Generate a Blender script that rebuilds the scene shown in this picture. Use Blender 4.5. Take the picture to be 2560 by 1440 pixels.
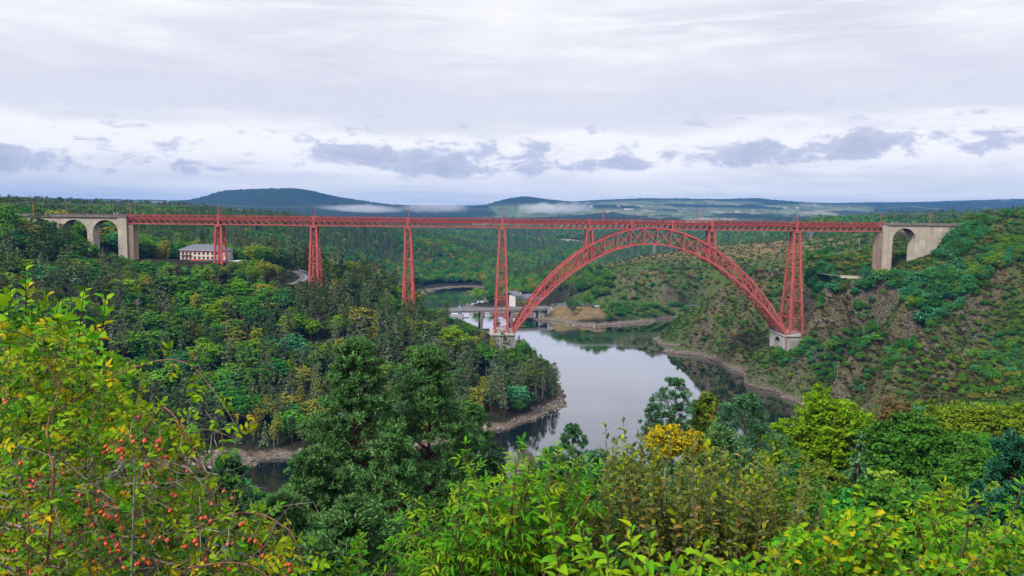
import bpy, math, random
import numpy as np
from mathutils import Vector, Matrix

rng = random.Random(11)
nrg = np.random.default_rng(11)
PI = math.pi
scene = bpy.context.scene
for _o in list(bpy.data.objects):
    bpy.data.objects.remove(_o)
COL = scene.collection

# ------------------------------------------------------------------ camera
FPX, CAMZ, HORY, ROLL = 1850.0, 98.0, 548.0, 0.0111
PITCH = math.atan((720 - HORY) / FPX)
_R0 = np.array([1.0, 0, 0]); _U0 = np.array([0, math.sin(PITCH), math.cos(PITCH)]); FW = np.array([0, math.cos(PITCH), -math.sin(PITCH)])
RT = _R0 * math.cos(ROLL) + _U0 * math.sin(ROLL)
UP = _U0 * math.cos(ROLL) - _R0 * math.sin(ROLL)
cam_data = bpy.data.cameras.new('camera')
cam = bpy.data.objects.new('camera', cam_data)
COL.objects.link(cam)
cam_data.sensor_width = 36.0
cam_data.lens = 36.0 * FPX / 2560.0
cam_data.clip_start = 0.1
cam_data.clip_end = 40000
cam.matrix_world = Matrix(((RT[0], UP[0], -FW[0], 0), (RT[1], UP[1], -FW[1], 0), (RT[2], UP[2], -FW[2], CAMZ), (0, 0, 0, 1)))
scene.camera = cam

# ------------------------------------------------------------------ light
SUN_EL, SUN_AZ = math.radians(44), math.radians(222)
SKY_STRENGTH, SUN_STRENGTH = 0.056, 1.5
world = bpy.data.worlds.new('World')
scene.world = world
world.use_nodes = True
sun_d = bpy.data.lights.new('sun', 'SUN')
sun_d.energy = SUN_STRENGTH
sun_d.angle = math.radians(8)
sun_d.color = (1.0, 0.96, 0.9)
sun = bpy.data.objects.new('sun', sun_d)
COL.objects.link(sun)
_sd = Vector((math.sin(SUN_AZ) * math.cos(SUN_EL), math.cos(SUN_AZ) * math.cos(SUN_EL), math.sin(SUN_EL)))
sun.rotation_euler = _sd.to_track_quat('Z', 'Y').to_euler()
sun.location = (0, -50, 200)
scene.view_settings.view_transform = 'Standard'
scene.view_settings.look = 'None'
scene.view_settings.exposure = 1.14
scene.view_settings.gamma = 1.0
scene.view_settings.use_curve_mapping = False
scene.render.engine = 'CYCLES'
scene.cycles.use_denoising = True
scene.cycles.max_bounces = 6
scene.cycles.diffuse_bounces = 0
scene.cycles.glossy_bounces = 2
scene.cycles.transmission_bounces = 3
scene.cycles.volume_bounces = 2
scene.cycles.transparent_max_bounces = 4


class NT:
    """small node-tree helper"""
    def __init__(s, tree):
        s.t = tree; s.n = tree.nodes; s.l = tree.links
    def new(s, typ, **kw):
        n = s.n.new(typ)
        for k, v in kw.items():
            setattr(n, k, v)
        return n
    def put(s, sock, v):
        if v is None:
            return
        if isinstance(v, bpy.types.NodeSocket):
            s.l.new(v, sock)
        else:
            try:
                sock.default_value = v
            except Exception:
                sock.default_value = (*v, 1.0)
    def math(s, op, a, b=None, c=None, clamp=False):
        n = s.new('ShaderNodeMath', operation=op); n.use_clamp = clamp
        for i, v in enumerate((a, b, c)):
            s.put(n.inputs[i], v)
        return n.outputs[0]
    def vmath(s, op, a, b=None):
        n = s.new('ShaderNodeVectorMath', operation=op)
        s.put(n.inputs[0], a)
        if b is not None:
            s.put(n.inputs[1], b)
        return n.outputs[0]
    def mix(s, f, a, b, mode='MIX'):
        n = s.new('ShaderNodeMix', data_type='RGBA', blend_type=mode)
        n.clamp_factor = True
        s.put(n.inputs[0], f); s.put(n.inputs[6], a if isinstance(a, bpy.types.NodeSocket) else (*a[:3], 1.0))
        s.put(n.inputs[7], b if isinstance(b, bpy.types.NodeSocket) else (*b[:3], 1.0))
        return n.outputs[2]
    def noise(s, vec, scale, detail=3.0, rough=0.5, dist=0.0):
        n = s.new('ShaderNodeTexNoise')
        if vec is not None:
            s.put(n.inputs['Vector'], vec)
        n.inputs['Scale'].default_value = scale; n.inputs['Detail'].default_value = detail
        n.inputs['Roughness'].default_value = rough; n.inputs['Distortion'].default_value = dist
        return n.outputs[0]
    def ramp(s, f, stops, interp='LINEAR'):
        n = s.new('ShaderNodeValToRGB'); cr = n.color_ramp; cr.interpolation = interp
        while len(cr.elements) < len(stops):
            cr.elements.new(0.5)
        for e, (p, c) in zip(cr.elements, stops):
            e.position = p; e.color = (*c, 1.0) if len(c) == 3 else c
        s.put(n.inputs[0], f)
        return n.outputs[0]
    def step(s, v, a, b):
        n = s.new('ShaderNodeMapRange', interpolation_type='SMOOTHSTEP')
        s.put(n.inputs[0], v); n.inputs[1].default_value = a; n.inputs[2].default_value = b
        return n.outputs[0]


def sky_nodes():
    w = NT(world.node_tree)
    for n in list(w.n):
        w.n.remove(n)
    out = w.new('ShaderNodeOutputWorld'); bg = w.new('ShaderNodeBackground')
    sky = w.new('ShaderNodeTexSky', sky_type='NISHITA')
    sky.sun_disc = False; sky.sun_elevation = SUN_EL; sky.sun_rotation = SUN_AZ
    tc = w.new('ShaderNodeTexCoord').outputs['Generated']
    d = w.vmath('NORMALIZE', tc)
    sp = w.new('ShaderNodeSeparateXYZ'); w.put(sp.inputs[0], d)
    el = w.math('MULTIPLY', w.math('ARCSINE', sp.outputs[2]), 57.2958)          # elevation in degrees
    flat = w.vmath('MULTIPLY', d, (1.0, 1.0, 3.20))
    flat2 = w.vmath('MULTIPLY', d, (1.0, 1.0, 6.50))
    flat3 = w.vmath('MULTIPLY', d, (1.0, 1.0, 14.0))
    big = w.noise(w.vmath('ADD', flat, (3.7, 1.3, 0.40)), 2.1, 4, 0.55, 0.3)
    mid = w.noise(w.vmath('ADD', flat2, (0.7, 4.1, 2.20)), 5.5, 5, 0.6, 0.4)
    thin = w.noise(flat3, 4.0, 4, 0.6, 0.2)
    # high sheet of cloud: pale lavender greys, brighter and darker sheets
    sheet = w.math('ADD', w.math('MULTIPLY', big, 0.65), w.math('MULTIPLY', mid, 0.35))
    col = w.ramp(sheet, [(0.30, (5.9, 6.0, 6.74)), (0.43, (6.9, 6.9, 7.60)), (0.55, (8.0, 7.95, 8.26)), (0.68, (9.0, 8.9, 8.93))])
    # faint streaks drawn out across the sheet
    strk = w.noise(w.vmath('ADD', w.vmath('MULTIPLY', d, (1.0, 0.8, 9.00)), (2.2, 0.4, 0.90)), 3.6, 6, 0.62, 0.8)
    col = w.mix(w.math('MULTIPLY', w.step(strk, 0.48, 0.72), 0.55), col, (9.3, 9.2, 9.12))
    # a darker deck at 7..11 degrees, broken by noise
    elw = w.math('ADD', el, w.math('MULTIPLY', w.math('SUBTRACT', mid, 0.5), 4.0))
    elw = w.math('ADD', elw, w.math('MULTIPLY', w.math('SUBTRACT', big, 0.5), 5.0))
    deck = w.math('MULTIPLY', w.step(elw, 6.2, 8.0), w.math('SUBTRACT', 1.0, w.step(elw, 9.0, 13.0)))
    col = w.mix(w.math('MULTIPLY', deck, 0.75), col, (6.3, 6.4, 7.31))
    # bright break under the deck
    br = w.math('MULTIPLY', w.step(elw, 2.6, 4.4), w.math('SUBTRACT', 1.0, w.step(elw, 5.8, 7.2)))
    col = w.mix(w.math('MULTIPLY', br, 0.85), col, (9.3, 9.1, 9.31))
    # thin streaks near the horizon
    low = w.math('SUBTRACT', 1.0, w.step(el, 1.6, 3.6))
    col = w.mix(low, col, w.ramp(thin, [(0.35, (6.6, 7.0, 7.79)), (0.62, (8.7, 8.7, 8.93))]))
    # small ragged grey clouds in a broken belt a few degrees up, climbing to the right
    elt = w.math('SUBTRACT', el, w.math('MULTIPLY', sp.outputs[0], 1.6))
    rag = w.noise(w.vmath('ADD', w.vmath('MULTIPLY', d, (1.0, 1.0, 2.20)), (5.2, 0.3, 1.61)), 12.0, 9, 0.64, 0.35)
    rag2 = w.noise(w.vmath('ADD', w.vmath('MULTIPLY', d, (1.0, 1.0, 2.00)), (1.2, 7.3, 0.70)), 3.4, 2, 0.5)
    band = w.math('MULTIPLY', w.step(elt, 2.5, 3.9), w.math('SUBTRACT', 1.0, w.step(elt, 5.0, 7.4)))
    cover = w.math('ADD', rag, w.math('MULTIPLY', w.math('SUBTRACT', rag2, 0.5), 0.30))
    cover = w.math('ADD', cover, w.math('MULTIPLY', w.math('SUBTRACT', band, 1.0), 0.30))
    cover = w.math('ADD', cover, w.math('MULTIPLY', sp.outputs[0], 0.085))
    ragm = w.step(cover, 0.448, 0.56)
    col = w.mix(w.math('MULTIPLY', ragm, 0.92), col, w.ramp(cover, [(0.46, (7.0, 7.1, 7.89)), (0.54, (5.4, 5.6, 6.84)), (0.66, (4.3, 4.6, 5.89))]))
    # a second scatter of smaller, thinner shreds
    sm = w.noise(w.vmath('ADD', w.vmath('MULTIPLY', d, (1.0, 1.0, 2.60)), (8.2, 2.3, 4.46)), 24.0, 7, 0.65, 0.4)
    sb = w.math('MULTIPLY', w.step(elt, 2.2, 4.0), w.math('SUBTRACT', 1.0, w.step(elt, 6.0, 9.5)))
    smm = w.math('MULTIPLY', w.math('MULTIPLY', w.step(w.math('ADD', sm, w.math('MULTIPLY', w.math('SUBTRACT', rag2, 0.5), 0.4)), 0.56, 0.68), sb), 0.75)
    col = w.mix(smm, col, (5.3, 5.5, 6.65))
    final = w.mix(0.97, sky.outputs[0], col)
    w.put(bg.inputs[0], final); bg.inputs[1].default_value = SKY_STRENGTH
    w.l.new(bg.outputs[0], out.inputs[0])


sky_nodes()


# ------------------------------------------------------------------ geometry of the view (only used to find where things stand)
def ray(px, py):
    return RT * ((px - 1280) / FPX) + UP * ((720 - py) / FPX) + FW


def V(px, py, Z):
    r = ray(px, py)
    return np.array([r[0] / r[1] * Z, Z, CAMZ + r[2] / r[1] * Z])


def G(px, Z, z):
    py = HORY + (CAMZ - z) * FPX / Z
    for _ in range(4):
        p = V(px, py, Z)
        py += (p[2] - z) * FPX / Z
    return np.array([p[0], Z, z])


def S(px, py):
    r = ray(px, py)
    k = -CAMZ / r[2]
    return np.array([r[0] * k, r[1] * k, 0.0])


def PXY(p):
    p = np.atleast_2d(np.asarray(p, float)) - np.array([0, 0, CAMZ])
    z = p @ FW
    return 1280 + FPX * (p @ RT) / z, 720 - FPX * (p @ UP) / z


# ------------------------------------------------------------------ objects
def tag(o, label=None, cat=None, group=None, kind=None):
    if label:
        o['label'] = label
    if cat:
        o['category'] = cat
    if group:
        o['group'] = group
    if kind:
        o['kind'] = kind
    return o


def empty(name, loc=(0, 0, 0), rz=0.0, label=None, cat=None, group=None):
    o = bpy.data.objects.new(name, None)
    COL.objects.link(o)
    o.empty_display_size = 0.2
    o.location = loc; o.rotation_euler = (0, 0, rz)
    return tag(o, label, cat, group)


def link(name, me, parent=None, loc=None, rz=None):
    o = bpy.data.objects.new(name, me)
    COL.objects.link(o)
    if parent is not None:
        o.parent = parent
    if loc is not None:
        o.location = loc
    if rz is not None:
        o.rotation_euler = (0, 0, rz)
    return o


def np_mesh(name, v, f, mats=(), midx=None, smooth=False):
    """mesh from arrays; f is (n,3) or (n,4), or a list of such arrays"""
    fs = f if isinstance(f, list) else [f]
    fs = [a for a in fs if len(a)]
    me = bpy.data.meshes.new(name)
    v = np.asarray(v, np.float32)
    me.vertices.add(len(v)); me.vertices.foreach_set('co', v.ravel())
    loops = np.concatenate([a.ravel() for a in fs]).astype(np.int32)
    tot = np.concatenate([np.full(len(a), a.shape[1]) for a in fs]).astype(np.int32)
    start = np.concatenate([[0], np.cumsum(tot)[:-1]]).astype(np.int32)
    me.loops.add(len(loops)); me.loops.foreach_set('vertex_index', loops)
    me.polygons.add(len(tot)); me.polygons.foreach_set('loop_start', start)
    if midx is not None:
        me.polygons.foreach_set('material_index', np.asarray(midx, np.int32))
    if smooth:
        me.polygons.foreach_set('use_smooth', np.ones(len(tot), bool))
    for m in mats:
        me.materials.append(m)
    me.update(calc_edges=True)
    return me


class MB:
    """collects boxes, bars, tubes and polygons; build() makes ONE mesh object"""
    def __init__(s):
        s.v = []; s.f = []
    def quad(s, *pts):
        n = len(s.v); s.v += [tuple(p) for p in pts]; s.f.append(tuple(range(n, n + len(pts))))
    def hexa(s, p):
        n = len(s.v); s.v += [tuple(q) for q in p]
        s.f += [tuple(n + i for i in q) for q in ((0, 3, 2, 1), (4, 5, 6, 7), (0, 1, 5, 4), (1, 2, 6, 5), (2, 3, 7, 6), (3, 0, 4, 7))]
    def box(s, x0, x1, y0, y1, z0, z1):
        s.hexa([(x0, y0, z0), (x1, y0, z0), (x1, y1, z0), (x0, y1, z0), (x0, y0, z1), (x1, y0, z1), (x1, y1, z1), (x0, y1, z1)])
    def bar(s, a, b, w, h=None, side=(0, 1, 0)):
        """box-section bar from a to b; w across in the plane, h along side"""
        a = Vector(a); b = Vector(b); h = w if h is None else h
        d = (b - a).normalized(); sv = Vector(side)
        sv = (sv - d * sv.dot(d))
        if sv.length < 1e-4:
            sv = d.orthogonal()
        sv.normalize(); u = d.cross(sv)
        sv = sv * h / 2; u = u * w / 2
        s.hexa([a - u - sv, a + u - sv, a + u + sv, a - u + sv, b - u - sv, b + u - sv, b + u + sv, b - u + sv])
    def taper(s, a, b, w0, w1, side=(0, 1, 0)):
        a = Vector(a); b = Vector(b); d = (b - a).normalized(); sv = Vector(side); sv = sv - d * sv.dot(d)
        if sv.length < 1e-4:
            sv = d.orthogonal()
        sv.normalize(); u = d.cross(sv)
        s.hexa([a - u * w0 / 2 - sv * w0 / 2, a + u * w0 / 2 - sv * w0 / 2, a + u * w0 / 2 + sv * w0 / 2, a - u * w0 / 2 + sv * w0 / 2,
                b - u * w1 / 2 - sv * w1 / 2, b + u * w1 / 2 - sv * w1 / 2, b + u * w1 / 2 + sv * w1 / 2, b - u * w1 / 2 + sv * w1 / 2])
    def tube(s, pts, radii, n=6, cap=True):
        pts = [Vector(p) for p in pts]; base = len(s.v)
        if not hasattr(radii, '__len__'):
            radii = [radii] * len(pts)
        ref = None
        for i, p in enumerate(pts):
            d = (pts[min(i + 1, len(pts) - 1)] - pts[max(i - 1, 0)])
            d = d.normalized() if d.length > 1e-9 else Vector((0, 0, 1))
            if ref is None:
                ref = d.orthogonal().normalized()
            ref = (ref - d * ref.dot(d))
            ref = ref.normalized() if ref.length > 1e-6 else d.orthogonal().normalized()
            b2 = d.cross(ref)
            for k in range(n):
                a = 2 * PI * k / n
                s.v.append(tuple(p + (ref * math.cos(a) + b2 * math.sin(a)) * radii[i]))
        for i in range(len(pts) - 1):
            for k in range(n):
                k2 = (k + 1) % n
                s.f.append((base + i * n + k, base + i * n + k2, base + (i + 1) * n + k2, base + (i + 1) * n + k))
        if cap:
            s.f.append(tuple(base + k for k in reversed(range(n))))
            s.f.append(tuple(base + (len(pts) - 1) * n + k for k in range(n)))
    def mesh(s, name, mat, smooth=False):
        me = bpy.data.meshes.new(name)
        me.from_pydata(s.v, [], s.f)
        if mat is not None:
            me.materials.append(mat)
        if smooth:
            me.polygons.foreach_set('use_smooth', [True] * len(me.polygons))
        me.update()
        return me
    def build(s, name, mat, parent=None, smooth=False, kind=None):
        o = link(name, s.mesh(name, mat, smooth), parent)
        if kind:
            o['kind'] = kind
        return o


# ------------------------------------------------------------------ materials
def principled(name, base, rough=0.7, spec=0.3, metal=0.0):
    m = bpy.data.materials.new(name); m.use_nodes = True
    w = NT(m.node_tree)
    b = w.n['Principled BSDF']
    b.inputs['Base Color'].default_value = (*base, 1); b.inputs['Roughness'].default_value = rough
    b.inputs['Specular IOR Level'].default_value = spec; b.inputs['Metallic'].default_value = metal
    return m, w, b


def mottled(name, a, b_, scale, rough=0.75, spec=0.25, bump=0.0, detail=5, stretch=None, lo=0.35, hi=0.65, fine=None):
    """two-tone noise material in object space"""
    m, w, b = principled(name, a, rough, spec)
    co = w.new('ShaderNodeTexCoord').outputs['Object']
    if stretch:
        co = w.vmath('MULTIPLY', co, stretch)
    n = w.noise(co, scale, detail, 0.6)
    c = w.mix(w.step(n, lo, hi), a, b_)
    if fine:
        c = w.mix(w.math('MULTIPLY', w.step(w.noise(co, fine[1], 4, 0.6), 0.45, 0.7), fine[2]), c, fine[0])
    w.put(b.inputs['Base Color'], c)
    if bump:
        bp = w.new('ShaderNodeBump'); bp.inputs['Strength'].default_value = bump; bp.inputs['Distance'].default_value = 0.05
        w.put(bp.inputs['Height'], n); w.l.new(bp.outputs[0], b.inputs['Normal'])
    return m


def foliage(name, dark, light, hue=0.06, val=0.35, trans=0.25, rough=0.6, spec=0.05, third=None, third_amt=0.0, gloss=None):
    """leaf material: every leaf its own tone, every plant its own shade"""
    m, w, b = principled(name, dark, rough, spec)
    out = w.n['Material Output']
    ri = w.new('ShaderNodeNewGeometry').outputs['Random Per Island']
    oi = w.new('ShaderNodeObjectInfo').outputs['Random']
    ri = w.math('FRACT', w.math('ADD', ri, w.math('MULTIPLY', oi, 3.17)))
    c = w.mix(ri, dark, light)
    if third:
        c = w.mix(w.step(w.math('FRACT', w.math('MULTIPLY', ri, 7.31)), 1 - third_amt - 0.02, 1 - third_amt + 0.02), c, third)
    hs = w.new('ShaderNodeHueSaturation')
    w.put(hs.inputs['Hue'], w.math('ADD', 0.5 - hue / 2, w.math('MULTIPLY', oi, hue)))
    w.put(hs.inputs['Value'], w.math('ADD', 1 - val / 2, w.math('MULTIPLY', w.math('FRACT', w.math('MULTIPLY', oi, 13.7)), val)))
    w.put(hs.inputs['Color'], c)
    w.put(b.inputs['Base Color'], hs.outputs[0])
    tr = w.new('ShaderNodeBsdfTranslucent')
    w.put(tr.inputs[0], hs.outputs[0])
    mx = w.new('ShaderNodeMixShader'); mx.inputs[0].default_value = trans
    w.l.new(b.outputs[0], mx.inputs[1]); w.l.new(tr.outputs[0], mx.inputs[2]); w.l.new(mx.outputs[0], out.inputs[0])
    return m


RED = mottled('red_paint', (0.53, 0.100, 0.092), (0.60, 0.135, 0.118), 0.18, 0.65, 0.25, fine=((0.30, 0.058, 0.050), 0.9, 0.6))
RED_SHADED = mottled('red_paint_shaded', (0.24, 0.036, 0.034), (0.30, 0.048, 0.042), 0.4, 0.65, 0.25)  # same red, darkened: shade on inner and far members put into the colour
def masonry(name, a, b_, dark, course=0.62):
    """coursed granite: blocks of their own tone, recessed joints, rain streaks"""
    m, w, b = principled(name, a, 0.9, 0.1)
    co = w.new('ShaderNodeTexCoord').outputs['Object']
    sp = w.new('ShaderNodeSeparateXYZ'); w.put(sp.inputs[0], co)
    cb = w.new('ShaderNodeCombineXYZ'); w.put(cb.inputs[0], w.math('ADD', sp.outputs[0], sp.outputs[1])); w.put(cb.inputs[1], sp.outputs[2])
    br = w.new('ShaderNodeTexBrick'); w.put(br.inputs['Vector'], cb.outputs[0])
    br.inputs['Scale'].default_value = 1.0; br.inputs['Row Height'].default_value = course; br.inputs['Brick Width'].default_value = course * 2.1; br.inputs['Mortar Size'].default_value = 0.035
    br.inputs['Color1'].default_value = (*a, 1); br.inputs['Color2'].default_value = (*b_, 1); br.inputs['Mortar'].default_value = (*dark, 1)
    big = w.noise(co, 0.16, 5, 0.65); st = w.noise(w.vmath('MULTIPLY', co, (0.55, 0.55, 0.045)), 1.0, 5, 0.7)
    c = w.mix(w.math('MULTIPLY', w.step(big, 0.48, 0.68), 0.55), br.outputs['Color'], tuple(min(0.75, v * 1.25) for v in a))
    c = w.mix(w.math('MULTIPLY', w.step(st, 0.52, 0.72), 0.6), c, dark)
    w.put(b.inputs['Base Color'], c)
    bp = w.new('ShaderNodeBump'); bp.inputs['Strength'].default_value = 0.5; bp.inputs['Distance'].default_value = 0.06; bp.invert = True
    w.put(bp.inputs['Height'], br.outputs['Fac']); w.l.new(bp.outputs[0], b.inputs['Normal'])
    return m


STONE = masonry('granite', (0.62, 0.545, 0.43), (0.51, 0.445, 0.35), (0.26, 0.225, 0.18))
STONE_DARK = mottled('weathered_granite', (0.17, 0.155, 0.14), (0.27, 0.24, 0.21), 0.5, 0.9, 0.1, 0.3)
STONE_WARM = mottled('brown_granite', (0.36, 0.26, 0.18), (0.25, 0.18, 0.13), 0.15, 0.9, 0.1, 0.3, stretch=(1, 1, 0.25), fine=((0.5, 0.45, 0.38), 1.2, 0.4))  # brown granite, darker than the walls, for bearing piers and tide bands
CONCRETE = mottled('concrete', (0.50, 0.49, 0.46), (0.40, 0.39, 0.37), 0.25, 0.85, 0.2, 0.1, stretch=(1, 1, 0.35))
CONC_DARK = mottled('stained_concrete', (0.24, 0.235, 0.23), (0.42, 0.40, 0.38), 0.45, 0.9, 0.15, 0.1, stretch=(1, 1, 0.15))
WHITE = mottled('white_render', (0.80, 0.78, 0.72), (0.72, 0.69, 0.63), 0.3, 0.8, 0.2)
CREAM = mottled('cream_render', (0.86, 0.80, 0.68), (0.82, 0.75, 0.62), 0.3, 0.8, 0.2)
SLATE = mottled('slate', (0.12, 0.13, 0.17), (0.17, 0.18, 0.22), 0.9, 0.55, 0.4)
GLASS = principled('window_glass', (0.03, 0.04, 0.05), 0.1, 0.6)[0]
AWN = principled('red_awning', (0.45, 0.06, 0.05), 0.7)[0]
WOOD = mottled('brown_wood', (0.14, 0.08, 0.045), (0.2, 0.12, 0.07), 1.5, 0.8)
ASPHALT = mottled('asphalt', (0.10, 0.10, 0.115), (0.13, 0.13, 0.145), 0.3, 0.85)
LINE = principled('road_paint', (0.75, 0.75, 0.75), 0.7)[0]
STEEL = principled('galvanised_steel', (0.42, 0.44, 0.47), 0.45, 0.5, 0.4)[0]
DARKM = principled('dark_metal', (0.06, 0.045, 0.05), 0.6)[0]
CARW = principled('white_car_paint', (0.78, 0.78, 0.78), 0.25, 0.5)[0]
CARD = principled('dark_car_paint', (0.03, 0.03, 0.045), 0.25, 0.5)[0]
CARG = principled('grey_car_paint', (0.25, 0.27, 0.32), 0.25, 0.5)[0]
CARB = principled('blue_car_paint', (0.05, 0.09, 0.22), 0.25, 0.5)[0]
TYRE = principled('tyre_rubber', (0.02, 0.02, 0.02), 0.9)[0]
BARK = mottled('bark', (0.10, 0.075, 0.055), (0.16, 0.12, 0.09), 2.0, 0.9, stretch=(1, 1, 0.2))
BARK_RED = mottled('pine_bark', (0.17, 0.075, 0.04), (0.10, 0.055, 0.035), 1.2, 0.9, stretch=(1, 1, 0.3))
BARK_PALE = mottled('pale_bark', (0.50, 0.46, 0.40), (0.32, 0.29, 0.26), 1.4, 0.85, stretch=(1, 1, 0.4))

ORD = ['', 'second', 'third', 'fourth', 'fifth', 'sixth', 'seventh', 'eighth', 'ninth', 'tenth', 'eleventh', 'twelfth', 'thirteenth', 'fourteenth', 'fifteenth', 'sixteenth', 'seventeenth', 'eighteenth', 'nineteenth', 'twentieth']


def place_words(i, n):
    """where in a row of n alike things, counted from the left of the picture"""
    if n == 1:
        return ''
    if n == 2:
        return ', the left one' if i == 0 else ', the right one'
    if i == 0:
        return ', leftmost one'
    if i == n - 1:
        return ', rightmost one'
    if i < len(ORD):
        return ', %s from left' % ORD[i]
    if n - 1 - i < len(ORD):
        return ', %s from right' % ORD[n - 1 - i]
    return ''
# ------------------------------------------------------------------ terrain heights
def _hash(ix, iy, seed):
    h = (ix.astype(np.int64) * 374761393 + iy.astype(np.int64) * 668265263 + seed * 1442695041) & 0xFFFFFFFF
    h = ((h ^ (h >> 13)) * 1274126177) & 0xFFFFFFFF
    return ((h ^ (h >> 16)) & 0xFFFF) / 65535.0


def vnoise(x, y, seed=0):
    ix = np.floor(x); iy = np.floor(y); fx = x - ix; fy = y - iy
    fx = fx * fx * (3 - 2 * fx); fy = fy * fy * (3 - 2 * fy)
    a = _hash(ix, iy, seed); b = _hash(ix + 1, iy, seed); c = _hash(ix, iy + 1, seed); d = _hash(ix + 1, iy + 1, seed)
    return (a + (b - a) * fx) * (1 - fy) + (c + (d - c) * fx) * fy - 0.5


def fbm(x, y, seed=0, octv=4, ridged=False):
    s = 0.0; amp = 1.0; tot = 0.0
    for k in range(octv):
        n = vnoise(x * 2 ** k + 17.3 * k, y * 2 ** k - 9.1 * k, seed + k)
        if ridged:
            n = 0.5 - np.abs(n) * 2
        s = s + n * amp; tot += amp; amp *= 0.5
    return s / tot


CP = []
def cg(*a):
    for p in a:
        CP.append(G(*p))
def cv(*a):
    for p in a:
        CP.append(V(*p))
def cs(*a):
    for p in a:
        CP.append(S(*p))


# camera hillside
for px in (-1400, -500, 100, 700, 1280, 1800, 2400, 3100, 4200):
    for Z, z in ((1.5, 96.2), (4, 95.3), (9, 93.0), (18, 88), (35, 79.5), (60, 68.5)):
        CP.append(G(px, Z, z))
for px in (-900, -400, 0, 400, 700, 1000, 1280, 1600):
    for Z, z in ((100, 54), (150, 39), (200, 22), (240, 8), (262, 0), (285, -7)):
        if px > 450 or Z < 270:
            CP.append(G(px, Z, z))
cg((1850, 100, 55), (1850, 150, 40), (1850, 200, 24), (1850, 245, 9), (1850, 275, 0), (2010, 240, 14), (2020, 285, 2), (2040, 320, 2), (2080, 340, 6),
   (2100, 100, 56), (2100, 150, 43), (2100, 200, 30), (2100, 260, 16), (2300, 100, 58), (2300, 150, 46), (2300, 200, 36), (2300, 260, 28),
   (2560, 100, 61), (2560, 150, 50), (2560, 200, 42), (2560, 250, 38), (2900, 150, 62), (2900, 250, 56))
# behind the camera: a plateau
for a in (100, 140, 180, -140, -100):
    for d, z in ((3, 97), (30, 100), (200, 108), (1500, 120), (9000, 150)):
        CP.append(np.array([math.sin(math.radians(a)) * d, math.cos(math.radians(a)) * d, z]))
# left bank: shore of the cove and of the peninsula
cs((-400, 1160), (0, 1168), (300, 1168), (520, 1165), (640, 1163), (725, 1150), (850, 1142), (1000, 1128), (1130, 1108), (1222, 1083), (1300, 1062), (1370, 1033), (1414, 995), (1408, 975))
cg((1392, 440, 0), (1345, 515, 0), (1316, 565, 0), (1290, 602, 0), (1240, 628, 0), (1150, 655, 0), (1050, 680, 0), (950, 715, 0), (880, 790, 0))
cg((1300, 310, -5), (1450, 420, -6), (1420, 520, -6), (1360, 640, -6), (1200, 700, -6), (1000, 760, -5), (1100, 900, -6), (1000, 290, -6), (700, 280, -6), (1450, 350, -6), (1550, 500, -7), (1600, 420, -7), (1700, 330, -6), (1500, 600, -6), (1250, 720, -5))
cg((1380, 412, 4), (1300, 415, 12), (1200, 375, 6), (1000, 360, 9.5), (800, 345, 13), (600, 335, 16), (1200, 345, 3), (640, 306, 4), (400, 315, 9),
   (600, 375, 35), (600, 410, 51), (400, 370, 46), (300, 410, 62), (100, 380, 64), (0, 380, 76), (-60, 400, 84), (0, 320, 43), (0, 285, 25), (-300, 300, 45), (-300, 400, 90),
   (800, 385, 34), (800, 420, 48), (1000, 400, 32), (1000, 380, 25), (1150, 405, 21), (1150, 430, 27), (1256, 440, 26), (1235, 416, 21), (1285, 422, 19), (1320, 450, 9), (1260, 470, 18), (1256, 520, 10), (1150, 520, 19), (1150, 590, 9),
   (1020, 436, 39), (1020, 500, 38), (1000, 580, 20), (900, 440, 50), (900, 500, 50), (900, 590, 30), (900, 660, 12), (784, 437, 59), (784, 480, 62), (760, 450, 62), (700, 430, 62), (780, 560, 52), (780, 650, 38),
   (700, 480, 64), (650, 440, 66), (545, 425, 70), (545, 455, 70), (500, 440, 70), (440, 430, 71.5), (400, 470, 68), (335, 424, 71), (330, 445, 72), (265, 430, 75), (190, 430, 80), (100, 430, 87), (20, 430, 93), (-80, 440, 96), (-400, 450, 100))
cg((640, 300, 3), (760, 322, 6), (880, 328, 6), (1000, 332, 6), (1130, 338, 5.5), (1220, 347, 5.5), (1300, 362, 5.5), (1355, 385, 5.5), (400, 298, 6), (200, 292, 6))
# behind the viaduct on the left: hotel terrace, forest hill, far shore of the lake arm
cg((440, 500, 66), (510, 505, 65.5), (580, 505, 65), (640, 520, 63), (500, 540, 66), (600, 600, 64), (400, 560, 68), (250, 560, 74), (150, 520, 84), (0, 520, 94), (-200, 600, 100), (700, 620, 54), (800, 760, 20), (850, 860, 6), (930, 930, 1.5))
cs((1035, 740), (1078, 733), (1100, 724), (1150, 720), (1192, 718), (1214, 723))
cg((-400, 700, 104), (0, 680, 99), (250, 680, 88), (450, 700, 80), (600, 740, 68), (700, 800, 50), (800, 900, 32), (900, 980, 16), (1000, 1040, 9), (1100, 1110, 8), (1180, 1120, 9),
   (0, 820, 101), (250, 860, 98), (450, 960, 99), (600, 1060, 92), (750, 1150, 86), (900, 1250, 76), (1050, 1300, 62), (1150, 1310, 46), (1230, 1290, 22), (1300, 1260, 0), (1000, 1180, 30), (800, 1030, 60), (650, 920, 78), (1100, 1200, 38),
   (0, 1100, 95), (300, 1200, 92), (600, 1400, 80), (900, 1500, 60), (1050, 1550, 40))
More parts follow.
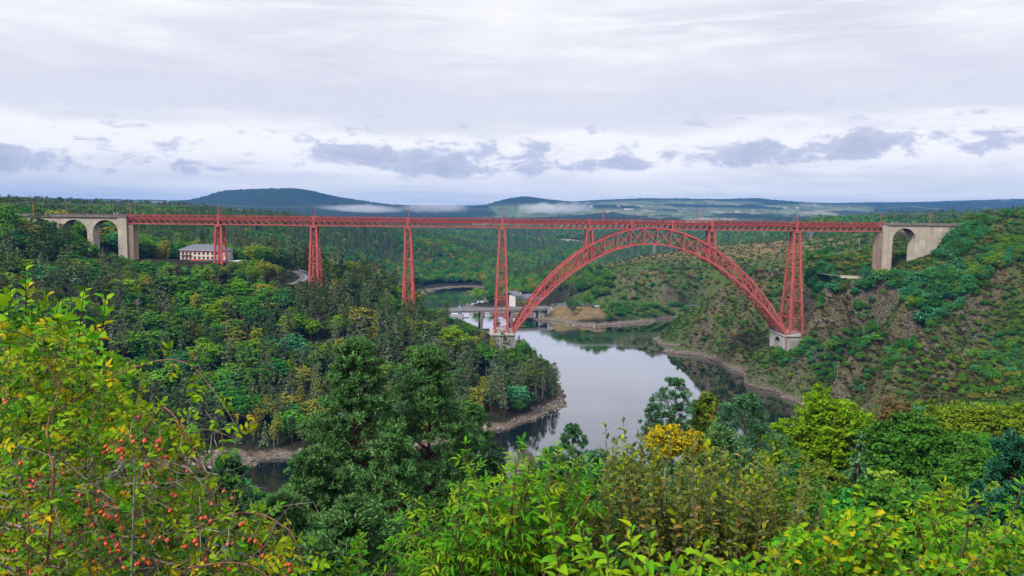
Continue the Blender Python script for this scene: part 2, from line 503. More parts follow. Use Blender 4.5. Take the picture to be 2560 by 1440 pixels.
# lake spit, house terrace, road bridge landing
cg((1195, 845, 0), (1206, 950, 0), (1150, 792, 0), (1180, 768, 0.2), (1200, 840, 2.2), (1215, 800, 2.5), (1245, 780, 3), (1240, 850, 4), (1230, 1000, 6), (1300, 765, 4), (1290, 800, 8), (1340, 775, 10), (1300, 900, 14), (1350, 1000, 22), (1280, 1080, 14), (1250, 1150, 10))
cg((1370, 738, 4), (1385, 735, 10.8), (1440, 735, 11), (1480, 745, 11.5), (1400, 780, 12), (1330, 830, 14))
cs((1345, 800), (1378, 802), (1420, 811), (1478, 818), (1530, 815), (1580, 811), (1640, 805), (1695, 798), (1760, 793))
cg((1420, 716, 5), (1480, 698, 5), (1520, 715, 10), (1600, 728, 9), (1700, 740, 9), (1750, 748, 9), (1600, 733, 11), (1700, 747, 11), (1760, 755, 11), (1830, 760, 13))
cg((1500, 765, 20), (1450, 790, 26), (1600, 758, 22), (1700, 772, 24), (1600, 790, 36), (1700, 800, 38), (1500, 820, 40), (1400, 860, 30), (1420, 940, 34), (1800, 800, 40), (1900, 780, 40), (1900, 850, 56), (1960, 720, 40))
cv((1440, 690, 900), (1500, 669, 910), (1560, 653, 920), (1620, 641, 930), (1700, 629, 940), (1800, 618, 940), (1900, 609, 920), (2000, 599, 900), (2100, 588, 880), (2200, 576, 860), (2320, 566, 850), (2450, 556, 850))
cg((1500, 1000, 25), (1700, 1040, 40), (1900, 1020, 55), (2100, 1000, 70), (2300, 980, 80), (1400, 1040, 15))
# right hillside
cs((1640, 853), (1700, 871), (1760, 893), (1800, 908), (1850, 932), (1862, 948), (1882, 962), (1932, 978), (1962, 997), (1992, 1010), (2020, 1035), (2035, 1060))
cg((1640, 520, -6), (1700, 500, -6), (1800, 450, -6), (1900, 390, -6), (1960, 340, -5), (1980, 300, -3), (1600, 640, -6), (1700, 690, -4), (1640, 700, -5))
cg((1680, 640, 0), (1750, 655, 0.2), (1800, 690, 1), (1690, 590, 17), (1650, 598, 3), (1740, 585, 28), (1800, 580, 41), (1850, 570, 47), (1900, 570, 52), (2000, 560, 57), (2100, 540, 72), (2190, 525, 80), (1860, 620, 25), (1950, 640, 40), (2050, 660, 55), (2150, 660, 68), (2000, 720, 50),
   (1760, 545, 20), (1700, 555, 8), (1850, 525, 38), (1800, 530, 28), (1850, 500, 15), (1900, 475, 16), (1940, 500, 36), (1930, 440, 10), (1985, 455, 23), (1955, 452, 21), (1975, 430, 17), (2010, 470, 34), (2030, 450, 26), (2035, 435, 24), (1950, 432, 14))
cv((2010, 660, 500), (2110, 692, 432), (2070, 770, 425), (2030, 830, 420), (2000, 925, 412), (2060, 860, 432), (2130, 800, 425), (2190, 760, 424), (2140, 900, 405), (2180, 840, 412), (2150, 690, 436), (2230, 690, 437), (2215, 686, 447), (2250, 660, 452),
   (2270, 780, 402), (2200, 860, 388), (2150, 910, 378), (2100, 965, 368), (2230, 900, 394), (2300, 872, 390), (2370, 800, 397), (2400, 745, 401),
   (2480, 706, 397), (2420, 760, 388), (2350, 815, 385), (2310, 858, 365), (2250, 930, 345), (2215, 975, 332), (2320, 950, 320), (2430, 850, 380), (2560, 800, 400), (2560, 930, 300), (2450, 965, 285), (2560, 701, 395), (2500, 698, 398),
   (2330, 628, 446), (2288, 650, 440), (2300, 648, 437), (2395, 566, 446), (2360, 597, 443), (2450, 600, 450), (2395, 568, 470), (2340, 652, 430), (2400, 612, 433), (2480, 550, 530), (2560, 537, 560), (2560, 620, 490), (2700, 530, 560), (2900, 540, 520), (2800, 700, 460), (2900, 850, 330), (2400, 664, 421), (2480, 652, 420), (2600, 650, 425), (2260, 610, 500), (2200, 640, 490), (2120, 655, 510))
# valley and plateau beyond
cg((1350, 1500, 14), (1450, 1500, 5), (1550, 1500, 14), (1650, 1450, 18), (1300, 1900, 34), (1420, 2000, 42), (1500, 2000, 34), (1150, 2000, 48), (1300, 2400, 66), (1600, 1900, 36), (1750, 1900, 52), (1800, 1600, 38), (1900, 1500, 50), (1900, 1900, 70), (1500, 2600, 70),
   (2000, 1400, 88), (2050, 1350, 98), (2160, 1300, 102), (2250, 1250, 104), (2350, 1300, 98), (2420, 1500, 117), (2560, 1500, 118), (2560, 1200, 112), (2700, 1200, 115), (2200, 1700, 80), (2000, 1900, 72), (1000, 1900, 62), (700, 2000, 84), (400, 1900, 96), (0, 1800, 108))
cg((600, 3200, 80), (900, 3200, 78), (1100, 3200, 80), (1300, 3300, 84), (1450, 3200, 92), (1600, 3200, 96), (1800, 3200, 98), (2000, 3000, 98), (2300, 3000, 104), (2560, 3000, 120), (0, 3000, 120), (300, 3200, 120),
   (1100, 4500, 120), (1300, 4600, 125), (1450, 4500, 142), (1600, 4500, 150), (1800, 4500, 150), (2000, 4500, 140), (2300, 4500, 150), (2560, 4500, 160), (900, 4300, 105))
cv((480, 511, 4600), (512, 502, 4650), (540, 487, 4700), (600, 480, 4700), (660, 477, 4700), (720, 476, 4700), (775, 482, 4650), (800, 494, 4600), (835, 508, 4600), (860, 514, 4550), (890, 520, 4500), (950, 525, 4500), (380, 513, 4700), (430, 510, 4700), (560, 520, 3900), (650, 512, 3900), (740, 515, 3900), (810, 524, 3900),
   (1205, 520, 5600), (1232, 511, 5600), (1268, 501, 5700), (1310, 496, 5700), (1358, 501, 5700), (1408, 507, 5700), (1310, 518, 5000), (1430, 510, 6200), (1500, 504, 6400), (1600, 500, 6500), (1700, 500, 6500), (1800, 502, 6500), (1900, 500, 6500), (1950, 508, 6500), (2020, 517, 6600), (2120, 511, 6500), (2200, 510, 6500), (2300, 511, 6500), (2400, 507, 6500), (2500, 503, 6500), (2600, 501, 6500), (2900, 500, 6500), (1600, 512, 5600), (1800, 512, 5600),
   (0, 497, 5200), (100, 500, 5200), (250, 505, 5000), (-400, 500, 5200), (900, 517, 9000), (1050, 516, 9000), (1200, 518, 9000), (1400, 515, 9500), (1700, 520, 9500), (2000, 520, 9500), (600, 515, 9500), (2500, 520, 9500), (0, 515, 9500), (1000, 530, 6000), (1150, 530, 6000))

CPA = np.array(CP)
_cu = np.stack([np.arctan2(CPA[:, 0], CPA[:, 1]), np.log(np.hypot(CPA[:, 0], CPA[:, 1]))], 1)
_K = np.sqrt(((_cu[:, None] - _cu[None]) ** 2).sum(-1) + 0.012 ** 2)
_n = len(CPA)
_A = np.zeros((_n + 1, _n + 1)); _A[:_n, :_n] = -_K + np.eye(_n) * -1e-4; _A[:_n, _n] = 1; _A[_n, :_n] = 1
_sol = np.linalg.solve(_A, np.concatenate([CPA[:, 2], [0]]))

ROADS = []      # (polyline, half width): the ground is levelled along these
def level(pts, half, soft):
    ROADS.append((np.array(pts, float), half, soft))


def seg_dist(x, y, pl):
    best = np.full(x.shape, 1e9); zz = np.zeros(x.shape)
    for a, b in zip(pl[:-1], pl[1:]):
        d = b[:2] - a[:2]; L = (d @ d) + 1e-9
        t = np.clip(((x - a[0]) * d[0] + (y - a[1]) * d[1]) / L, 0, 1)
        dd = np.hypot(x - a[0] - t * d[0], y - a[1] - t * d[1])
        m = dd < best
        best = np.where(m, dd, best); zz = np.where(m, a[2] + (b[2] - a[2]) * t, zz)
    return best, zz


def sstep(v, a, b):
    t = np.clip((v - a) / (b - a), 0, 1)
    return t * t * (3 - 2 * t)


def masks(x, y):
    """rocky (0..1): the open crags and ravine slopes; wood: far woodland patches"""
    d = np.maximum(y, 1.0)
    px = 1280 + FPX * x / d
    right = sstep(px, 1600, 1700) * sstep(d, 270, 310) * (1 - sstep(d, 640, 720))
    right = np.maximum(right, sstep(px, 1900, 2000) * sstep(d, 300, 330) * (1 - sstep(d, 560, 640)))
    right = np.maximum(right, sstep(px, 2180, 2320) * sstep(d, 165, 200) * (1 - sstep(d, 560, 640)))
    mid = sstep(px, 1400, 1470) * sstep(d, 690, 720) * (1 - sstep(d, 980, 1080)) * (1 - sstep(px, 2100, 2300))
    return right, mid


def _sp(*q):
    return np.array([V(*a) for a in q])


SPURS = [(_sp((2520, 706, 402), (2420, 762, 392), (2350, 815, 383), (2310, 858, 365), (2250, 930, 345), (2215, 978, 332)), 11.2, 7.6),
         (_sp((2290, 765, 404), (2250, 800, 398), (2200, 860, 388), (2150, 910, 378), (2100, 968, 368)), 10.5, 6.8),
         (_sp((2125, 705, 424), (2070, 775, 422), (2035, 830, 418), (2005, 925, 411)), 9.0, 7.2),
         (_sp((1905, 705, 566), (1850, 740, 552), (1800, 770, 548), (1760, 815, 548)), 10.5, 7.6),
         (_sp((1950, 720, 545), (1890, 790, 525), (1850, 840, 510), (1830, 880, 490)), 7.5, 6.8),
         (_sp((1935, 850, 465), (1900, 905, 455), (1880, 945, 450)), 6.0, 6.0),
         (_sp((2450, 850, 345), (2400, 905, 320), (2350, 960, 300)), 7.5, 6.8),
         (_sp((1620, 690, 800), (1650, 720, 775), (1670, 750, 760)), 7.5, 8.5), (_sp((1560, 700, 800), (1590, 735, 770)), 6.0, 7.6)]


def height(x, y, detail=True):
    x = np.atleast_1d(np.asarray(x, float)); y = np.atleast_1d(np.asarray(y, float))
    d = np.hypot(x, y); th = np.arctan2(x, y); ld = np.log(np.maximum(d, 1.2))
    z = np.empty(len(x))
    for i in range(0, len(x), 40000):
        sl = slice(i, i + 40000)
        K = np.sqrt((th[sl, None] - _cu[None, :, 0]) ** 2 + (ld[sl, None] - _cu[None, :, 1]) ** 2 + 0.012 ** 2)
        z[sl] = -K @ _sol[:_n] + _sol[_n]
    if detail:
        right, mid = masks(x, y)
        land = sstep(z, -1.0, 6.0)
        z = z + land * (fbm(x / 60, y / 60, 3, 3) * 3.0 * sstep(d, 60, 250) + fbm(x / 14, y / 14, 9, 2) * 0.7 * sstep(d, 20, 90))
        # crags: ribs running down the slope
        ang = 0.75
        u = x * math.cos(ang) + y * math.sin(ang); v = -x * math.sin(ang) + y * math.cos(ang)
        rib = fbm(u / 16 + fbm(x / 30, y / 30, 21, 2) * 1.2, v / 42, 31, 4, True)
        crag = fbm(x / 7.5, y / 7.5, 41, 3, True)
        fine = fbm(x / 4.0, y / 4.0, 51, 2)
        calm = np.ones(len(x))
        for (cx, cy, rad) in CALM:
            calm = np.minimum(calm, sstep(np.hypot(x - cx, y - cy), rad, rad + 14))
        right = right * calm
        cl = sstep(z, 0.5, 8)
        z = z + right * cl * ((rib - 0.15) * 11.5 * sstep(d, 250, 330) + (crag - 0.1) * 5.0 * sstep(fbm(x / 40, y / 40, 61, 2), -0.2, 0.15) + fine * 0.9)
        z = z + mid * cl * ((rib - 0.15) * 6.0 + (crag - 0.1) * 2.6 + fine * 0.6)
        # the rock spurs standing between the gullies
        for pl, amp, wd_ in SPURS:
            near = (x > pl[:, 0].min() - 60) & (x < pl[:, 0].max() + 60) & (y > pl[:, 1].min() - 60) & (y < pl[:, 1].max() + 60)
            if near.any():
                dd, _ = seg_dist(x[near], y[near], pl)
                dd = dd + fbm(x[near] / 11, y[near] / 11, 131, 3) * 9
                w_ = amp * (np.exp(-(dd / wd_) ** 2) - 0.55 * np.exp(-((dd - 2.3 * wd_) / (wd_ * 1.1)) ** 2))
                w_ = w_ + 2.2 * np.exp(-(dd / (wd_ * 1.4)) ** 2) * fbm(x[near] / 5, y[near] / 5, 141, 3, True)
                z[near] = z[near] + w_ * cl[near] * calm[near]
        # rough drawn-down shore
        sh = sstep(z, -2, 0.3) * (1 - sstep(z, 4, 9))
        z = z + sh * (fbm(x / 9, y / 9, 71, 3) * 2.2 + fine * 0.9)
        # far woods and hedges stand above the fields
        far = sstep(d, 2300, 2700)
        wd = wood_mask(x, y)
        z = z + far * wd * (13 + 8 * fbm(x / 26, y / 60, 83, 2) + 6 * nr_like(x, y))
    for pl, half, soft in ROADS:
        near = (x > pl[:, 0].min() - half - soft) & (x < pl[:, 0].max() + half + soft) & (y > pl[:, 1].min() - half - soft) & (y < pl[:, 1].max() + half + soft)
        if near.any():
            dd, zz = seg_dist(x[near], y[near], pl)
            k = sstep(dd, half, half + soft)
            z[near] = zz * (1 - k) + z[near] * k
    return z


def nr_like(x, y):
    return _hash(np.floor(x / 9), np.floor(y / 30), 5) - 0.5


def wood_mask(x, y):
    """1 in woodland, 0 on fields, beyond two kilometres"""
    d = np.hypot(x, y); px = 1280 + FPX * x / np.maximum(y, 1)
    n = fbm(x / 420, y / 650, 91, 3)
    hed = fbm(x / 130, y / 260, 95, 2, True)
    fieldy = sstep(px, 1080, 1350) * (1 - sstep(d, 5200, 6000)) + 0.35 * sstep(px, 1380, 1500) + 0.25
    w = sstep(n - fieldy * 0.12, -0.13, -0.10)
    knoll = sstep(px, 1195, 1225) * (1 - sstep(px, 1395, 1425)) * sstep(d, 5050, 5300) * (1 - sstep(d, 6100, 6300))
    mesa = sstep(px, 480, 520) * (1 - sstep(px, 860, 900)) * sstep(d, 3600, 3900) * (1 - sstep(d, 5600, 6000))
    crest = sstep(d, 6150, 6350) * sstep(fbm(x / 500, y / 500, 99, 2), -0.2, -0.1)
    return np.maximum(np.maximum(w, sstep(hed, 0.40, 0.44) * 0.8), np.maximum(np.maximum(knoll, mesa), crest))


_c = [G(1985, 448, 20), G(2213, 443, 60), G(2285, 443, 60), G(2330, 445, 60), G(2385, 446, 60)]
CALM = [(_c[0][0], _c[0][1], 10)] + [(q[0], q[1], 7) for q in _c[1:]]


def spur_mask(x, y):
    m = np.zeros(len(x))
    for pl, amp, wd_ in SPURS:
        near = (x > pl[:, 0].min() - 40) & (x < pl[:, 0].max() + 40) & (y > pl[:, 1].min() - 40) & (y < pl[:, 1].max() + 40)
        if near.any():
            dd, _ = seg_dist(x[near], y[near], pl)
            m[near] = np.maximum(m[near], np.exp(-(dd / (wd_ * 1.5)) ** 2))
    return m


def h1(x, y):
    return float(height(np.array([x]), np.array([y]))[0])


# places where the ground is level: roads, hotel terrace
ROAD_R = [V(2040, 700, 462), V(2110, 692, 434), V(2170, 691, 427), V(2240, 692, 426), V(2320, 697, 418), V(2400, 697, 409), V(2480, 694, 405), V(2560, 694, 405), V(2660, 694, 410), V(2800, 700, 425)]
ROAD_R = [np.array([p[0], p[1], 66.6]) for p in ROAD_R]
level(ROAD_R, 3.6, 7)
ROAD_M = [G(1400, 742, 11.2), G(1470, 748, 11.3), G(1540, 744, 11.3), G(1610, 742, 11.3), G(1680, 752, 11.3), G(1760, 764, 11.5), G(1850, 775, 13)]
level(ROAD_M, 4.5, 8)
ROAD_L = [G(733, 463, 64.0), G(746, 458, 63.5), G(758, 452, 62.8), G(766, 441, 61.8), G(752, 430, 60.5), G(725, 424, 59.3)]
level(ROAD_L, 4.2, 6)
PAD = [G(395, 500, 66.6), G(450, 498, 66.2), G(520, 497, 65.2), G(600, 497, 64.8)]
level(PAD, 12, 10)
PARK = [G(1395, 755, 11.3), G(1450, 765, 11.8), G(1475, 752, 11.4)]
level(PARK, 8, 8)


level([G(1948, 441, 20.5), G(2030, 442, 22.5)], 10, 12)
level([G(1232, 422, 22.5), G(1288, 423, 20.5)], 5, 10)


def build_terrain():
    dense = np.radians(np.linspace(-37.5, 37.5, 640))
    side = np.radians(np.concatenate([np.linspace(37.5, 60, 34)[1:], np.linspace(60, 180, 25)[1:]]))
    th = np.concatenate([-side[::-1][1:], dense, side]) if False else np.concatenate([-side[::-1], dense, side])
    rr = np.concatenate([np.geomspace(1.2, 240, 150), np.linspace(240, 300, 40)[1:], np.linspace(300, 640, 380)[1:], np.geomspace(640, 1300, 190)[1:], np.geomspace(1300, 11000, 230)[1:]])
    T, D = np.meshgrid(th, rr)
    x = (np.sin(T) * D).ravel(); y = (np.cos(T) * D).ravel()
    z = height(x, y)
    nr, nt = len(rr), len(th)
    i = np.arange(nr - 1)[:, None] * nt + np.arange(nt - 1)[None]
    f = np.stack([i, i + 1, i + nt + 1, i + nt], -1).reshape(-1, 4)
    # drop what lies deep under water
    keep = z[f].max(1) > -3.0
    f = f[keep]
    v = np.stack([x, y, z], 1)
    cidx = len(v)
    v = np.vstack([v, [[0, 0, z[:nt].mean()]]])
    k = np.arange(nt - 1)
    fan = np.stack([np.full(nt - 1, cidx), k + 1, k], 1)
    seam_a = np.arange(nr - 1) * nt
    seam = np.stack([seam_a + nt - 1, seam_a, seam_a + nt, seam_a + 2 * nt - 1], 1)
    me = np_mesh('terrain', v, [f[:, ::-1].copy(), seam[:, ::-1].copy(), fan], [terrain_mat()], smooth=True)
    right, mid = masks(x, y)
    wd = wood_mask(x, y); d = np.hypot(x, y)
    px = 1280 + FPX * x / np.maximum(y, 1)
    open_ = np.maximum(right, mid * 0.95)
    # dry crest of the middle hill, grass bank by the bridge, terrace of the hotel
    dry = sstep(px, 1420, 1560) * sstep(d, 850, 900) * (1 - sstep(d, 1000, 1100)) * 0.9
    bank = sstep(px, 1360, 1400) * (1 - sstep(px, 1500, 1560)) * sstep(y, 690, 705) * (1 - sstep(y, 745, 752))
    dd, _ = seg_dist(x, y, np.array(PAD)); dry = np.maximum(np.maximum(dry, bank), 1 - sstep(dd, np.where(y < 497, 24, 14), np.where(y < 497, 34, 24)))
    d4, _ = seg_dist(x, y, np.array(ROAD_L))
    dry = np.maximum(dry, sstep(px, 385, 400) * (1 - sstep(px, 520, 560)) * sstep(y, 440, 446) * (1 - sstep(y, 496, 500)))
    far = sstep(d, 2300, 2700)
    fields = np.maximum((((px - 1424) / 36) ** 2 + ((y - 2000) / 70) ** 2) < 1, (((px - 2445) / 62) ** 2 + ((y - 1500) / 90) ** 2) < 1)
    far = np.maximum(far, fields); wd = np.where(fields, 0, wd)
    for nm, arr in (('open', open_), ('dry', dry), ('far', far), ('wood', wd), ('crag', spur_mask(x, y))):
        at = me.attributes.new(nm, 'FLOAT', 'POINT')
        at.data.foreach_set('value', np.concatenate([arr, [0]]).astype(np.float32))
    o = link('ground', me); o['kind'] = 'structure'
    tag(o, 'wooded gorge slopes, open craggy hillside and far plateau around the reservoir')
    return o


def terrain_mat():
    m, w, b = principled('terrain', (0.05, 0.05, 0.03), 0.95, 0.1)
    geo = w.new('ShaderNodeNewGeometry')
    pos = geo.outputs['Position']
    at = {k: w.new('ShaderNodeAttribute', attribute_name=k).outputs['Fac'] for k in ('open', 'dry', 'far', 'wood', 'crag')}
    sp = w.new('ShaderNodeSeparateXYZ'); w.put(sp.inputs[0], pos)
    sn = w.new('ShaderNodeSeparateXYZ'); w.put(sn.inputs[0], geo.outputs['True Normal'])
    n1 = w.noise(pos, 0.035, 5, 0.62); n2 = w.noise(pos, 0.22, 5, 0.65); n3 = w.noise(pos, 1.1, 4, 0.65)
    floor_ = w.mix(w.step(n2, 0.4, 0.65), (0.022, 0.026, 0.013), (0.05, 0.045, 0.024))
    # heath: straw grass, brown heather, green scrub in patches
    heath = w.mix(w.step(w.math('SUBTRACT', n1, w.math('MULTIPLY', w.math('SUBTRACT', at['crag'], 0.45), 0.14)), 0.37, 0.53), (0.130, 0.122, 0.048), (0.080, 0.155, 0.032))
    heath = w.mix(w.math('MULTIPLY', w.step(n2, 0.46, 0.66), w.math('ADD', 0.35, w.math('MULTIPLY', at['crag'], 0.65))), heath, (0.27, 0.22, 0.10))
    heath = w.mix(w.math('MULTIPLY', w.step(n3, 0.5, 0.68), 0.55), heath, (0.055, 0.058, 0.028))
    rockc = w.mix(w.step(n3, 0.38, 0.62), (0.080, 0.070, 0.045), (0.28, 0.245, 0.170))
    rockc = w.mix(w.math('MULTIPLY', w.step(n2, 0.55, 0.7), 0.5), rockc, (0.15, 0.14, 0.075))
    steep = w.math('SUBTRACT', 1.0, w.step(w.math('ADD', sn.outputs[2], w.math('MULTIPLY', w.math('SUBTRACT', n2, 0.5), 0.5)), 0.24, 0.44))
    cr = w.math('MULTIPLY', at['crag'], w.step(w.noise(pos, 0.13, 5, 0.7), 0.51, 0.58))
    opn = w.mix(w.math('MAXIMUM', steep, w.math('MULTIPLY', cr, 0.9)), heath, rockc)
    straw = w.mix(w.step(n2, 0.4, 0.62), (0.30, 0.22, 0.10), (0.20, 0.15, 0.075))
    straw = w.mix(w.math('MULTIPLY', w.step(n1, 0.52, 0.62), 0.6), straw, (0.11, 0.12, 0.04))
    c = w.mix(at['open'], floor_, opn)
    c = w.mix(w.math('MULTIPLY', at['dry'], w.math('SUBTRACT', 1.0, w.math('MULTIPLY', steep, 0.7))), c, straw)
    # far plateau: pasture, stubble and woods
    fld = w.new('ShaderNodeTexVoronoi'); fld.inputs['Scale'].default_value = 0.0042
    w.put(fld.inputs['Vector'], w.vmath('MULTIPLY', pos, (1.0, 0.6, 0.0)))
    fc = w.ramp(fld.outputs['Color'], [(0.2, (0.12, 0.16, 0.07)), (0.45, (0.19, 0.22, 0.11)), (0.6, (0.30, 0.28, 0.18)), (0.8, (0.14, 0.18, 0.08))], 'CONSTANT')
    wc = w.mix(w.step(w.noise(pos, 0.03, 3, 0.6), 0.6, 0.5), (0.014, 0.030, 0.022), (0.028, 0.050, 0.026))
    fc = w.mix(at['wood'], fc, wc)
    c = w.mix(at['far'], c, fc)
    # bare, bleached rock in the drawn-down belt above the water
    zz = w.math('ADD', w.math('MULTIPLY', sp.outputs[2], w.math('ADD', 1.0, w.step(sp.outputs[1], 780, 900))), w.math('MULTIPLY', w.math('SUBTRACT', n2, 0.5), 4.5))
    belt = w.math('SUBTRACT', 1.0, w.step(zz, 1.7, 3.0))
    st = w.new('ShaderNodeTexNoise'); st.inputs['Scale'].default_value = 0.8; st.inputs['Detail'].default_value = 6; st.inputs['Roughness'].default_value = 0.7
    w.put(st.inputs['Vector'], w.vmath('MULTIPLY', pos, (1.0, 1.0, 2.4)))
    bc = w.ramp(st.outputs[0], [(0.34, (0.06, 0.045, 0.035)), (0.47, (0.19, 0.15, 0.12)), (0.66, (0.38, 0.32, 0.265))])
    bc = w.mix(w.math('SUBTRACT', 1.0, w.step(sp.outputs[2], 0.0, 0.7)), bc, (0.09, 0.075, 0.06))
    belt = w.math('MULTIPLY', belt, w.math('SUBTRACT', 1.0, w.step(sp.outputs[1], 2200, 2400)))
    c = w.mix(belt, c, bc)
    w.put(b.inputs['Base Color'], c)
    bp = w.new('ShaderNodeBump'); bp.inputs['Strength'].default_value = 0.9; bp.inputs['Distance'].default_value = 1.0
    w.put(bp.inputs['Height'], w.math('ADD', w.math('MULTIPLY', n3, 0.7), w.noise(pos, 3.5, 3, 0.6)))
    w.l.new(bp.outputs[0], b.inputs['Normal'])
    return m


def build_water():
    m, w, b = principled('lake_water', (0.006, 0.010, 0.014), 0.3, 0.0)
    pos = w.new('ShaderNodeNewGeometry').outputs['Position']
    gl = w.new('ShaderNodeBsdfGlossy'); gl.inputs['Roughness'].default_value = 0.03; gl.inputs['Color'].default_value = (0.96, 0.97, 1.0, 1)
    fr = w.new('ShaderNodeFresnel'); fr.inputs['IOR'].default_value = 1.333
    mx = w.new('ShaderNodeMixShader'); w.put(mx.inputs[0], w.math('MINIMUM', w.math('ADD', w.math('MULTIPLY', fr.outputs[0], 2.0), 0.06), 0.92))
    wind = w.noise(w.vmath('MULTIPLY', pos, (0.006, 0.022, 1.0)), 1.0, 4, 0.6)
    w.put(gl.inputs['Roughness'], w.math('ADD', 0.02, w.math('MULTIPLY', w.step(wind, 0.46, 0.66), 0.10)))
    w.l.new(b.outputs[0], mx.inputs[1]); w.l.new(gl.outputs[0], mx.inputs[2]); w.l.new(mx.outputs[0], w.n['Material Output'].inputs[0])
    bp = w.new('ShaderNodeBump'); bp.inputs['Strength'].default_value = 0.28; bp.inputs['Distance'].default_value = 0.05
    a = w.noise(w.vmath('MULTIPLY', pos, (0.5, 1.0, 1.0)), 0.9, 3, 0.55)
    c = w.noise(w.vmath('MULTIPLY', pos, (1.0, 1.0, 1.0)), 0.012, 2, 0.5)
    w.put(bp.inputs['Height'], w.math('MULTIPLY', a, w.step(c, 0.35, 0.65)))
    w.l.new(bp.outputs[0], gl.inputs['Normal'])
    mb = MB()
    mb.quad((-700, 220, 0), (500, 220, 0), (500, 1200, 0), (-700, 1200, 0))
    o = mb.build('water', m); o['kind'] = 'structure'
    tag(o, 'still dark reservoir reflecting the pale sky under the arch')


ground = build_terrain()
build_water()
# ------------------------------------------------------------------ the red viaduct; local frame: s along the deck, t away from the camera, z up
KD, D0 = 0.04, 437.0
_a = math.atan(KD)
E_S = np.array([math.cos(_a), math.sin(_a), 0]); E_T = np.array([-math.sin(_a), math.cos(_a), 0])
O_D = np.array([0, D0, 0.0])
ZTOP, GH = 98.35, 5.5           # top of the girder, girder height
ZBOT = ZTOP - GH
TG = 2.5                        # half distance between the girder trusses


def s_of(px, t=-TG):
    """place along the deck of what shows at column px, on the plane at distance t"""
    r = ray(px, HORY + (px - 1280) * ROLL)
    o = O_D + E_T * t
    nrm = E_T
    k = (o @ nrm) / (r @ nrm)
    return float((r * k - O_D) @ E_S)


def new_root(name, label, cat):
    o = empty(name, tuple(O_D), _a, label, cat)
    return o


via = new_root('railway_viaduct', 'long red iron lattice railway viaduct with one great arch over the water', 'viaduct')
S0, S1 = s_of(318), s_of(2210)
PIERS = [(545, 70.0), (784, 59.0), (1020, 38.0), (1256, 32.0), (1994, 32.0)]
SP_L, SP_R = s_of(1287, -10), s_of(1978, -10)
ZSP = 32.0
SC, HS = (SP_L + SP_R) / 2, (SP_R - SP_L) / 2
CUPL = s_of(1580), s_of(1682)
APIER = s_of(1474.5), s_of(1781)


def z_int(s):
    u = (s - SC) / HS
    return ZSP + 52.4 * (1 - u * u)


def z_ext(s):
    u = abs((s - SC) / HS)
    return ZSP + 52.4 + 9.4 - 54.0 * u * u - 6.2 * u ** 8


def t_rib(z):
    return 3.1 + (ZSP + 61.8 - z) / 61.8 * 6.9


def P(s, t, z):
    return (s, t, z)


# ---- deck girder
gird = MB()
for sd in (-1, 1):
    gird.box(S0, S1, sd * TG - 0.3, sd * TG + 0.3, ZBOT, ZBOT + 0.62)
girder = gird.build('deck_girder', RED, via)
for sd in (-1, 1):
    m_ = MB(); m_.box(S0, S1, sd * TG - 0.28, sd * TG + 0.28, ZTOP - 0.5, ZTOP)
    m_.box(S0, S1, sd * TG - 0.42, sd * TG + 0.42, ZTOP + 0.003, ZTOP + 0.12)
    m_.build('top_chord', RED, girder)
    m_ = MB(); m_.box(S0, S1, sd * TG - 0.12, sd * TG + 0.12, ZTOP - 2.75, ZTOP - 2.5); m_.build('middle_rail', RED, girder)
m_ = MB(); m_.box(S0, S1, -TG + 0.35, TG - 0.35, ZTOP - 2.95, ZTOP - 2.7); m_.build('track_floor', DARKM, girder)
m_ = MB(); m_.box(S0, S1, 1.75, 1.8, ZTOP - 2.66, ZTOP - 1.25); m_.build('walkway_parapet', RED_SHADED, girder)
m_ = MB(); m_.box(S0, S1, 1.73, 1.83, ZTOP - 1.24, ZTOP - 1.14)
m_.box(S0, S1, -0.8, -0.7, ZTOP - 2.66, ZTOP - 2.5); m_.box(S0, S1, 0.7, 0.8, ZTOP - 2.66, ZTOP - 2.5)
m_.build('rail', DARKM, girder)
stops = [S0] + [s_of(p) for p in (545, 784, 1020, 1256, 1474.5)] + list(CUPL) + [s_of(p) for p in (1781, 1994)] + [S1]
bays = []
for a, b in zip(stops[:-1], stops[1:]):
    n = max(4, int(round((b - a) / 3.75)))
    for i in range(n):
        bays.append((a + (b - a) * i / n, a + (b - a) * (i + 1) / n, (i + 0.5) / n))
zb, zt = ZBOT + 0.6, ZTOP - 0.48
n_single = 0
far = MB()
sway = MB()
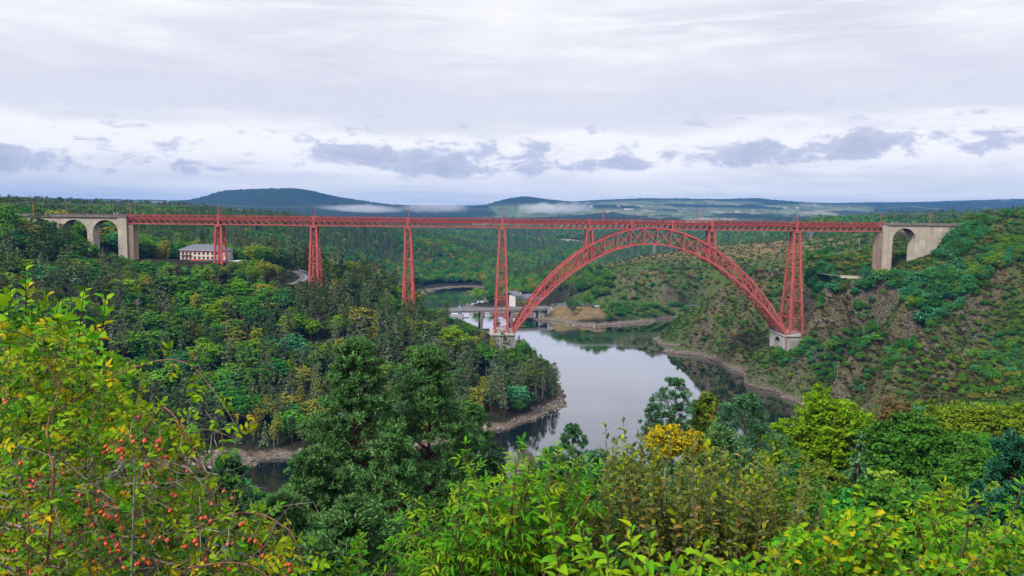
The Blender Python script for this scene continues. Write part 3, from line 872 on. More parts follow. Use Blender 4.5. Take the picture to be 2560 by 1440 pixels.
for (a, b, fr) in bays:
    w1, w2 = (0.28, 0.15) if fr < 0.5 else (0.15, 0.28)
    # front truss: every post and brace on its own
    p1 = MB(); p1.box(a - 0.1, a + 0.1, -TG - 0.13, -TG + 0.13, zb, zt); p1.build('post', RED, girder)
    m1 = MB(); m1.bar((a + 0.15, -TG - 0.16, zt), (b - 0.15, -TG - 0.16, zb), w1, 0.1); m1.build('diagonal', RED, girder)
    m2 = MB(); m2.bar((a + 0.15, -TG + 0.16, zb), (b - 0.15, -TG + 0.16, zt), w2, 0.1); m2.build('counter_diagonal', RED, girder)
    far.box(a - 0.1, a + 0.1, TG - 0.13, TG + 0.13, zb, zt)
    far.bar((a + 0.15, TG - 0.16, zt), (b - 0.15, TG - 0.16, zb), w1, 0.1); far.bar((a + 0.15, TG + 0.16, zb), (b - 0.15, TG + 0.16, zt), w2, 0.1)
    # floor beams and sway frames under the track
    sway.box(a - 0.2, a + 0.2, -TG + 0.3, TG - 0.3, ZTOP - 3.5, ZTOP - 2.96)
    sway.bar((a, -TG + 0.3, ZBOT + 0.7), (a, 0, ZTOP - 3.5), 0.24, 0.2, (1, 0, 0)); sway.bar((a, TG - 0.3, ZBOT + 0.7), (a, 0, ZTOP - 3.5), 0.24, 0.2, (1, 0, 0))
    sway.bar((a, -TG + 0.3, ZBOT + 0.3), (b, TG - 0.3, ZBOT + 0.3), 0.16, 0.12, (0, 0, 1)); sway.bar((a, TG - 0.3, ZBOT + 0.15), (b, -TG + 0.3, ZBOT + 0.15), 0.16, 0.12, (0, 0, 1))
far.build('far_truss_bracing', RED_SHADED, girder, kind='stuff')
sway.build('sway_bracing', RED_SHADED, girder, kind='stuff')
for s in stops:
    wv = 0.55 if s not in (S0, S1) else 0.8
    for sd in (-1, 1):
        m_ = MB(); m_.box(s - wv, s + wv, sd * TG - 0.36, sd * TG + 0.36, ZBOT + 0.003, ZTOP + 0.2)
        m_.build('pier_post', RED, girder)

TOPW_S, TOPW_T = 1.55, 2.75
BAT_S, BAT_T = 0.042, 0.092


def lattice_pier(name, s, zbase, zcap=91.9, bat_s=BAT_S, bat_t=BAT_T, foot=None, tier=10.0, xs=2):
    def leg(ss, tt, z):
        dz = zcap - z
        return (s + ss * (TOPW_S + dz * bat_s), tt * (TOPW_T + dz * bat_t), z)
    foot = foot or (lambda ss, tt: zbase)
    capb = MB(); capb.box(s - TOPW_S - 0.7, s + TOPW_S + 0.7, -TOPW_T - 0.7, TOPW_T + 0.7, zcap - 0.1, zcap + 0.55)
    capb.box(s - 0.9, s + 0.9, -TG - 0.4, TG + 0.4, zcap + 0.553, ZBOT)
    pier = capb.build(name, RED, via)
    for ss in (-1, 1):
        for tt in (-1, 1):
            lg = MB(); zf = foot(ss, tt)
            lg.taper(leg(ss, tt, zf), leg(ss, tt, zcap - 0.1), 1.1 if zcap - zf > 30 else 1.0, 0.9, (0, 1, 0))
            if zf > 31:
                q = leg(ss, tt, zf); lg.box(q[0] - 0.9, q[0] + 0.9, q[1] - 0.9, q[1] + 0.9, zf - 0.4, zf + 0.35)
            lg.build('leg', RED, pier)
    zs = [zcap - 0.7]
    while zs[-1] - tier > zbase + 2.5:
        zs.append(zs[-1] - tier)
    if zs[-1] - zbase > 3.2:
        zs.append(zbase + 1.0)
    for i, z in enumerate(zs):
        if i == 0:
            continue
        fr = MB()
        for tt in (-1, 1):
            fr.bar(leg(-1, tt, z), leg(1, tt, z), 0.5, 0.3, (0, 1, 0))
        for ss in (-1, 1):
            fr.bar(leg(ss, -1, z), leg(ss, 1, z), 0.42, 0.3, (1, 0, 0))
        fr.build('tier_frame', RED, pier)
    for z0, z1 in zip(zs[:-1], zs[1:]):
        k = xs if z0 - z1 > 6 else 1
        for j in range(k):
            za, zb_ = z0 + (z1 - z0) * j / k, z0 + (z1 - z0) * (j + 1) / k
            for tt in (-1, 1):
                for q in (-1, 1):
                    b_ = MB(); b_.bar(leg(-q, tt, za), leg(q, tt, zb_), 0.19, 0.1, (0, 1, 0)); b_.build('cross_brace', RED, pier)
        for ss in (-1, 1):
            b_ = MB(); b_.bar(leg(ss, -1, z0), leg(ss, 1, z1), 0.36, 0.14, (1, 0, 0)); b_.build('side_brace', RED, pier)
            b_ = MB(); b_.bar(leg(ss, 1, z0), leg(ss, -1, z1), 0.16, 0.1, (1, 0, 0)); b_.build('side_brace', RED, pier)
    return pier


for px, zbse in PIERS:
    sp = s_of(px)
    if zbse > 35:
        zbse = min(zbse, h1(*(O_D + E_S * sp - E_T * 6)[:2]) + 0.5)
        zbse -= 2
    lattice_pier('lattice_pier', sp, zbse, bat_s=0.030 if zbse > 33 else 0.040, bat_t=0.062 if zbse > 33 else 0.082)
for s in APIER:
    sg = 1 if s > SC else -1
    def foot(ss, tt, s=s):
        return z_int(s + ss * 2.6) + 0.3
    lattice_pier('arch_pier', s, z_ext(s) - 4.0, bat_s=0.05, bat_t=0.07, foot=foot, tier=9.0)
for s in CUPL:
    m_ = MB(); m_.box(s - 0.9, s + 0.9, -3.1, 3.1, z_ext(s) - 0.4, ZBOT); m_.build('crown_saddle', RED, via)

# ---- the arch
arch = empty('arch', (0, 0, 0)); arch.parent = via
half_u = [0.0, 0.1, 0.195, 0.285, 0.375, 0.46, 0.545, 0.625, 0.70, 0.77, 0.835, 0.895, 0.945, 1.0]
us = sorted(set([-u for u in half_u[1:]] + half_u[1:] + []))
us = [-u + 0.0 for u in reversed(half_u[1:])] + half_u[1:]
# crown panel is centred on the middle, so posts stand either side of it
us = [u for u in us]
us = sorted([-(0.049 + k) for k in (0, 0.0985, 0.196, 0.292, 0.387, 0.48, 0.57, 0.652, 0.728, 0.797, 0.858, 0.912, 0.951)] + [0.049 + k for k in (0, 0.0985, 0.196, 0.292, 0.387, 0.48, 0.57, 0.652, 0.728, 0.797, 0.858, 0.912, 0.951)])
SS = [SC + u * HS for u in us]
for sd in (-1, 1):
    for fn, nm, wd in ((z_ext, 'upper_rib', 0.95), (z_int, 'lower_rib', 0.95)):
        m_ = MB()
        pts = [(s, sd * t_rib(fn(s)), fn(s)) for s in np.linspace(SC - HS, SC + HS, 61)]
        for a, b in zip(pts[:-1], pts[1:]):
            m_.bar(a, b, wd, 0.8, (0, 1, 0))
        m_.build(nm, RED, arch)
    m_ = MB()
    mid = lambda s: (z_ext(s) + z_int(s)) / 2
    pts = [(s, sd * t_rib(mid(s)), mid(s)) for s in np.linspace(SC - HS * 0.72, SC + HS * 0.72, 41)]
    for a, b in zip(pts[:-1], pts[1:]):
        m_.bar(a, b, 0.2, 0.15, (0, 1, 0))
    m_.build('middle_tie', RED, arch)
    for i, s in enumerate(SS):
        if abs(us[i]) > 0.99:
            continue
        m_ = MB(); m_.bar((s, sd * t_rib(z_ext(s)), z_ext(s)), (s, sd * t_rib(z_int(s)), z_int(s)), 0.42, 0.35, (0, 1, 0)); m_.build('post', RED, arch)
    for i in range(len(SS) - 1):
        a, b = SS[i], SS[i + 1]
        m_ = MB(); m_.bar((a, sd * (t_rib(z_ext(a)) + 0.12), z_ext(a)), (b, sd * (t_rib(z_int(b)) + 0.12), z_int(b)), 0.34, 0.12, (0, 1, 0)); m_.build('diagonal', RED, arch)
        m_ = MB(); m_.bar((a, sd * (t_rib(z_int(a)) - 0.12), z_int(a)), (b, sd * (t_rib(z_ext(b)) - 0.12), z_ext(b)), 0.34, 0.12, (0, 1, 0)); m_.build('diagonal', RED, arch)
    # plated ends at the springings
    for e in (-1, 1):
        m_ = MB(); s_a, s_b = SC + e * HS * 0.953, SC + e * (HS - 0.1)
        for k in (-1, 1):
            pa = [(s_a, sd * t_rib(z_int(s_a)) + k * 0.2, z_int(s_a)), (s_b, sd * t_rib(z_int(s_b)) + k * 0.2, z_int(s_b)), (s_b, sd * t_rib(z_ext(s_b)) + k * 0.2, z_ext(s_b)), (s_a, sd * t_rib(z_ext(s_a)) + k * 0.2, z_ext(s_a))]
            m_.quad(*(pa if k * e < 0 else pa[::-1]))
        m_.build('end_plate', RED, arch)
for fn, nm in ((z_ext, 'upper_lateral'), (z_int, 'lower_lateral')):
    for i, s in enumerate(SS):
        m_ = MB(); t_ = t_rib(fn(s)); m_.bar((s, -t_, fn(s)), (s, t_, fn(s)), 0.45, 0.35, (0, 0, 1))
        if i < len(SS) - 1:
            b = SS[i + 1]; t2 = t_rib(fn(b))
            m_.bar((s, -t_, fn(s)), (b, t2, fn(b)), 0.28, 0.15, (0, 0, 1)); m_.bar((s, t_, fn(s) - 0.2), (b, -t2, fn(b) - 0.2), 0.28, 0.15, (0, 0, 1))
        m_.build(nm, RED, arch)
for i, s in enumerate(SS):
    m_ = MB(); te, ti = t_rib(z_ext(s)), t_rib(z_int(s))
    m_.bar((s, -te, z_ext(s)), (s, ti, z_int(s)), 0.22, 0.14, (1, 0, 0)); m_.bar((s + 0.2, te, z_ext(s)), (s + 0.2, -ti, z_int(s)), 0.22, 0.14, (1, 0, 0))
    m_.build('sway_frame', RED_SHADED, arch)


# ---- stone blocks carrying the arch and the two tall piers
def arched_wall(mb, x0, x1, z0, z1, y0, y1, openings, zspring_fn, nseg=14):
    """a wall in the x/z plane between y0 and y1, pierced by round-headed openings [(xa, xb, zspring, zfoot)]"""
    xs = [x0]
    for (xa, xb, zs, zf) in openings:
        # solid strip left of the opening
        mb.box(xs[-1], xa, y0, y1, z0, z1)
        r = (xb - xa) / 2; xc = (xa + xb) / 2
        pts = [(xc - r * math.cos(PI * k / nseg), zs + r * math.sin(PI * k / nseg)) for k in range(nseg + 1)]
        for (pa, pb) in zip(pts[:-1], pts[1:]):
            mb.hexa([(pa[0], y0, pa[1]), (pb[0], y0, pb[1]), (pb[0], y1, pb[1]), (pa[0], y1, pa[1]), (pa[0], y0, z1), (pb[0], y0, z1), (pb[0], y1, z1), (pa[0], y1, z1)])
        if zf is not None:
            mb.box(xa, xb, y0, y1, z0, zf)
        xs.append(xb)
    mb.box(xs[-1], x1, y0, y1, z0, z1)


def stone_base(s_a, s_b, arch_side, zb):
    r = new_root('stone_abutment', None, 'abutment')
    tw = 12.0
    body = MB(); nich = MB()
    if arch_side < 0:
        # hollow bay with a round-headed opening in the side under the arch, as on the right bank
        body.box(s_a + 2.4, s_b, -tw, tw, zb, ZSP - 1.2)
        w2 = MB()
        arched_wall(w2, -tw, tw, zb, ZSP - 1.2, 0, 2.38, [(-4.6, 4.6, ZSP - 7.5, 17.0)], None)
        for v in w2.v:
            body.v.append((s_a + v[1], v[0], v[2]))
        k = len(body.v) - len(w2.v)
        body.f += [tuple(i + k for i in f[::-1]) for f in w2.f]
    else:
        body.box(s_a, s_b, -tw, tw, zb, ZSP - 1.2)
    body.build('body', CONC_DARK if arch_side > 0 else CONCRETE, r)
    if arch_side < 0:
        m_ = MB(); m_.box(s_a + 2.6, s_b - 0.2, -tw - 0.06, -tw - 0.01, zb, ZSP - 3.6); m_.build('stained_face', CONC_DARK, r)
        m_ = MB(); m_.box(s_a - 0.12, s_a + 0.7, -tw - 0.16, -tw + 0.7, zb, ZSP - 1.21); m_.build('corner_stone', mottled('rusty_stone', (0.45, 0.24, 0.2), (0.36, 0.2, 0.17), 0.5, 0.9), r)
    cop = MB(); cop.box(s_a - 0.6, s_b + 0.6, -tw - 0.6, tw + 0.6, ZSP - 1.197, ZSP - 0.42); cop.build('coping', CONCRETE, r)
    return r


rb = stone_base(SP_L - 13.2, SP_L + 0.9, 1, -1.0); rb['label'] = 'grey stained stone block carrying the arch foot above the wooded peninsula'
rb = stone_base(SP_R - 0.9, SP_R + 13.0, -1, 8.0); rb['label'] = 'pale stone block with round niche carrying the arch foot on the right slope'

# ---- masonry approaches
def masonry_left():
    r = new_root('stone_viaduct', 'pale granite approach viaduct with tall round arches among the pines', 'stone viaduct')
    T = 3.6
    sA, sB = s_of(294, -T), s_of(316, -T)
    pitch = s_of(292, -T) - s_of(214, -T); op = s_of(293, -T) - s_of(229.5, -T)
    ops = [(sA - op - k * pitch, sA - k * pitch, 95.0 - op / 2, None) for k in range(5)][::-1]
    m_ = MB(); arched_wall(m_, ops[0][0] - 30, sA - 0.0, 66, ZTOP - 1.9, -T, T, ops, None)
    wall = m_.build('arcade', STONE, r)
    for (a, b, zs, _) in ops:
        ring = MB(); rad = (b - a) / 2; c = (a + b) / 2
        for k in range(12):
            t0, t1 = PI * k / 12, PI * (k + 1) / 12
            p = [(c - (rad + d) * math.cos(t), zs + (rad + d) * math.sin(t)) for d, t in ((0.02, t0), (0.02, t1), (0.8, t1), (0.8, t0))]
            ring.hexa([(q[0], -T - 0.07, q[1]) for q in p] + [(q[0], -T + 0.3, q[1]) for q in p])
        ring.build('voussoir_ring', STONE, wall)
    m_ = MB(); m_.box(sA, sB, -T - 0.5, T + 0.5, 66, ZTOP - 1.9); m_.build('abutment_tower', STONE, r)
    m_ = MB(); m_.box(sB + 0.003, sB + 3.2, -T + 0.4, T - 0.4, 66, ZBOT - 0.45); m_.build('bearing_pier', STONE_WARM, r)
    par = MB(); par.box(ops[0][0] - 32, sB + 0.2, -T - 0.8, -T + 0.35, ZTOP - 1.897, ZTOP - 1.3); par.box(ops[0][0] - 32, sB + 0.2, T - 0.35, T + 0.8, ZTOP - 1.897, ZTOP - 1.3)
    par.box(ops[0][0] - 32, sB, -T - 0.3, -T + 0.2, ZTOP - 1.297, ZTOP - 0.25); par.box(ops[0][0] - 32, sB, T - 0.2, T + 0.3, ZTOP - 1.297, ZTOP - 0.25)
    par.box(ops[0][0] - 32, sB, -T - 0.45, -T + 0.35, ZTOP - 0.247, ZTOP)
    par.build('parapet', STONE_DARK, r)
    m_ = MB(); m_.box(ops[0][0] - 32, sB + 0.2, -T + 0.36, T - 0.36, ZTOP - 1.89, ZTOP - 1.4); m_.build('track_bed', STONE_DARK, r)


def masonry_right():
    r = new_root('stone_viaduct', 'pale granite abutment with one tall round arch on the right slope', 'stone viaduct')
    T = 4.2
    sB = s_of(2212.5, -T); sC = s_of(2234, -T); sD = s_of(2292, -T); sE = s_of(2392, -T)
    rad = (sD - sC) / 2
    m_ = MB(); arched_wall(m_, sB, sE, 60, ZTOP - 1.5, -T, T, [(sC, sD, ZTOP - 3.2 - rad, None)], None)
    wall = m_.build('arch_wall', STONE, r)
    ring = MB(); c = (sC + sD) / 2; zs = ZTOP - 3.2 - rad
    for k in range(12):
        t0, t1 = PI * k / 12, PI * (k + 1) / 12
        p = [(c - (rad + d) * math.cos(t), zs + (rad + d) * math.sin(t)) for d, t in ((0.02, t0), (0.02, t1), (0.8, t1), (0.8, t0))]
        ring.hexa([(q[0], -T - 0.07, q[1]) for q in p] + [(q[0], -T + 0.3, q[1]) for q in p])
    ring.build('voussoir_ring', STONE, wall)
    m_ = MB(); m_.box(sB - 0.5, sB + 2.3, -T - 0.45, -T + 1.5, 58, ZTOP - 1.6); m_.build('pilaster', STONE, r)
    m_ = MB(); m_.box(sB - 2.4, sB - 0.003, -T + 0.6, T - 0.6, 58, ZBOT - 0.45); m_.build('bearing_pier', STONE_WARM, r)
    par = MB(); par.box(sB - 0.2, sE + 3, -T - 0.7, -T + 0.3, ZTOP - 1.497, ZTOP - 1.0); par.box(sB - 0.2, sE + 3, -T - 0.3, -T + 0.2, ZTOP - 0.997, ZTOP + 0.1)
    par.box(sB - 0.2, sE + 3, T - 0.3, T + 0.7, ZTOP - 1.497, ZTOP + 0.1)
    par.build('parapet', STONE_DARK, r)
    m_ = MB(); m_.box(sB - 0.2, sE + 2, -T + 0.31, T - 0.31, ZTOP - 1.49, ZTOP - 1.1); m_.build('track_bed', STONE_DARK, r)


masonry_left()
masonry_right()

# ---- catenary masts, hoops and wire
def mast(px, kind, label):
    s = s_of(px, 0 if kind == 'pole' else -2.4); z0 = ZTOP + 0.15
    loc = O_D + E_S * s
    r = empty('catenary_mast', (loc[0], loc[1], z0 if kind != 'far' else ZTOP - 1.3), _a, label, 'mast', 'overhead line masts along the viaduct')
    if kind == 'hoop':
        m_ = MB()
        for tt in (-2.45, 2.45):
            m_.bar((-0.0, tt, 0), (0, tt * 0.62, 4.9), 0.25, 0.25, (1, 0, 0))
        m_.build('legs_frame' if False else 'frame', RED, r)
        m_ = MB(); k = 8
        arc = [(0, 2.45 * 0.62 * math.cos(PI * i / k), 4.9 + 1.2 * math.sin(PI * i / k)) for i in range(k + 1)]
        for a, b in zip(arc[:-1], arc[1:]):
            m_.bar(a, b, 0.25, 0.25, (1, 0, 0))
        m_.build('hoop', RED, r)
        m_ = MB(); m_.bar((0, -1.5, 5.2), (0, 1.5, 5.2), 0.14); m_.build('bracket', STEEL, r)
    else:
        h = 6.6
        m_ = MB(); m_.taper((0, 2.6 if kind == 'far' else 2.45, 0), (0, 2.6 if kind == 'far' else 2.45, h), 0.36, 0.26); m_.build('pole', RED, r)
        m_ = MB(); m_.bar((0, 2.5, h - 1.2), (0, -0.5, h - 0.7), 0.12); m_.bar((0, 2.5, h - 2.2), (0, -0.3, h - 0.9), 0.1); m_.build('bracket', STEEL, r)
    return s


MASTS = [(-110, 'far', 'red overhead line mast at the far left end of the stone viaduct'), (70, 'far', 'red overhead line mast rising behind the pines on the left'), (320.5, 'pole', 'thin red overhead line mast where the red girder meets the left stone tower'),
         (545, 'hoop', 'red hooped overhead line mast above the pier beside the hotel'), (785, 'pole', 'overhead line mast above the second red pier from the left'), (1021, 'pole', 'overhead line mast above the third red pier from the left'),
         (1256.5, 'pole', 'overhead line mast above the tall pier left of the arch'), (1509, 'hoop', 'red hooped mast on the left shoulder of the arch'), (1748, 'hoop', 'red hooped mast on the right shoulder of the arch'),
         (1995, 'hoop', 'red hooped mast above the tall pier right of the arch'), (2208, 'pole', 'red overhead line mast where the girder meets the right stone arch'), (2336, 'far', 'red overhead line mast standing on the right stone abutment')]
ms = [mast(*a) for a in MASTS]
wire = MB()
for zoff, sag, rad in ((5.0, 0.05, 0.035), (6.3, 0.9, 0.045)):
    pts = []
    for a, b in zip(ms[:-1], ms[1:]):
        for k in range(6):
            t = k / 6
            pts.append((a + (b - a) * t, -0.2, ZTOP + 0.1 + zoff - sag * 4 * t * (1 - t)))
    pts.append((ms[-1], -0.2, ZTOP + 0.1 + zoff))
    wire.tube(pts, rad, 4)
wo = wire.build('overhead_wire', STEEL)
wo.location = tuple(O_D); wo.rotation_euler = (0, 0, _a)
tag(wo, 'thin overhead railway wire running above the red girder', 'wire')

# little white markers beside the track, two bright orange sacks
mk = MB(); mk.box(-0.12, 0.12, -0.08, 0.08, 0, 1.15); mk.box(-0.2, 0.2, -0.1, -0.083, 0.65, 1.12)
mk_me = mk.mesh('marker_post', LINE)
for side, row in (('on the left stone viaduct', (285, 293)), ('inside the red truss', (517, 524, 533, 755, 990, 1006, 1229, 1239, 1441, 1457, 1660, 1671, 1810, 1826, 2016)), ('on the right stone abutment', (2231, 2243))):
    for i, px in enumerate(row):
        on_stone = 'stone' in side
        tt = 1.0 if on_stone else -1.2
        p = O_D + E_S * s_of(px, tt) + E_T * tt
        o = link('marker_post', mk_me, None, (p[0], p[1], ZTOP - (1.4 if on_stone else 2.69)), _a)
        o.scale = (1, 1, 2.0 if on_stone else 1.0)
        tag(o, 'small white marker post ' + side + place_words(i, len(row)), 'marker post', 'white marker posts ' + side)
ORANGE = principled('orange_cloth', (0.75, 0.13, 0.02), 0.7)[0]
for i, (px, lab) in enumerate(((1534, 'small orange sack on the viaduct walkway, left of a larger one'), (1541, 'large orange sack on the viaduct walkway above the arch'))):
    m_ = MB(); k = 0.8 if i == 0 else 1.25
    m_.tube([(0, 0, 0), (0, 0, 0.25), (0.05, 0, 0.8), (0, 0.05, 1.2), (0, 0, 1.35)], [0.5 * k, 0.62 * k, 0.58 * k, 0.35 * k, 0.08], 8)
    o = m_.build('sack', ORANGE, None, True)
    p = O_D + E_S * s_of(px, -1.4) - E_T * 1.4
    o.location = (p[0], p[1], ZTOP - 2.69); tag(o, lab, 'sack')
# ------------------------------------------------------------------ buildings, roads, road bridge, boats, cars
def ribbon(name, pts, w, mat, z_off=0.06, kind='structure', label=None, cat=None, sub=6, cross=0.0):
    pts = [np.array(p, float) for p in pts]
    fine = []
    for i in range(len(pts) - 1):
        p0 = pts[max(i - 1, 0)]; p1 = pts[i]; p2 = pts[i + 1]; p3 = pts[min(i + 2, len(pts) - 1)]
        for k in range(sub):
            t = k / sub
            fine.append(0.5 * ((2 * p1) + (p2 - p0) * t + (2 * p0 - 5 * p1 + 4 * p2 - p3) * t * t + (3 * p1 - p0 - 3 * p2 + p3) * t ** 3))
    fine.append(pts[-1])
    mb = MB(); L = []
    for i, p in enumerate(fine):
        d = fine[min(i + 1, len(fine) - 1)] - fine[max(i - 1, 0)]; d[2] = 0; d /= np.linalg.norm(d) + 1e-9
        n = np.array([-d[1], d[0], 0])
        L.append((p + n * w / 2 + n * cross + [0, 0, z_off], p - n * w / 2 + n * cross + [0, 0, z_off]))
    for a, b in zip(L[:-1], L[1:]):
        mb.quad(a[0], a[1], b[1], b[0])
    o = mb.build(name, mat)
    if kind:
        o['kind'] = kind
    tag(o, label, cat)
    return o, fine


road_l, fl_ = ribbon('road', ROAD_L, 7.6, ASPHALT, 0.10, label='curving asphalt road descending through the trees under the second red pier')
ribbon('road_marking', ROAD_L, 0.28, LINE, 0.118, label='white centre line of the curving road')
road_m, fm_ = ribbon('road', ROAD_M, 7.5, ASPHALT, 0.12, label='lakeside road below the rocky cuttings')
road_r, fr_ = ribbon('road', ROAD_R, 5.0, ASPHALT, 0.10, label='narrow lane crossing the right hillside under the stone arch')


def rail_along(name, fine, off, label, cat, h=0.75, post=4, mat=STEEL, solid=False, i0=0, i1=None, thick=0.12):
    r = empty(name, tuple(fine[i0]), 0, label, cat)
    o0 = np.array(fine[i0])
    F_ = fine[i0:i1]
    beam = MB(); P_ = []
    for i, p in enumerate(F_):
        d = np.array(F_[min(i + 1, len(F_) - 1)]) - np.array(F_[max(i - 1, 0)]); d[2] = 0; d /= np.linalg.norm(d) + 1e-9
        P_.append(np.array(p) + np.array([-d[1], d[0], 0]) * off - o0)
    for a, b in zip(P_[:-1], P_[1:]):
        if solid:
            beam.bar(a + [0, 0, h / 2 - 0.3], b + [0, 0, h / 2 - 0.3], thick, h + 0.6, (0, 0, 1))
        else:
            beam.bar(a + [0, 0, h], b + [0, 0, h], thick, 0.34, (0, 0, 1))
    beam.build('rail_beam' if not solid else 'wall_body', mat, r)
    if not solid:
        pm = MB(); pm.box(-0.07, 0.07, -0.07, 0.07, -0.5, h + 0.1); pme = pm.mesh('post', mat)
        for p in P_[::post]:
            link('post', pme, r, tuple(p))
    else:
        cp = MB()
        for a, b in zip(P_[:-1], P_[1:]):
            cp.bar(a + [0, 0, h + 0.06], b + [0, 0, h + 0.06], thick + 0.16, 0.12, (0, 0, 1))
        cp.build('coping', mat, r)
    return r


rail_along('guard_rail', fl_, 4.2, 'pale guard rail on the outer side of the curving road', 'guard rail', mat=CONCRETE)
rail_along('guard_rail', fm_, -4.1, 'grey guard rail along the lakeside road', 'guard rail', post=3)
rail_along('stone_wall', fr_, -2.8, 'low pale wall edging the lane left of the stone arch', 'wall', 0.8, mat=STONE, solid=True, i0=6, i1=15, thick=0.5)
rail_along('stone_wall', fr_, -2.8, 'long grey stone wall edging the lane at the right', 'wall', 1.3, mat=STONE, solid=True, i0=36, i1=56, thick=0.5)

# ---- hotel under the left viaduct
def window_at(parent, x, y, z, w, h, awn=True, box=False, mat=None, frame_mat=None):
    """window in a wall facing -y"""
    m_ = MB(); m_.box(x - w / 2 - 0.1, x + w / 2 + 0.1, y - 0.12, y - 0.003, z - 0.1, z + h + 0.1)
    f = m_.build('window', frame_mat or WHITE, parent)
    m_ = MB()
    m_.box(x - w / 2, x - 0.04, y - 0.15, y - 0.123, z, z + h); m_.box(x + 0.04, x + w / 2, y - 0.15, y - 0.123, z, z + h)
    m_.build('pane', GLASS, f)
    if awn:
        m_ = MB(); m_.hexa([(x - w / 2 - 0.15, y - 0.55, z + h - 0.15), (x + w / 2 + 0.15, y - 0.55, z + h - 0.15), (x + w / 2 + 0.3, y - 0.16, z + h + 0.2), (x - w / 2 - 0.3, y - 0.16, z + h + 0.2),
                            (x - w / 2 - 0.15, y - 0.55, z + h - 0.08), (x + w / 2 + 0.15, y - 0.55, z + h - 0.08), (x + w / 2 + 0.3, y - 0.16, z + h + 0.3), (x - w / 2 - 0.3, y - 0.16, z + h + 0.3)])
        m_.build('window_awning', AWN, f)
    if box:
        m_ = MB(); m_.box(x - w / 2 - 0.5, x + w / 2 + 0.5, y - 0.75, y - 0.16, z - 0.75, z - 0.3); m_.build('flower_box', WOOD, f)
    return f


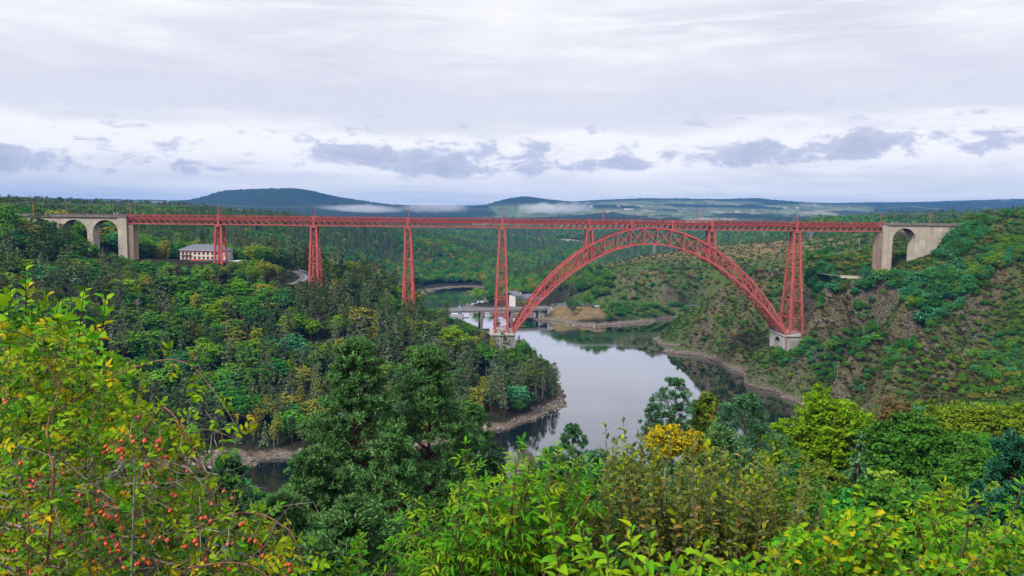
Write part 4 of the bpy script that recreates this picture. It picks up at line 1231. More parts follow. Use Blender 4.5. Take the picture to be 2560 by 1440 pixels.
def hotel():
    p = G(451, 503, 65.6); q = G(566, 501, 65.6)
    L = np.linalg.norm((q - p)[:2]); rz = math.atan2(q[1] - p[1], q[0] - p[0])
    r = empty('hotel', tuple(p), rz, 'cream three storey hotel with slate roof and red awnings beside a red pier', 'hotel')
    D, H = 11.0, 9.2
    m_ = MB(); m_.box(0, L, 0, D, -1.5, H); m_.build('wall', CREAM, r)
    ov = 0.9
    rf = MB(); z0, z1 = H - 0.05, H + 3.7
    e = [(-ov, -ov, z0), (L + ov, -ov, z0), (L + ov, D + ov, z0), (-ov, D + ov, z0)]
    ra, rb_ = (6.0, D / 2, z1), (L - 6.0, D / 2, z1)
    rf.quad(e[0], e[1], rb_, ra); rf.quad(e[2], e[3], ra, rb_); rf.quad(e[3], e[0], ra); rf.quad(e[1], e[2], rb_); rf.quad(*e[::-1])
    roof = rf.build('roof', SLATE, r)
    m_ = MB(); m_.box(-ov - 0.02, L + ov + 0.02, -ov - 0.04, -ov, z0 - 0.25, z0 + 0.02); m_.build('gutter', WHITE, roof)
    m_ = MB(); m_.box(6.6, 7.4, D / 2 - 0.4, D / 2 + 0.4, z1 - 0.5, z1 + 1.0); m_.build('chimney', WOOD, roof)
    m_ = MB(); m_.box(18.4, 18.7, D / 2 - 3, D / 2 - 2.7, z1 - 2, z1 + 0.3); m_.build('vent_pipe', WHITE, roof)
    cols = [1.9, 4.5, 7.1, 10.2, 13.3, 16.3, 19.3, 22.4, 25.6, 28.6]
    for j, zf in enumerate((6.1, 3.15)):
        for i, x in enumerate(cols):
            if x < L - 1.5:
                window_at(r, x, 0, zf, 1.25, 1.5, True, i < 3)
    for x in cols[:3]:
        window_at(r, x, 0, 0.1, 1.7, 1.9, True, False)
    # entrance front with its red awning
    m_ = MB(); m_.box(10.6, 18.6, -0.35, -0.003, -1.4, 2.1); fr = m_.build('entrance', CREAM, r)
    for x in (12.5, 14.6, 16.7):
        m_ = MB(); m_.box(x - 0.75, x + 0.75, -0.42, -0.353, -0.9, 1.5); m_.build('glass_door', GLASS, fr)
    m_ = MB(); m_.hexa([(8.4, -2.3, 1.75), (19.4, -2.3, 1.75), (19.4, -0.36, 2.5), (8.4, -0.36, 2.5), (8.4, -2.3, 2.2), (19.4, -2.3, 2.2), (19.4, -0.36, 2.9), (8.4, -0.36, 2.9)]); m_.build('awning', AWN, r)
    m_ = MB(); m_.tube([(12.3, -2.0, 1.6), (12.3, -2.0, 2.3), (12.3, -1.6, 2.75)], [1.5, 1.35, 0.3], 10); m_.build('round_awning', principled('bright_red_awning', (0.55, 0.03, 0.03), 0.6)[0], r)
    # dining wing
    w = MB(); w.box(18.8, L + 5, -4.5, -0.36, -1.6, 1.7); wing = w.build('dining_wing', CREAM, r)
    for x in np.arange(20.4, L + 4.4, 2.0):
        m_ = MB(); m_.box(x - 0.7, x + 0.7, -4.58, -4.503, -0.6, 1.1); m_.build('window', GLASS, wing)
    rf = MB(); rf.hexa([(18.2, -5.2, 1.72), (L + 5.6, -5.2, 1.72), (L + 5.6, -0.3, 1.72), (18.2, -0.3, 1.72), (18.6, -5.0, 2.0), (L + 5.4, -5.0, 2.0), (L + 5.4, -0.36, 2.9), (18.6, -0.36, 2.9)]); rf.build('roof', SLATE, wing)
    rf = MB(); rf.quad((24, -4.6, 2.3), (30, -4.6, 2.3), (27, -2.2, 4.9)); rf.quad((30, -4.6, 2.3), (30, -0.3, 2.3), (27, -2.2, 4.9)); rf.quad((24, -0.3, 2.3), (24, -4.6, 2.3), (27, -2.2, 4.9)); rf.quad((30, -0.3, 2.3), (24, -0.3, 2.3), (27, -2.2, 4.9)); rf.build('roof_gable', SLATE, wing)
    # flat roofed annexe at the right end
    a = MB(); a.box(L + 5.05, L + 13, -3.0, 6, -4.5, 1.9); an = a.build('annexe', WHITE, r)
    m_ = MB(); m_.box(L + 4.9, L + 13.3, -3.4, 6.3, 1.903, 2.4); m_.build('fascia', WHITE, an)
    for x in (L + 6.6, L + 9.0, L + 11.4):
        m_ = MB(); m_.box(x - 0.9, x + 0.9, -3.1, -3.003, -0.6, 1.3); m_.build('window', GLASS, an)
    return r


hotel()
lane = [G(405, 489, 66.75), G(450, 487, 66.35), G(500, 486, 65.7), G(560, 485, 65.2)]
ribbon('road', lane, 7.0, ASPHALT, 0.16, label='grey forecourt lane in front of the cream hotel')
tw = [G(412, 499, 66.8), G(430, 499, 66.6), G(449, 499, 66.3)]
rail_along('low_wall', tw, 0.0, 'low cream terrace wall left of the hotel', 'wall', 1.1, mat=CREAM, solid=True, thick=0.4)
sg = MB(); sg.tube([(0, 0, 0), (0, 0, 2.6)], 0.06, 6); so = sg.build('road_sign', STEEL); so.location = tuple(G(409, 492, 66.9)); tag(so, 'round blue traffic sign above the bushes left of the hotel', 'sign')
sg = MB(); sg.tube([(0, -0.12, 2.9), (0, -0.07, 2.9)], 0.75, 14); sg.build('disc', principled('sign_blue', (0.02, 0.2, 0.55), 0.5)[0], so)
sg = MB(); sg.bar((0, -0.14, 2.6), (0, -0.14, 3.2), 0.16, 0.02); sg.build('arrow', LINE, so)


# ---- cars
def make_car(paint, label, loc, rz, group, van=False):
    r = empty('parked_car', loc, rz, label, 'van' if van else 'car', group)
    L, W = (4.9, 1.95) if van else (4.2, 1.75)
    H = 2.0 if van else 1.42
    prof = [(-L / 2, 0.35), (-L / 2, 0.85), (-L * 0.42, 0.95), (-L * 0.36, H * 0.97), (-L * 0.05, H), (L * 0.14, H * 0.96), (L * 0.28, 0.98), (L * 0.47, 0.82), (L / 2, 0.6), (L / 2, 0.35)]
    m_ = MB(); n = len(prof)
    m_.v = [(x, -W / 2 * (1 if z < 1 else 0.84), z) for x, z in prof] + [(x, W / 2 * (1 if z < 1 else 0.84), z) for x, z in prof]
    m_.f = [tuple(range(n)), tuple(range(2 * n - 1, n - 1, -1))] + [(i, i + n, (i + 1) % n + n, (i + 1) % n) for i in range(n)]
    m_.build('body', paint, r)
    g = MB()
    for sd in (-1, 1):
        g.quad(*[(x, sd * W / 2 * 0.93, z) for x, z in ((-L * 0.36, 1.0), (L * 0.22, 1.0), (L * 0.1, H * 0.92), (-L * 0.33, H * 0.92))][::sd])
    g.quad((L * 0.265, -W * 0.38, 1.05), (L * 0.265, W * 0.38, 1.05), (L * 0.155, W * 0.36, H * 0.95), (L * 0.155, -W * 0.36, H * 0.95))
    g.build('windows' if False else 'window', GLASS, r)
    for sx in (-0.3, 0.31):
        for sd in (-1, 1):
            t = MB(); t.tube([(sx * L, sd * (W / 2 - 0.2), 0.32), (sx * L, sd * (W / 2 + 0.02), 0.32)], 0.32, 10); t.build('wheel', TYRE, r)
    return r


for px, Z, paint, rz, lab in ((462, 491, CARD, 0.3, 'black car parked by the left end of the hotel'), (489, 490, CARW, 1.3, 'white car parked before the hotel entrance'), (496.5, 489.5, CARG, 1.4, 'grey car parked right of the white one at the hotel'), (506, 489, CARW, 1.2, 'white car parked below the hotel dining wing')):
    p = G(px, Z, 66); make_car(paint, lab, (p[0], p[1], h1(p[0], p[1]) + 0.17), rz, 'cars parked at the hotel')


# ---- white inn by the lake
def inn():
    p = G(1288, 772, 7.2)
    r = empty('lakeside_inn', (p[0], p[1], 4.5), 0.52, 'white lakeside inn with stepped slate roofs half hidden by the arch', 'inn')
    m_ = MB(); m_.box(0, 9, 0, 13, 0, 13.0); m_.build('wall', WHITE, r)
    rf = MB(); rf.hexa([(-0.5, -0.6, 13.0), (9.5, -0.6, 13.0), (9.5, 13.6, 15.5), (-0.5, 13.6, 15.5), (-0.5, -0.6, 13.4), (9.5, -0.6, 13.4), (9.5, 13.6, 17.4), (-0.5, 13.6, 17.4)]); rf.build('roof', SLATE, r)
    for zf in (1.6, 4.3, 7.2, 10.1):
        m_ = MB(); m_.box(0.6, 8.4, -0.1, -0.003, zf, zf + 1.5); f = m_.build('window', GLASS, r)
        for k in range(4):
            q = MB(); q.box(1.9 + k * 1.7, 2.3 + k * 1.7, -0.14, -0.103, zf, zf + 1.5); q.build('mullion', WHITE, f)
        if zf > 3:
            m_ = MB(); m_.box(0.2, 8.8, -0.9, -0.103, zf - 0.5, zf - 0.2); m_.build('balcony', WOOD, r)
    m_ = MB(); m_.box(9.003, 26, 1.5, 12, 0, 9.6); m_.build('wall', WHITE, r)
    rf = MB(); rf.hexa([(9.01, 0.6, 9.4), (26.8, 0.6, 9.4), (26.8, 12.5, 9.4), (9.01, 12.5, 9.4), (9.01, 0.6, 9.7), (26.8, 0.6, 9.7), (26.8, 7.5, 14.2), (9.01, 7.5, 14.2)]); rf.build('roof', SLATE, r)
    m_ = MB(); m_.box(9.2, 10.4, 5, 6.4, 9, 16.2); m_.build('chimney', WHITE, r)
    for k in range(7):
        m_ = MB(); m_.box(10.5 + k * 2.2, 11.7 + k * 2.2, 1.38, 1.497, 5.2, 7.0); m_.build('window', GLASS, r)
    m_ = MB(); m_.box(9.01, 30, -3.5, 1.49, 0, 4.4); m_.build('terrace_wing', WHITE, r)
    m_ = MB(); m_.hexa([(8.8, -4, 4.41), (30.6, -4, 4.41), (30.6, 1.3, 4.41), (8.8, 1.3, 4.41), (8.8, -4, 4.7), (30.6, -4, 4.7), (30.6, 1.3, 6.6), (8.8, 1.3, 6.6)]); m_.build('wing_roof', SLATE, r)
    m_ = MB(); m_.box(26.01, 36, 0, 9, 0, 7.4); m_.build('wall', WHITE, r)
    rf = MB(); rf.hexa([(25.6, -0.5, 7.4), (36.5, -0.5, 7.4), (36.5, 9.5, 7.4), (25.6, 9.5, 7.4), (25.6, -0.5, 7.6), (36.5, -0.5, 7.6), (36.5, 4.5, 10.6), (25.6, 4.5, 10.6)]); rf.build('roof', SLATE, r)


inn()


def house(px, Z, w, d, h, rh, wall, roof, label, rz=0.2, z=None, group=None, win=True):
    p = G(px, Z, 0); z = h1(p[0], p[1]) if z is None else z
    r = empty('house', (p[0], p[1], z), rz, label, 'house', group)
    m_ = MB(); m_.box(-w / 2, w / 2, -d / 2, d / 2, -2, h); m_.quad((-w / 2, -d / 2, h), (-w / 2, 0, h + rh), (-w / 2, d / 2, h)); m_.quad((w / 2, -d / 2, h), (w / 2, d / 2, h), (w / 2, 0, h + rh)); m_.build('wall', wall, r)
    m_ = MB(); o_ = 0.5
    for sd in (-1, 1):
        m_.hexa([(-w / 2 - o_, sd * (d / 2 + o_), h - 0.35), (w / 2 + o_, sd * (d / 2 + o_), h - 0.35), (w / 2 + o_, 0, h + rh), (-w / 2 - o_, 0, h + rh), (-w / 2 - o_, sd * (d / 2 + o_), h - 0.1), (w / 2 + o_, sd * (d / 2 + o_), h - 0.1), (w / 2 + o_, 0, h + rh + 0.25), (-w / 2 - o_, 0, h + rh + 0.25)])
    m_.build('roof', roof, r)
    if win:
        for k in range(max(2, int(w / 4))):
            x = -w / 2 + (k + 0.5) * w / max(2, int(w / 4)); m_ = MB(); m_.box(x - 0.6, x + 0.6, -d / 2 - 0.08, -d / 2 - 0.003, h * 0.35, h * 0.7); m_.build('window', GLASS, r)
    return r


house(190, 475, 9, 7, 4.5, 2.4, WHITE, CONCRETE, 'small pale roofed house seen through the left stone arch', 0.3)
PALE = mottled('pale_barn', (0.75, 0.74, 0.72), (0.65, 0.64, 0.62), 0.2, 0.8)
for i, (px, Z, w, lab) in enumerate(((1570, 4700, 60, 'long white farm building on the plateau above the arch crown'), (1452, 4300, 22, 'white farmhouse beside the mist on the plateau'), (1840, 4300, 22, 'white gabled house on the plateau right of the hooped mast'), (1795, 4600, 18, 'small white house high on the blue plateau'),
                                (1476, 4800, 20, 'pale house left of the long farm building'), (1545, 4850, 18, 'pale house close to the long farm building'), (1990, 5200, 20, 'pale house on the far plateau behind the right tall pier'), (1880, 4900, 24, 'pale barn on the far plateau near the right tall pier'), (1520, 4300, 18, 'pale house among the plateau woods left of the crown'), (1700, 4500, 20, 'pale house among the plateau fields right of the crown'))):
    house(px, Z, w, 12, 6, 4, PALE, SLATE if i % 2 else CONCRETE, lab, 0.15 * (i % 5) - 0.3)


# ---- road bridge over the lake arm
def road_bridge():
    a = G(1060, 692, 11.4); b = G(1371, 733, 11.4)
    L = float(np.linalg.norm((b - a)[:2])); rz = math.atan2(b[1] - a[1], b[0] - a[0])
    r = empty('road_bridge', (a[0], a[1], 0), rz, 'low concrete road bridge across the lake arm behind the tall pier', 'bridge')
    W = 4.6
    m_ = MB(); m_.box(0, L, -W, W, 10.6, 11.3); m_.box(0, L, -W - 0.35, -W - 0.01, 10.3, 11.6); m_.box(0, L, W + 0.01, W + 0.35, 10.3, 11.6); m_.build('deck', CONCRETE, r)
    for t in (-W + 0.5, -1.2, 1.2, W - 0.5):
        m_ = MB(); m_.box(0, L, t - 0.3, t + 0.3, 8.7, 10.597); m_.build('beam', CONCRETE, r)
    m_ = MB(); m_.box(0, L, -W + 0.8, W - 0.8, 11.303, 11.33); m_.build('road_surface', ASPHALT, r)
    for sd in (-1, 1):
        m_ = MB(); m_.box(0, L, sd * W - 0.05, sd * W + 0.05, 12.25, 12.45); m_.box(0, L, sd * W - 0.03, sd * W + 0.03, 11.85, 11.95)
        for x in np.arange(0.5, L, 2.5):
            m_.box(x - 0.05, x + 0.05, sd * W - 0.04, sd * W + 0.04, 11.3, 12.25)
        m_.build('railing', STEEL, r)
    inv = lambda px: float((G(px, 712, 5) - a) @ np.array([math.cos(rz), math.sin(rz), 0]))
    for px in (1112, 1200, 1284):
        x = inv(px)
        m_ = MB(); m_.box(x - 1.1, x + 1.1, -W + 0.3, -W + 1.6, -3, 8.3); m_.box(x - 1.1, x + 1.1, W - 1.6, W - 0.3, -3, 8.3); m_.box(x - 0.9, x + 0.9, -W + 1.6, W - 1.6, -3, 3.4)
        m_.box(x - 1.3, x + 1.3, -W, W, 8.303, 8.697); m_.build('pier', CONC_DARK, r)
        m_ = MB(); m_.box(x - 1.12, x + 1.12, -W + 0.28, -W + 0.32, -3, 3.0); m_.build('tide_band', STONE_WARM, r)
    x = inv(1362); m_ = MB()
    for tt in (-3.6, -1.2, 1.2, 3.6):
        m_.box(x - 0.6, x + 0.6, tt - 0.6, tt + 0.6, -1, 8.3)
    m_.box(x - 0.8, x + 0.8, -W, W, 8.303, 8.697); m_.build('pier', CONC_DARK, r)
    x2 = L
    m_ = MB(); m_.box(x2 - 2.2, x2 + 1, -W - 0.3, W + 0.3, -1, 10.58); m_.build('abutment', CONCRETE, r)
    m_ = MB(); m_.hexa([(x2 + 1.003, -W - 0.3, 1), (x2 + 13, -W - 6.5, 4.5), (x2 + 13, -W - 5.9, 4.5), (x2 + 1.003, -W + 0.3, 1), (x2 + 1.003, -W - 0.3, 11.2), (x2 + 13, -W - 6.5, 6.2), (x2 + 13, -W - 5.9, 6.2), (x2 + 1.003, -W + 0.3, 11.2)]); m_.build('wing_wall', CONCRETE, r)


road_bridge()
apr = [G(1368, 733, 11.35), G(1388, 737, 11.35), G(1405, 742, 11.3)]
ribbon('road', apr, 8.0, ASPHALT, 0.09, label='road approach joining the low concrete bridge')
pk = [G(1385, 748, 11.4), G(1430, 757, 11.6), G(1462, 752, 11.5)]
ribbon('car_park', pk, 20, ASPHALT, 0.14, label='asphalt junction and car park by the road bridge')
mk_ = [G(1410, 752, 11.5), G(1432, 756, 11.6)]
for i, (c, lab) in enumerate(((-3.5, 'white arrow marking on the junction, nearer one'), (2.5, 'white arrow marking on the junction, farther one'))):
    ribbon('road_marking', mk_, 1.8, LINE, 0.155, label=lab, cross=c, sub=1)
for px, Z, paint, rz, lab, van in ((1388, 744, CARB, 0.6, 'blue and yellow car at the junction by the road bridge', False), (1377, 742, CARW, 2.8, 'white van behind the arch foot by the road bridge', True), (1370, 741, CARD, 2.6, 'dark car behind the arch foot by the road bridge', False),
                              (1491, 737, CARW, 0.2, 'white car leftmost in the lakeside row under the trees', False), (1496, 738, CARW, 0.3, 'white car second from left in the lakeside row', False), (1501, 738.5, CARG, 0.2, 'grey car in the middle of the lakeside row', False), (1505, 739, CARW, 0.35, 'white car right of the grey one in the lakeside row', False), (1484, 737, CARD, 0.2, 'dark car at the left end of the lakeside row', False)):
    p = G(px, Z, 11.5); make_car(paint, lab, (p[0], p[1], h1(p[0], p[1]) + 0.2), rz, 'cars parked by the lake road', van)


def bus_shelter():
    p = G(1431, 748, 11.5)
    r = empty('bus_shelter', (p[0], p[1], h1(p[0], p[1])), 0.2, 'small white shelter beside the road junction', 'shelter')
    m_ = MB(); m_.box(-2, 2, 1.4, 1.6, 0, 3.2); m_.box(-2, -1.8, -1.3, 1.397, 0, 3.2); m_.box(1.8, 2, -1.3, 1.397, 0, 3.2); m_.build('wall', WHITE, r)
    m_ = MB(); m_.box(-2.3, 2.3, -1.7, 1.8, 3.203, 3.45); m_.build('roof', WHITE, r)
    m_ = MB(); m_.box(-1.7, 1.7, 1.33, 1.397, 1.0, 2.6); m_.build('notice_board', principled('notice_red', (0.5, 0.2, 0.15), 0.7)[0], r)
    m_ = MB(); m_.box(-1.7, 1.7, 0.6, 1.2, 0.4, 0.5); m_.build('bench', WOOD, r)


bus_shelter()


def lamp(px, Z, h, label, arm=True, wood=False):
    p = G(px, Z, 12); z = h1(p[0], p[1])
    r = empty('street_lamp' if arm else 'utility_pole', (p[0], p[1], z - 0.3), 0, label, 'street lamp' if arm else 'pole')
    m_ = MB(); m_.tube([(0, 0, 0), (0, 0, h)], [0.16, 0.11], 6); m_.build('pole', STEEL if not wood else CONCRETE, r)
    m_ = MB()
    if arm:
        m_.tube([(0, 0, h - 0.1), (0.8, 0, h + 0.4), (2.4, 0, h + 0.8)], 0.07, 5); m_.build('arm', STEEL, r)
        m_ = MB(); m_.box(2.3, 3.3, -0.18, 0.18, h + 0.72, h + 0.92); m_.build('lamp_head', STEEL, r)
    else:
        m_.bar((-1.1, 0, h - 0.5), (1.1, 0, h - 0.5), 0.14); m_.build('crossarm', STEEL, r)
        for x in (-1, 0, 1):
            q = MB(); q.tube([(x, 0, h - 0.42), (x, 0, h - 0.1)], 0.07, 5); q.build('insulator', WHITE, r)
    return r


lamp(1436, 745, 11, 'tall grey street lamp beside the white shelter')
lamp(1460, 800, 9, 'pale utility pole on the slope above the car park', False, True)
lamp(1507, 860, 9, 'pale utility pole on the green slope under the arch', False, True)
lamp(1590, 880, 10, 'pale utility pole on the brown slope under the arch crown', False, True)
lamp(578, 520, 8.5, 'wooden cross armed pole right of the hotel', False, True)
lamp(280, 455, 10, 'pale pole with crossarm under the left stone arch', False, True)
lamp(275, 462, 13, 'tall thin steel pole under the left stone arch', False)
lamp(2139, 700, 12, 'thin pale pole on the green slope left of the right stone arch', False, True)
for px, Z, lab in ((1412, 752, 'small white road sign on the junction verge, left one'), (1448, 742, 'small white road sign right of the dark round bush'), (1421, 757, 'small white marker sign at the road junction edge')):
    p = G(px, Z, 12); m_ = MB(); m_.tube([(0, 0, 0), (0, 0, 2.2)], 0.05, 5)
    o = m_.build('road_sign', STEEL); o.location = (p[0], p[1], h1(p[0], p[1])); tag(o, lab, 'sign')
    m_ = MB(); m_.box(-0.45, 0.45, -0.1, -0.06, 1.7, 2.8); m_.build('sign_plate', LINE, o)


# ---- lattice pylons
def pylon(px, Z, h, label, zb=None):
    p = G(px, Z, 30); z = h1(p[0], p[1]) if zb is None else zb
    r = empty('electricity_pylon', (p[0], p[1], z), 0.3, label, 'pylon', 'electricity pylons in the valley')
    body = MB(); hb = h * 0.62; wb, wt = h * 0.085, h * 0.03
    def c(sx, sy, t):
        k = wb + (wt - wb) * t
        return (sx * k, sy * k, hb * t)
    for sx in (-1, 1):
        for sy in (-1, 1):
            body.bar(c(sx, sy, 0), c(sx, sy, 1), 0.3)
    for i in range(5):
        t0, t1 = i / 5, (i + 1) / 5
        for (ax, ay, bx, by) in ((-1, -1, 1, -1), (1, -1, 1, 1), (1, 1, -1, 1), (-1, 1, -1, -1)):
            body.bar(c(ax, ay, t0), c(bx, by, t1), 0.16); body.bar(c(bx, by, t0), c(ax, ay, t1), 0.16)
    body.build('tower', STEEL, r)
    hd = MB(); wx = h * 0.17
    for sx in (-1, 1):
        hd.bar((sx * wt, 0, hb), (sx * wx, 0, h * 0.8), 0.26); hd.bar((sx * wx, 0, h * 0.8), (sx * wx * 0.55, 0, h), 0.22); hd.bar((0, 0, hb), (sx * wx * 0.8, 0, h * 0.72), 0.2); hd.bar((sx * wt, 0, hb), (sx * wx * 0.3, 0, h * 0.8), 0.2)
    hd.build('head_frame', STEEL, r)
    ca = MB(); ca.bar((-h * 0.28, 0, h * 0.8), (h * 0.28, 0, h * 0.8), 0.4); ca.bar((-h * 0.28, 0, h * 0.8), (-wx, 0, h * 0.87), 0.2); ca.bar((h * 0.28, 0, h * 0.8), (wx, 0, h * 0.87), 0.2); ca.build('crossarm', STEEL, r)


pylon(1634, 960, 26, 'grey lattice pylon in front of the woods under the arch crown')
pylon(2023, 1000, 24, 'lattice pylon behind the right tall pier under the girder')
pylon(722, 500, 15, 'small pale lattice pylon among the trees left of the second pier', None)
pylon(1908, 1250, 26, 'faint lattice pylon on the dark valley side right of the arch')


# ---- boats
def tour_boat(px, py, L, rz, label):
    p = S(px, py)
    r = empty('tour_boat', (p[0], p[1], 0), rz, label, 'boat', 'boats moored by the road bridge')
    m_ = MB(); W = L * 0.13
    sec = [(-L / 2, 0.8), (-L * 0.3, 1), (L * 0.25, 1), (L * 0.42, 0.6), (L / 2, 0.05)]
    for (xa, wa), (xb, wb_) in zip(sec[:-1], sec[1:]):
        m_.hexa([(xa, -W * wa * 0.8, -0.3), (xb, -W * wb_ * 0.8, -0.3), (xb, W * wb_ * 0.8, -0.3), (xa, W * wa * 0.8, -0.3), (xa, -W * wa, 1.0), (xb, -W * wb_, 1.0), (xb, W * wb_, 1.0), (xa, W * wa, 1.0)])
    m_.build('hull', CARW, r)
    m_ = MB(); m_.box(-L * 0.38, L * 0.22, -W * 0.85, W * 0.85, 1.003, 3.0); cb = m_.build('cabin', CARW, r)
    for k in range(7):
        x = -L * 0.35 + k * L * 0.08
        for sd in (-1, 1):
            q = MB(); q.box(x, x + L * 0.05, sd * W * 0.87 - 0.03, sd * W * 0.87 + 0.03, 1.7, 2.5); q.build('window', GLASS, cb)
    m_ = MB(); m_.box(-L * 0.4, L * 0.25, -W * 0.92, W * 0.92, 3.003, 3.2); m_.build('roof', CARW, r)
    m_ = MB(); m_.box(L * 0.05, L * 0.18, -W * 0.5, W * 0.5, 3.203, 4.6); m_.build('wheelhouse', CARB, r)


tour_boat(1143, 792, 26, -0.25, 'white tour boat with a row of dark windows under the road bridge')
tour_boat(1137, 806, 18, -0.35, 'smaller white boat moored in front of the tour boat')
tour_boat(1220, 789, 7, 0.1, 'small pale blue boat moored between the road bridge piers')
m_ = MB(); m_.tube([(0, 0, -0.2), (0, 0, 0.25), (0, 0, 0.7)], [0.35, 0.45, 0.1], 8); bo = m_.build('buoy', LINE); bo.location = tuple(S(1125, 772)); tag(bo, 'tiny white buoy on the dark lake arm', 'buoy')
# ------------------------------------------------------------------ trees
def unit(v):
    return v / (np.linalg.norm(v, axis=1, keepdims=True) + 1e-9)


def rnd_dir(n, g):
    return unit(g.normal(size=(n, 3)))


def cards(pos, nrm, L, W, g, axis=None, bend=0.15):
    """leaf-shaped quads: pos (n,3), facing nrm, long axis random in the plane unless given"""
    n = len(pos)
    nrm = unit(nrm)
    a = rnd_dir(n, g) if axis is None else axis
    a = unit(a - nrm * (a * nrm).sum(1, keepdims=True))
    b = np.cross(nrm, a)
    L = np.broadcast_to(L, n)[:, None]; W = np.broadcast_to(W, n)[:, None]
    v = np.stack([pos - a * L * 0.5, pos + b * W * 0.5 + nrm * L * bend * 0.3, pos + a * L * 0.5 - nrm * L * bend, pos - b * W * 0.5 + nrm * L * bend * 0.3], 1).reshape(-1, 3)
    f = np.arange(4 * n).reshape(n, 4)
    return v, f


def merge(parts):
    vs, fs, k = [], [], 0
    for v, f in parts:
        vs.append(v); fs.append(f + k); k += len(v)
    return np.concatenate(vs), np.concatenate(fs)


def blob(c, r3, n, g, L, up=0.35, shell=0.5, asp=0.7):
    d = rnd_dir(n, g)
    rad = (shell + (1 - shell) * g.random(n) ** 0.5)[:, None]
    pos = np.asarray(c) + d * np.asarray(r3) * rad
    nrm = d / np.asarray(r3) * np.mean(r3) + g.normal(size=(n, 3)) * 0.45 + np.array([0, 0, up])
    Ls = L * (0.7 + 0.6 * g.random(n))
    return cards(pos, nrm, Ls, Ls * asp, g)


def spiky(c, r3, n, g, L, asp=0.26):
    """needle sprays: narrow cards pointing outwards and up from sub-clumps inside a pad"""
    k = max(3, n // 45)
    d = rnd_dir(k, g); d[:, 2] = np.abs(d[:, 2]) * 0.9 - 0.25
    sub = np.asarray(c) + d * np.asarray(r3) * (0.45 + 0.55 * g.random((k, 1)) ** 0.6)
    w = g.integers(0, k, n)
    s3 = np.mean(r3) * 0.30
    q = rnd_dir(n, g)
    pos = sub[w] + q * s3 * (0.3 + 0.7 * g.random((n, 1)))
    ax = q * 0.9 + d[w] * 0.6 + np.array([0, 0, 0.55]) + g.normal(size=(n, 3)) * 0.25
    nr = np.cross(ax, rnd_dir(n, g)) + np.array([0, 0, 0.5])
    Ls = L * (0.7 + 0.7 * g.random(n))
    return cards(pos, nr, Ls, Ls * asp, g, ax, 0.1)


def crown_broad(seed, h, r, n_leaf, L, base=0.25, lobes=26, tall=1.0):
    """lumpy deciduous crown from h*base to h"""
    g = np.random.default_rng(seed)
    zc = h * (base + 1) / 2; rz = h * (1 - base) / 2
    P_ = []
    k = 0
    cents = []
    while len(cents) < lobes:
        d = rnd_dir(1, g)[0]
        if d[2] < -0.55:
            continue
        q = 0.50 + 0.30 * g.random()
        # egg shape: widest below the middle
        wz = d[2] * q
        wide = (1.0 - 0.28 * max(wz, 0)) if tall >= 1 else 1.0
        c = np.array([d[0] * r * q * wide, d[1] * r * q * wide, zc + d[2] * rz * q])
        if any(np.linalg.norm((c - o) / np.array([r, r, rz])) < 0.23 for o in cents) and k < 400 and lobes < 40:
            k += 1
            continue
        cents.append(c)
    per = n_leaf // lobes
    for c in cents:
        s = (0.20 + 0.24 * g.random()) * min(1.0, (30 / lobes) ** 0.5)
        k = max(4, per // 38)
        d = rnd_dir(k, g); d[:, 2] = d[:, 2] * 0.8 + 0.15
        sub = c + d * np.array([r * s * 1.1, r * s * 1.1, rz * s * 0.85]) * (0.55 + 0.6 * g.random((k, 1)))
        m = max(4, per // k)
        for q in sub:
            e = (0.30 + 0.22 * g.random()) * s
            P_.append(blob(q, (r * e * 1.25, r * e * 1.25, rz * e * 0.55), m, g, L, up=0.6, shell=0.3))
    P_.append(blob((0, 0, zc - rz * 0.05), (r * 0.72, r * 0.72, rz * 0.8), n_leaf // 5, g, L * 1.1, shell=0.75))
    return merge(P_)


def crown_spruce(seed, h, r, levels, per, L, base=0.08, droop=0.35, gap=0.12):
    g = np.random.default_rng(seed)
    P_ = []
    for i in range(levels):
        t = (i + 0.5 * g.random()) / levels
        z = h * (base + (1 - base) * t)
        R_ = r * (1 - t) ** 0.8 * (0.8 + 0.4 * g.random()) + 0.05 * r
        nb = max(4, int(8 * (1 - 0.5 * t)))
        a0 = g.random() * 6.28
        for b in range(nb):
            if g.random() < gap:
                continue
            a = a0 + 6.283 * b / nb + g.normal() * 0.2
            ln = R_ * (0.75 + 0.4 * g.random())
            m = max(3, int(per * (0.35 + 0.65 * (1 - t))))
            s = np.sqrt(g.random(m))
            lat = g.normal(size=m) * 0.16 * ln * (1.1 - s)
            x = ln * s
            zz = z - droop * ln * s ** 1.4 + 0.12 * ln * s ** 3 + g.normal(size=m) * 0.05 * ln
            pos = np.stack([x * math.cos(a) - lat * math.sin(a), x * math.sin(a) + lat * math.cos(a), zz], 1)
            ax = np.stack([np.full(m, math.cos(a)), np.full(m, math.sin(a)), np.full(m, -droop)], 1) + g.normal(size=(m, 3)) * 0.5
            nr = np.tile([0.35 * math.cos(a), 0.35 * math.sin(a), 0.9], (m, 1)) + g.normal(size=(m, 3)) * 0.35
            Ls = L * (0.7 + 0.6 * g.random(m)) * (1 - 0.35 * t)
            P_.append(cards(pos, nr, Ls, Ls * 0.5, g, ax, 0.2))
    return merge(P_)


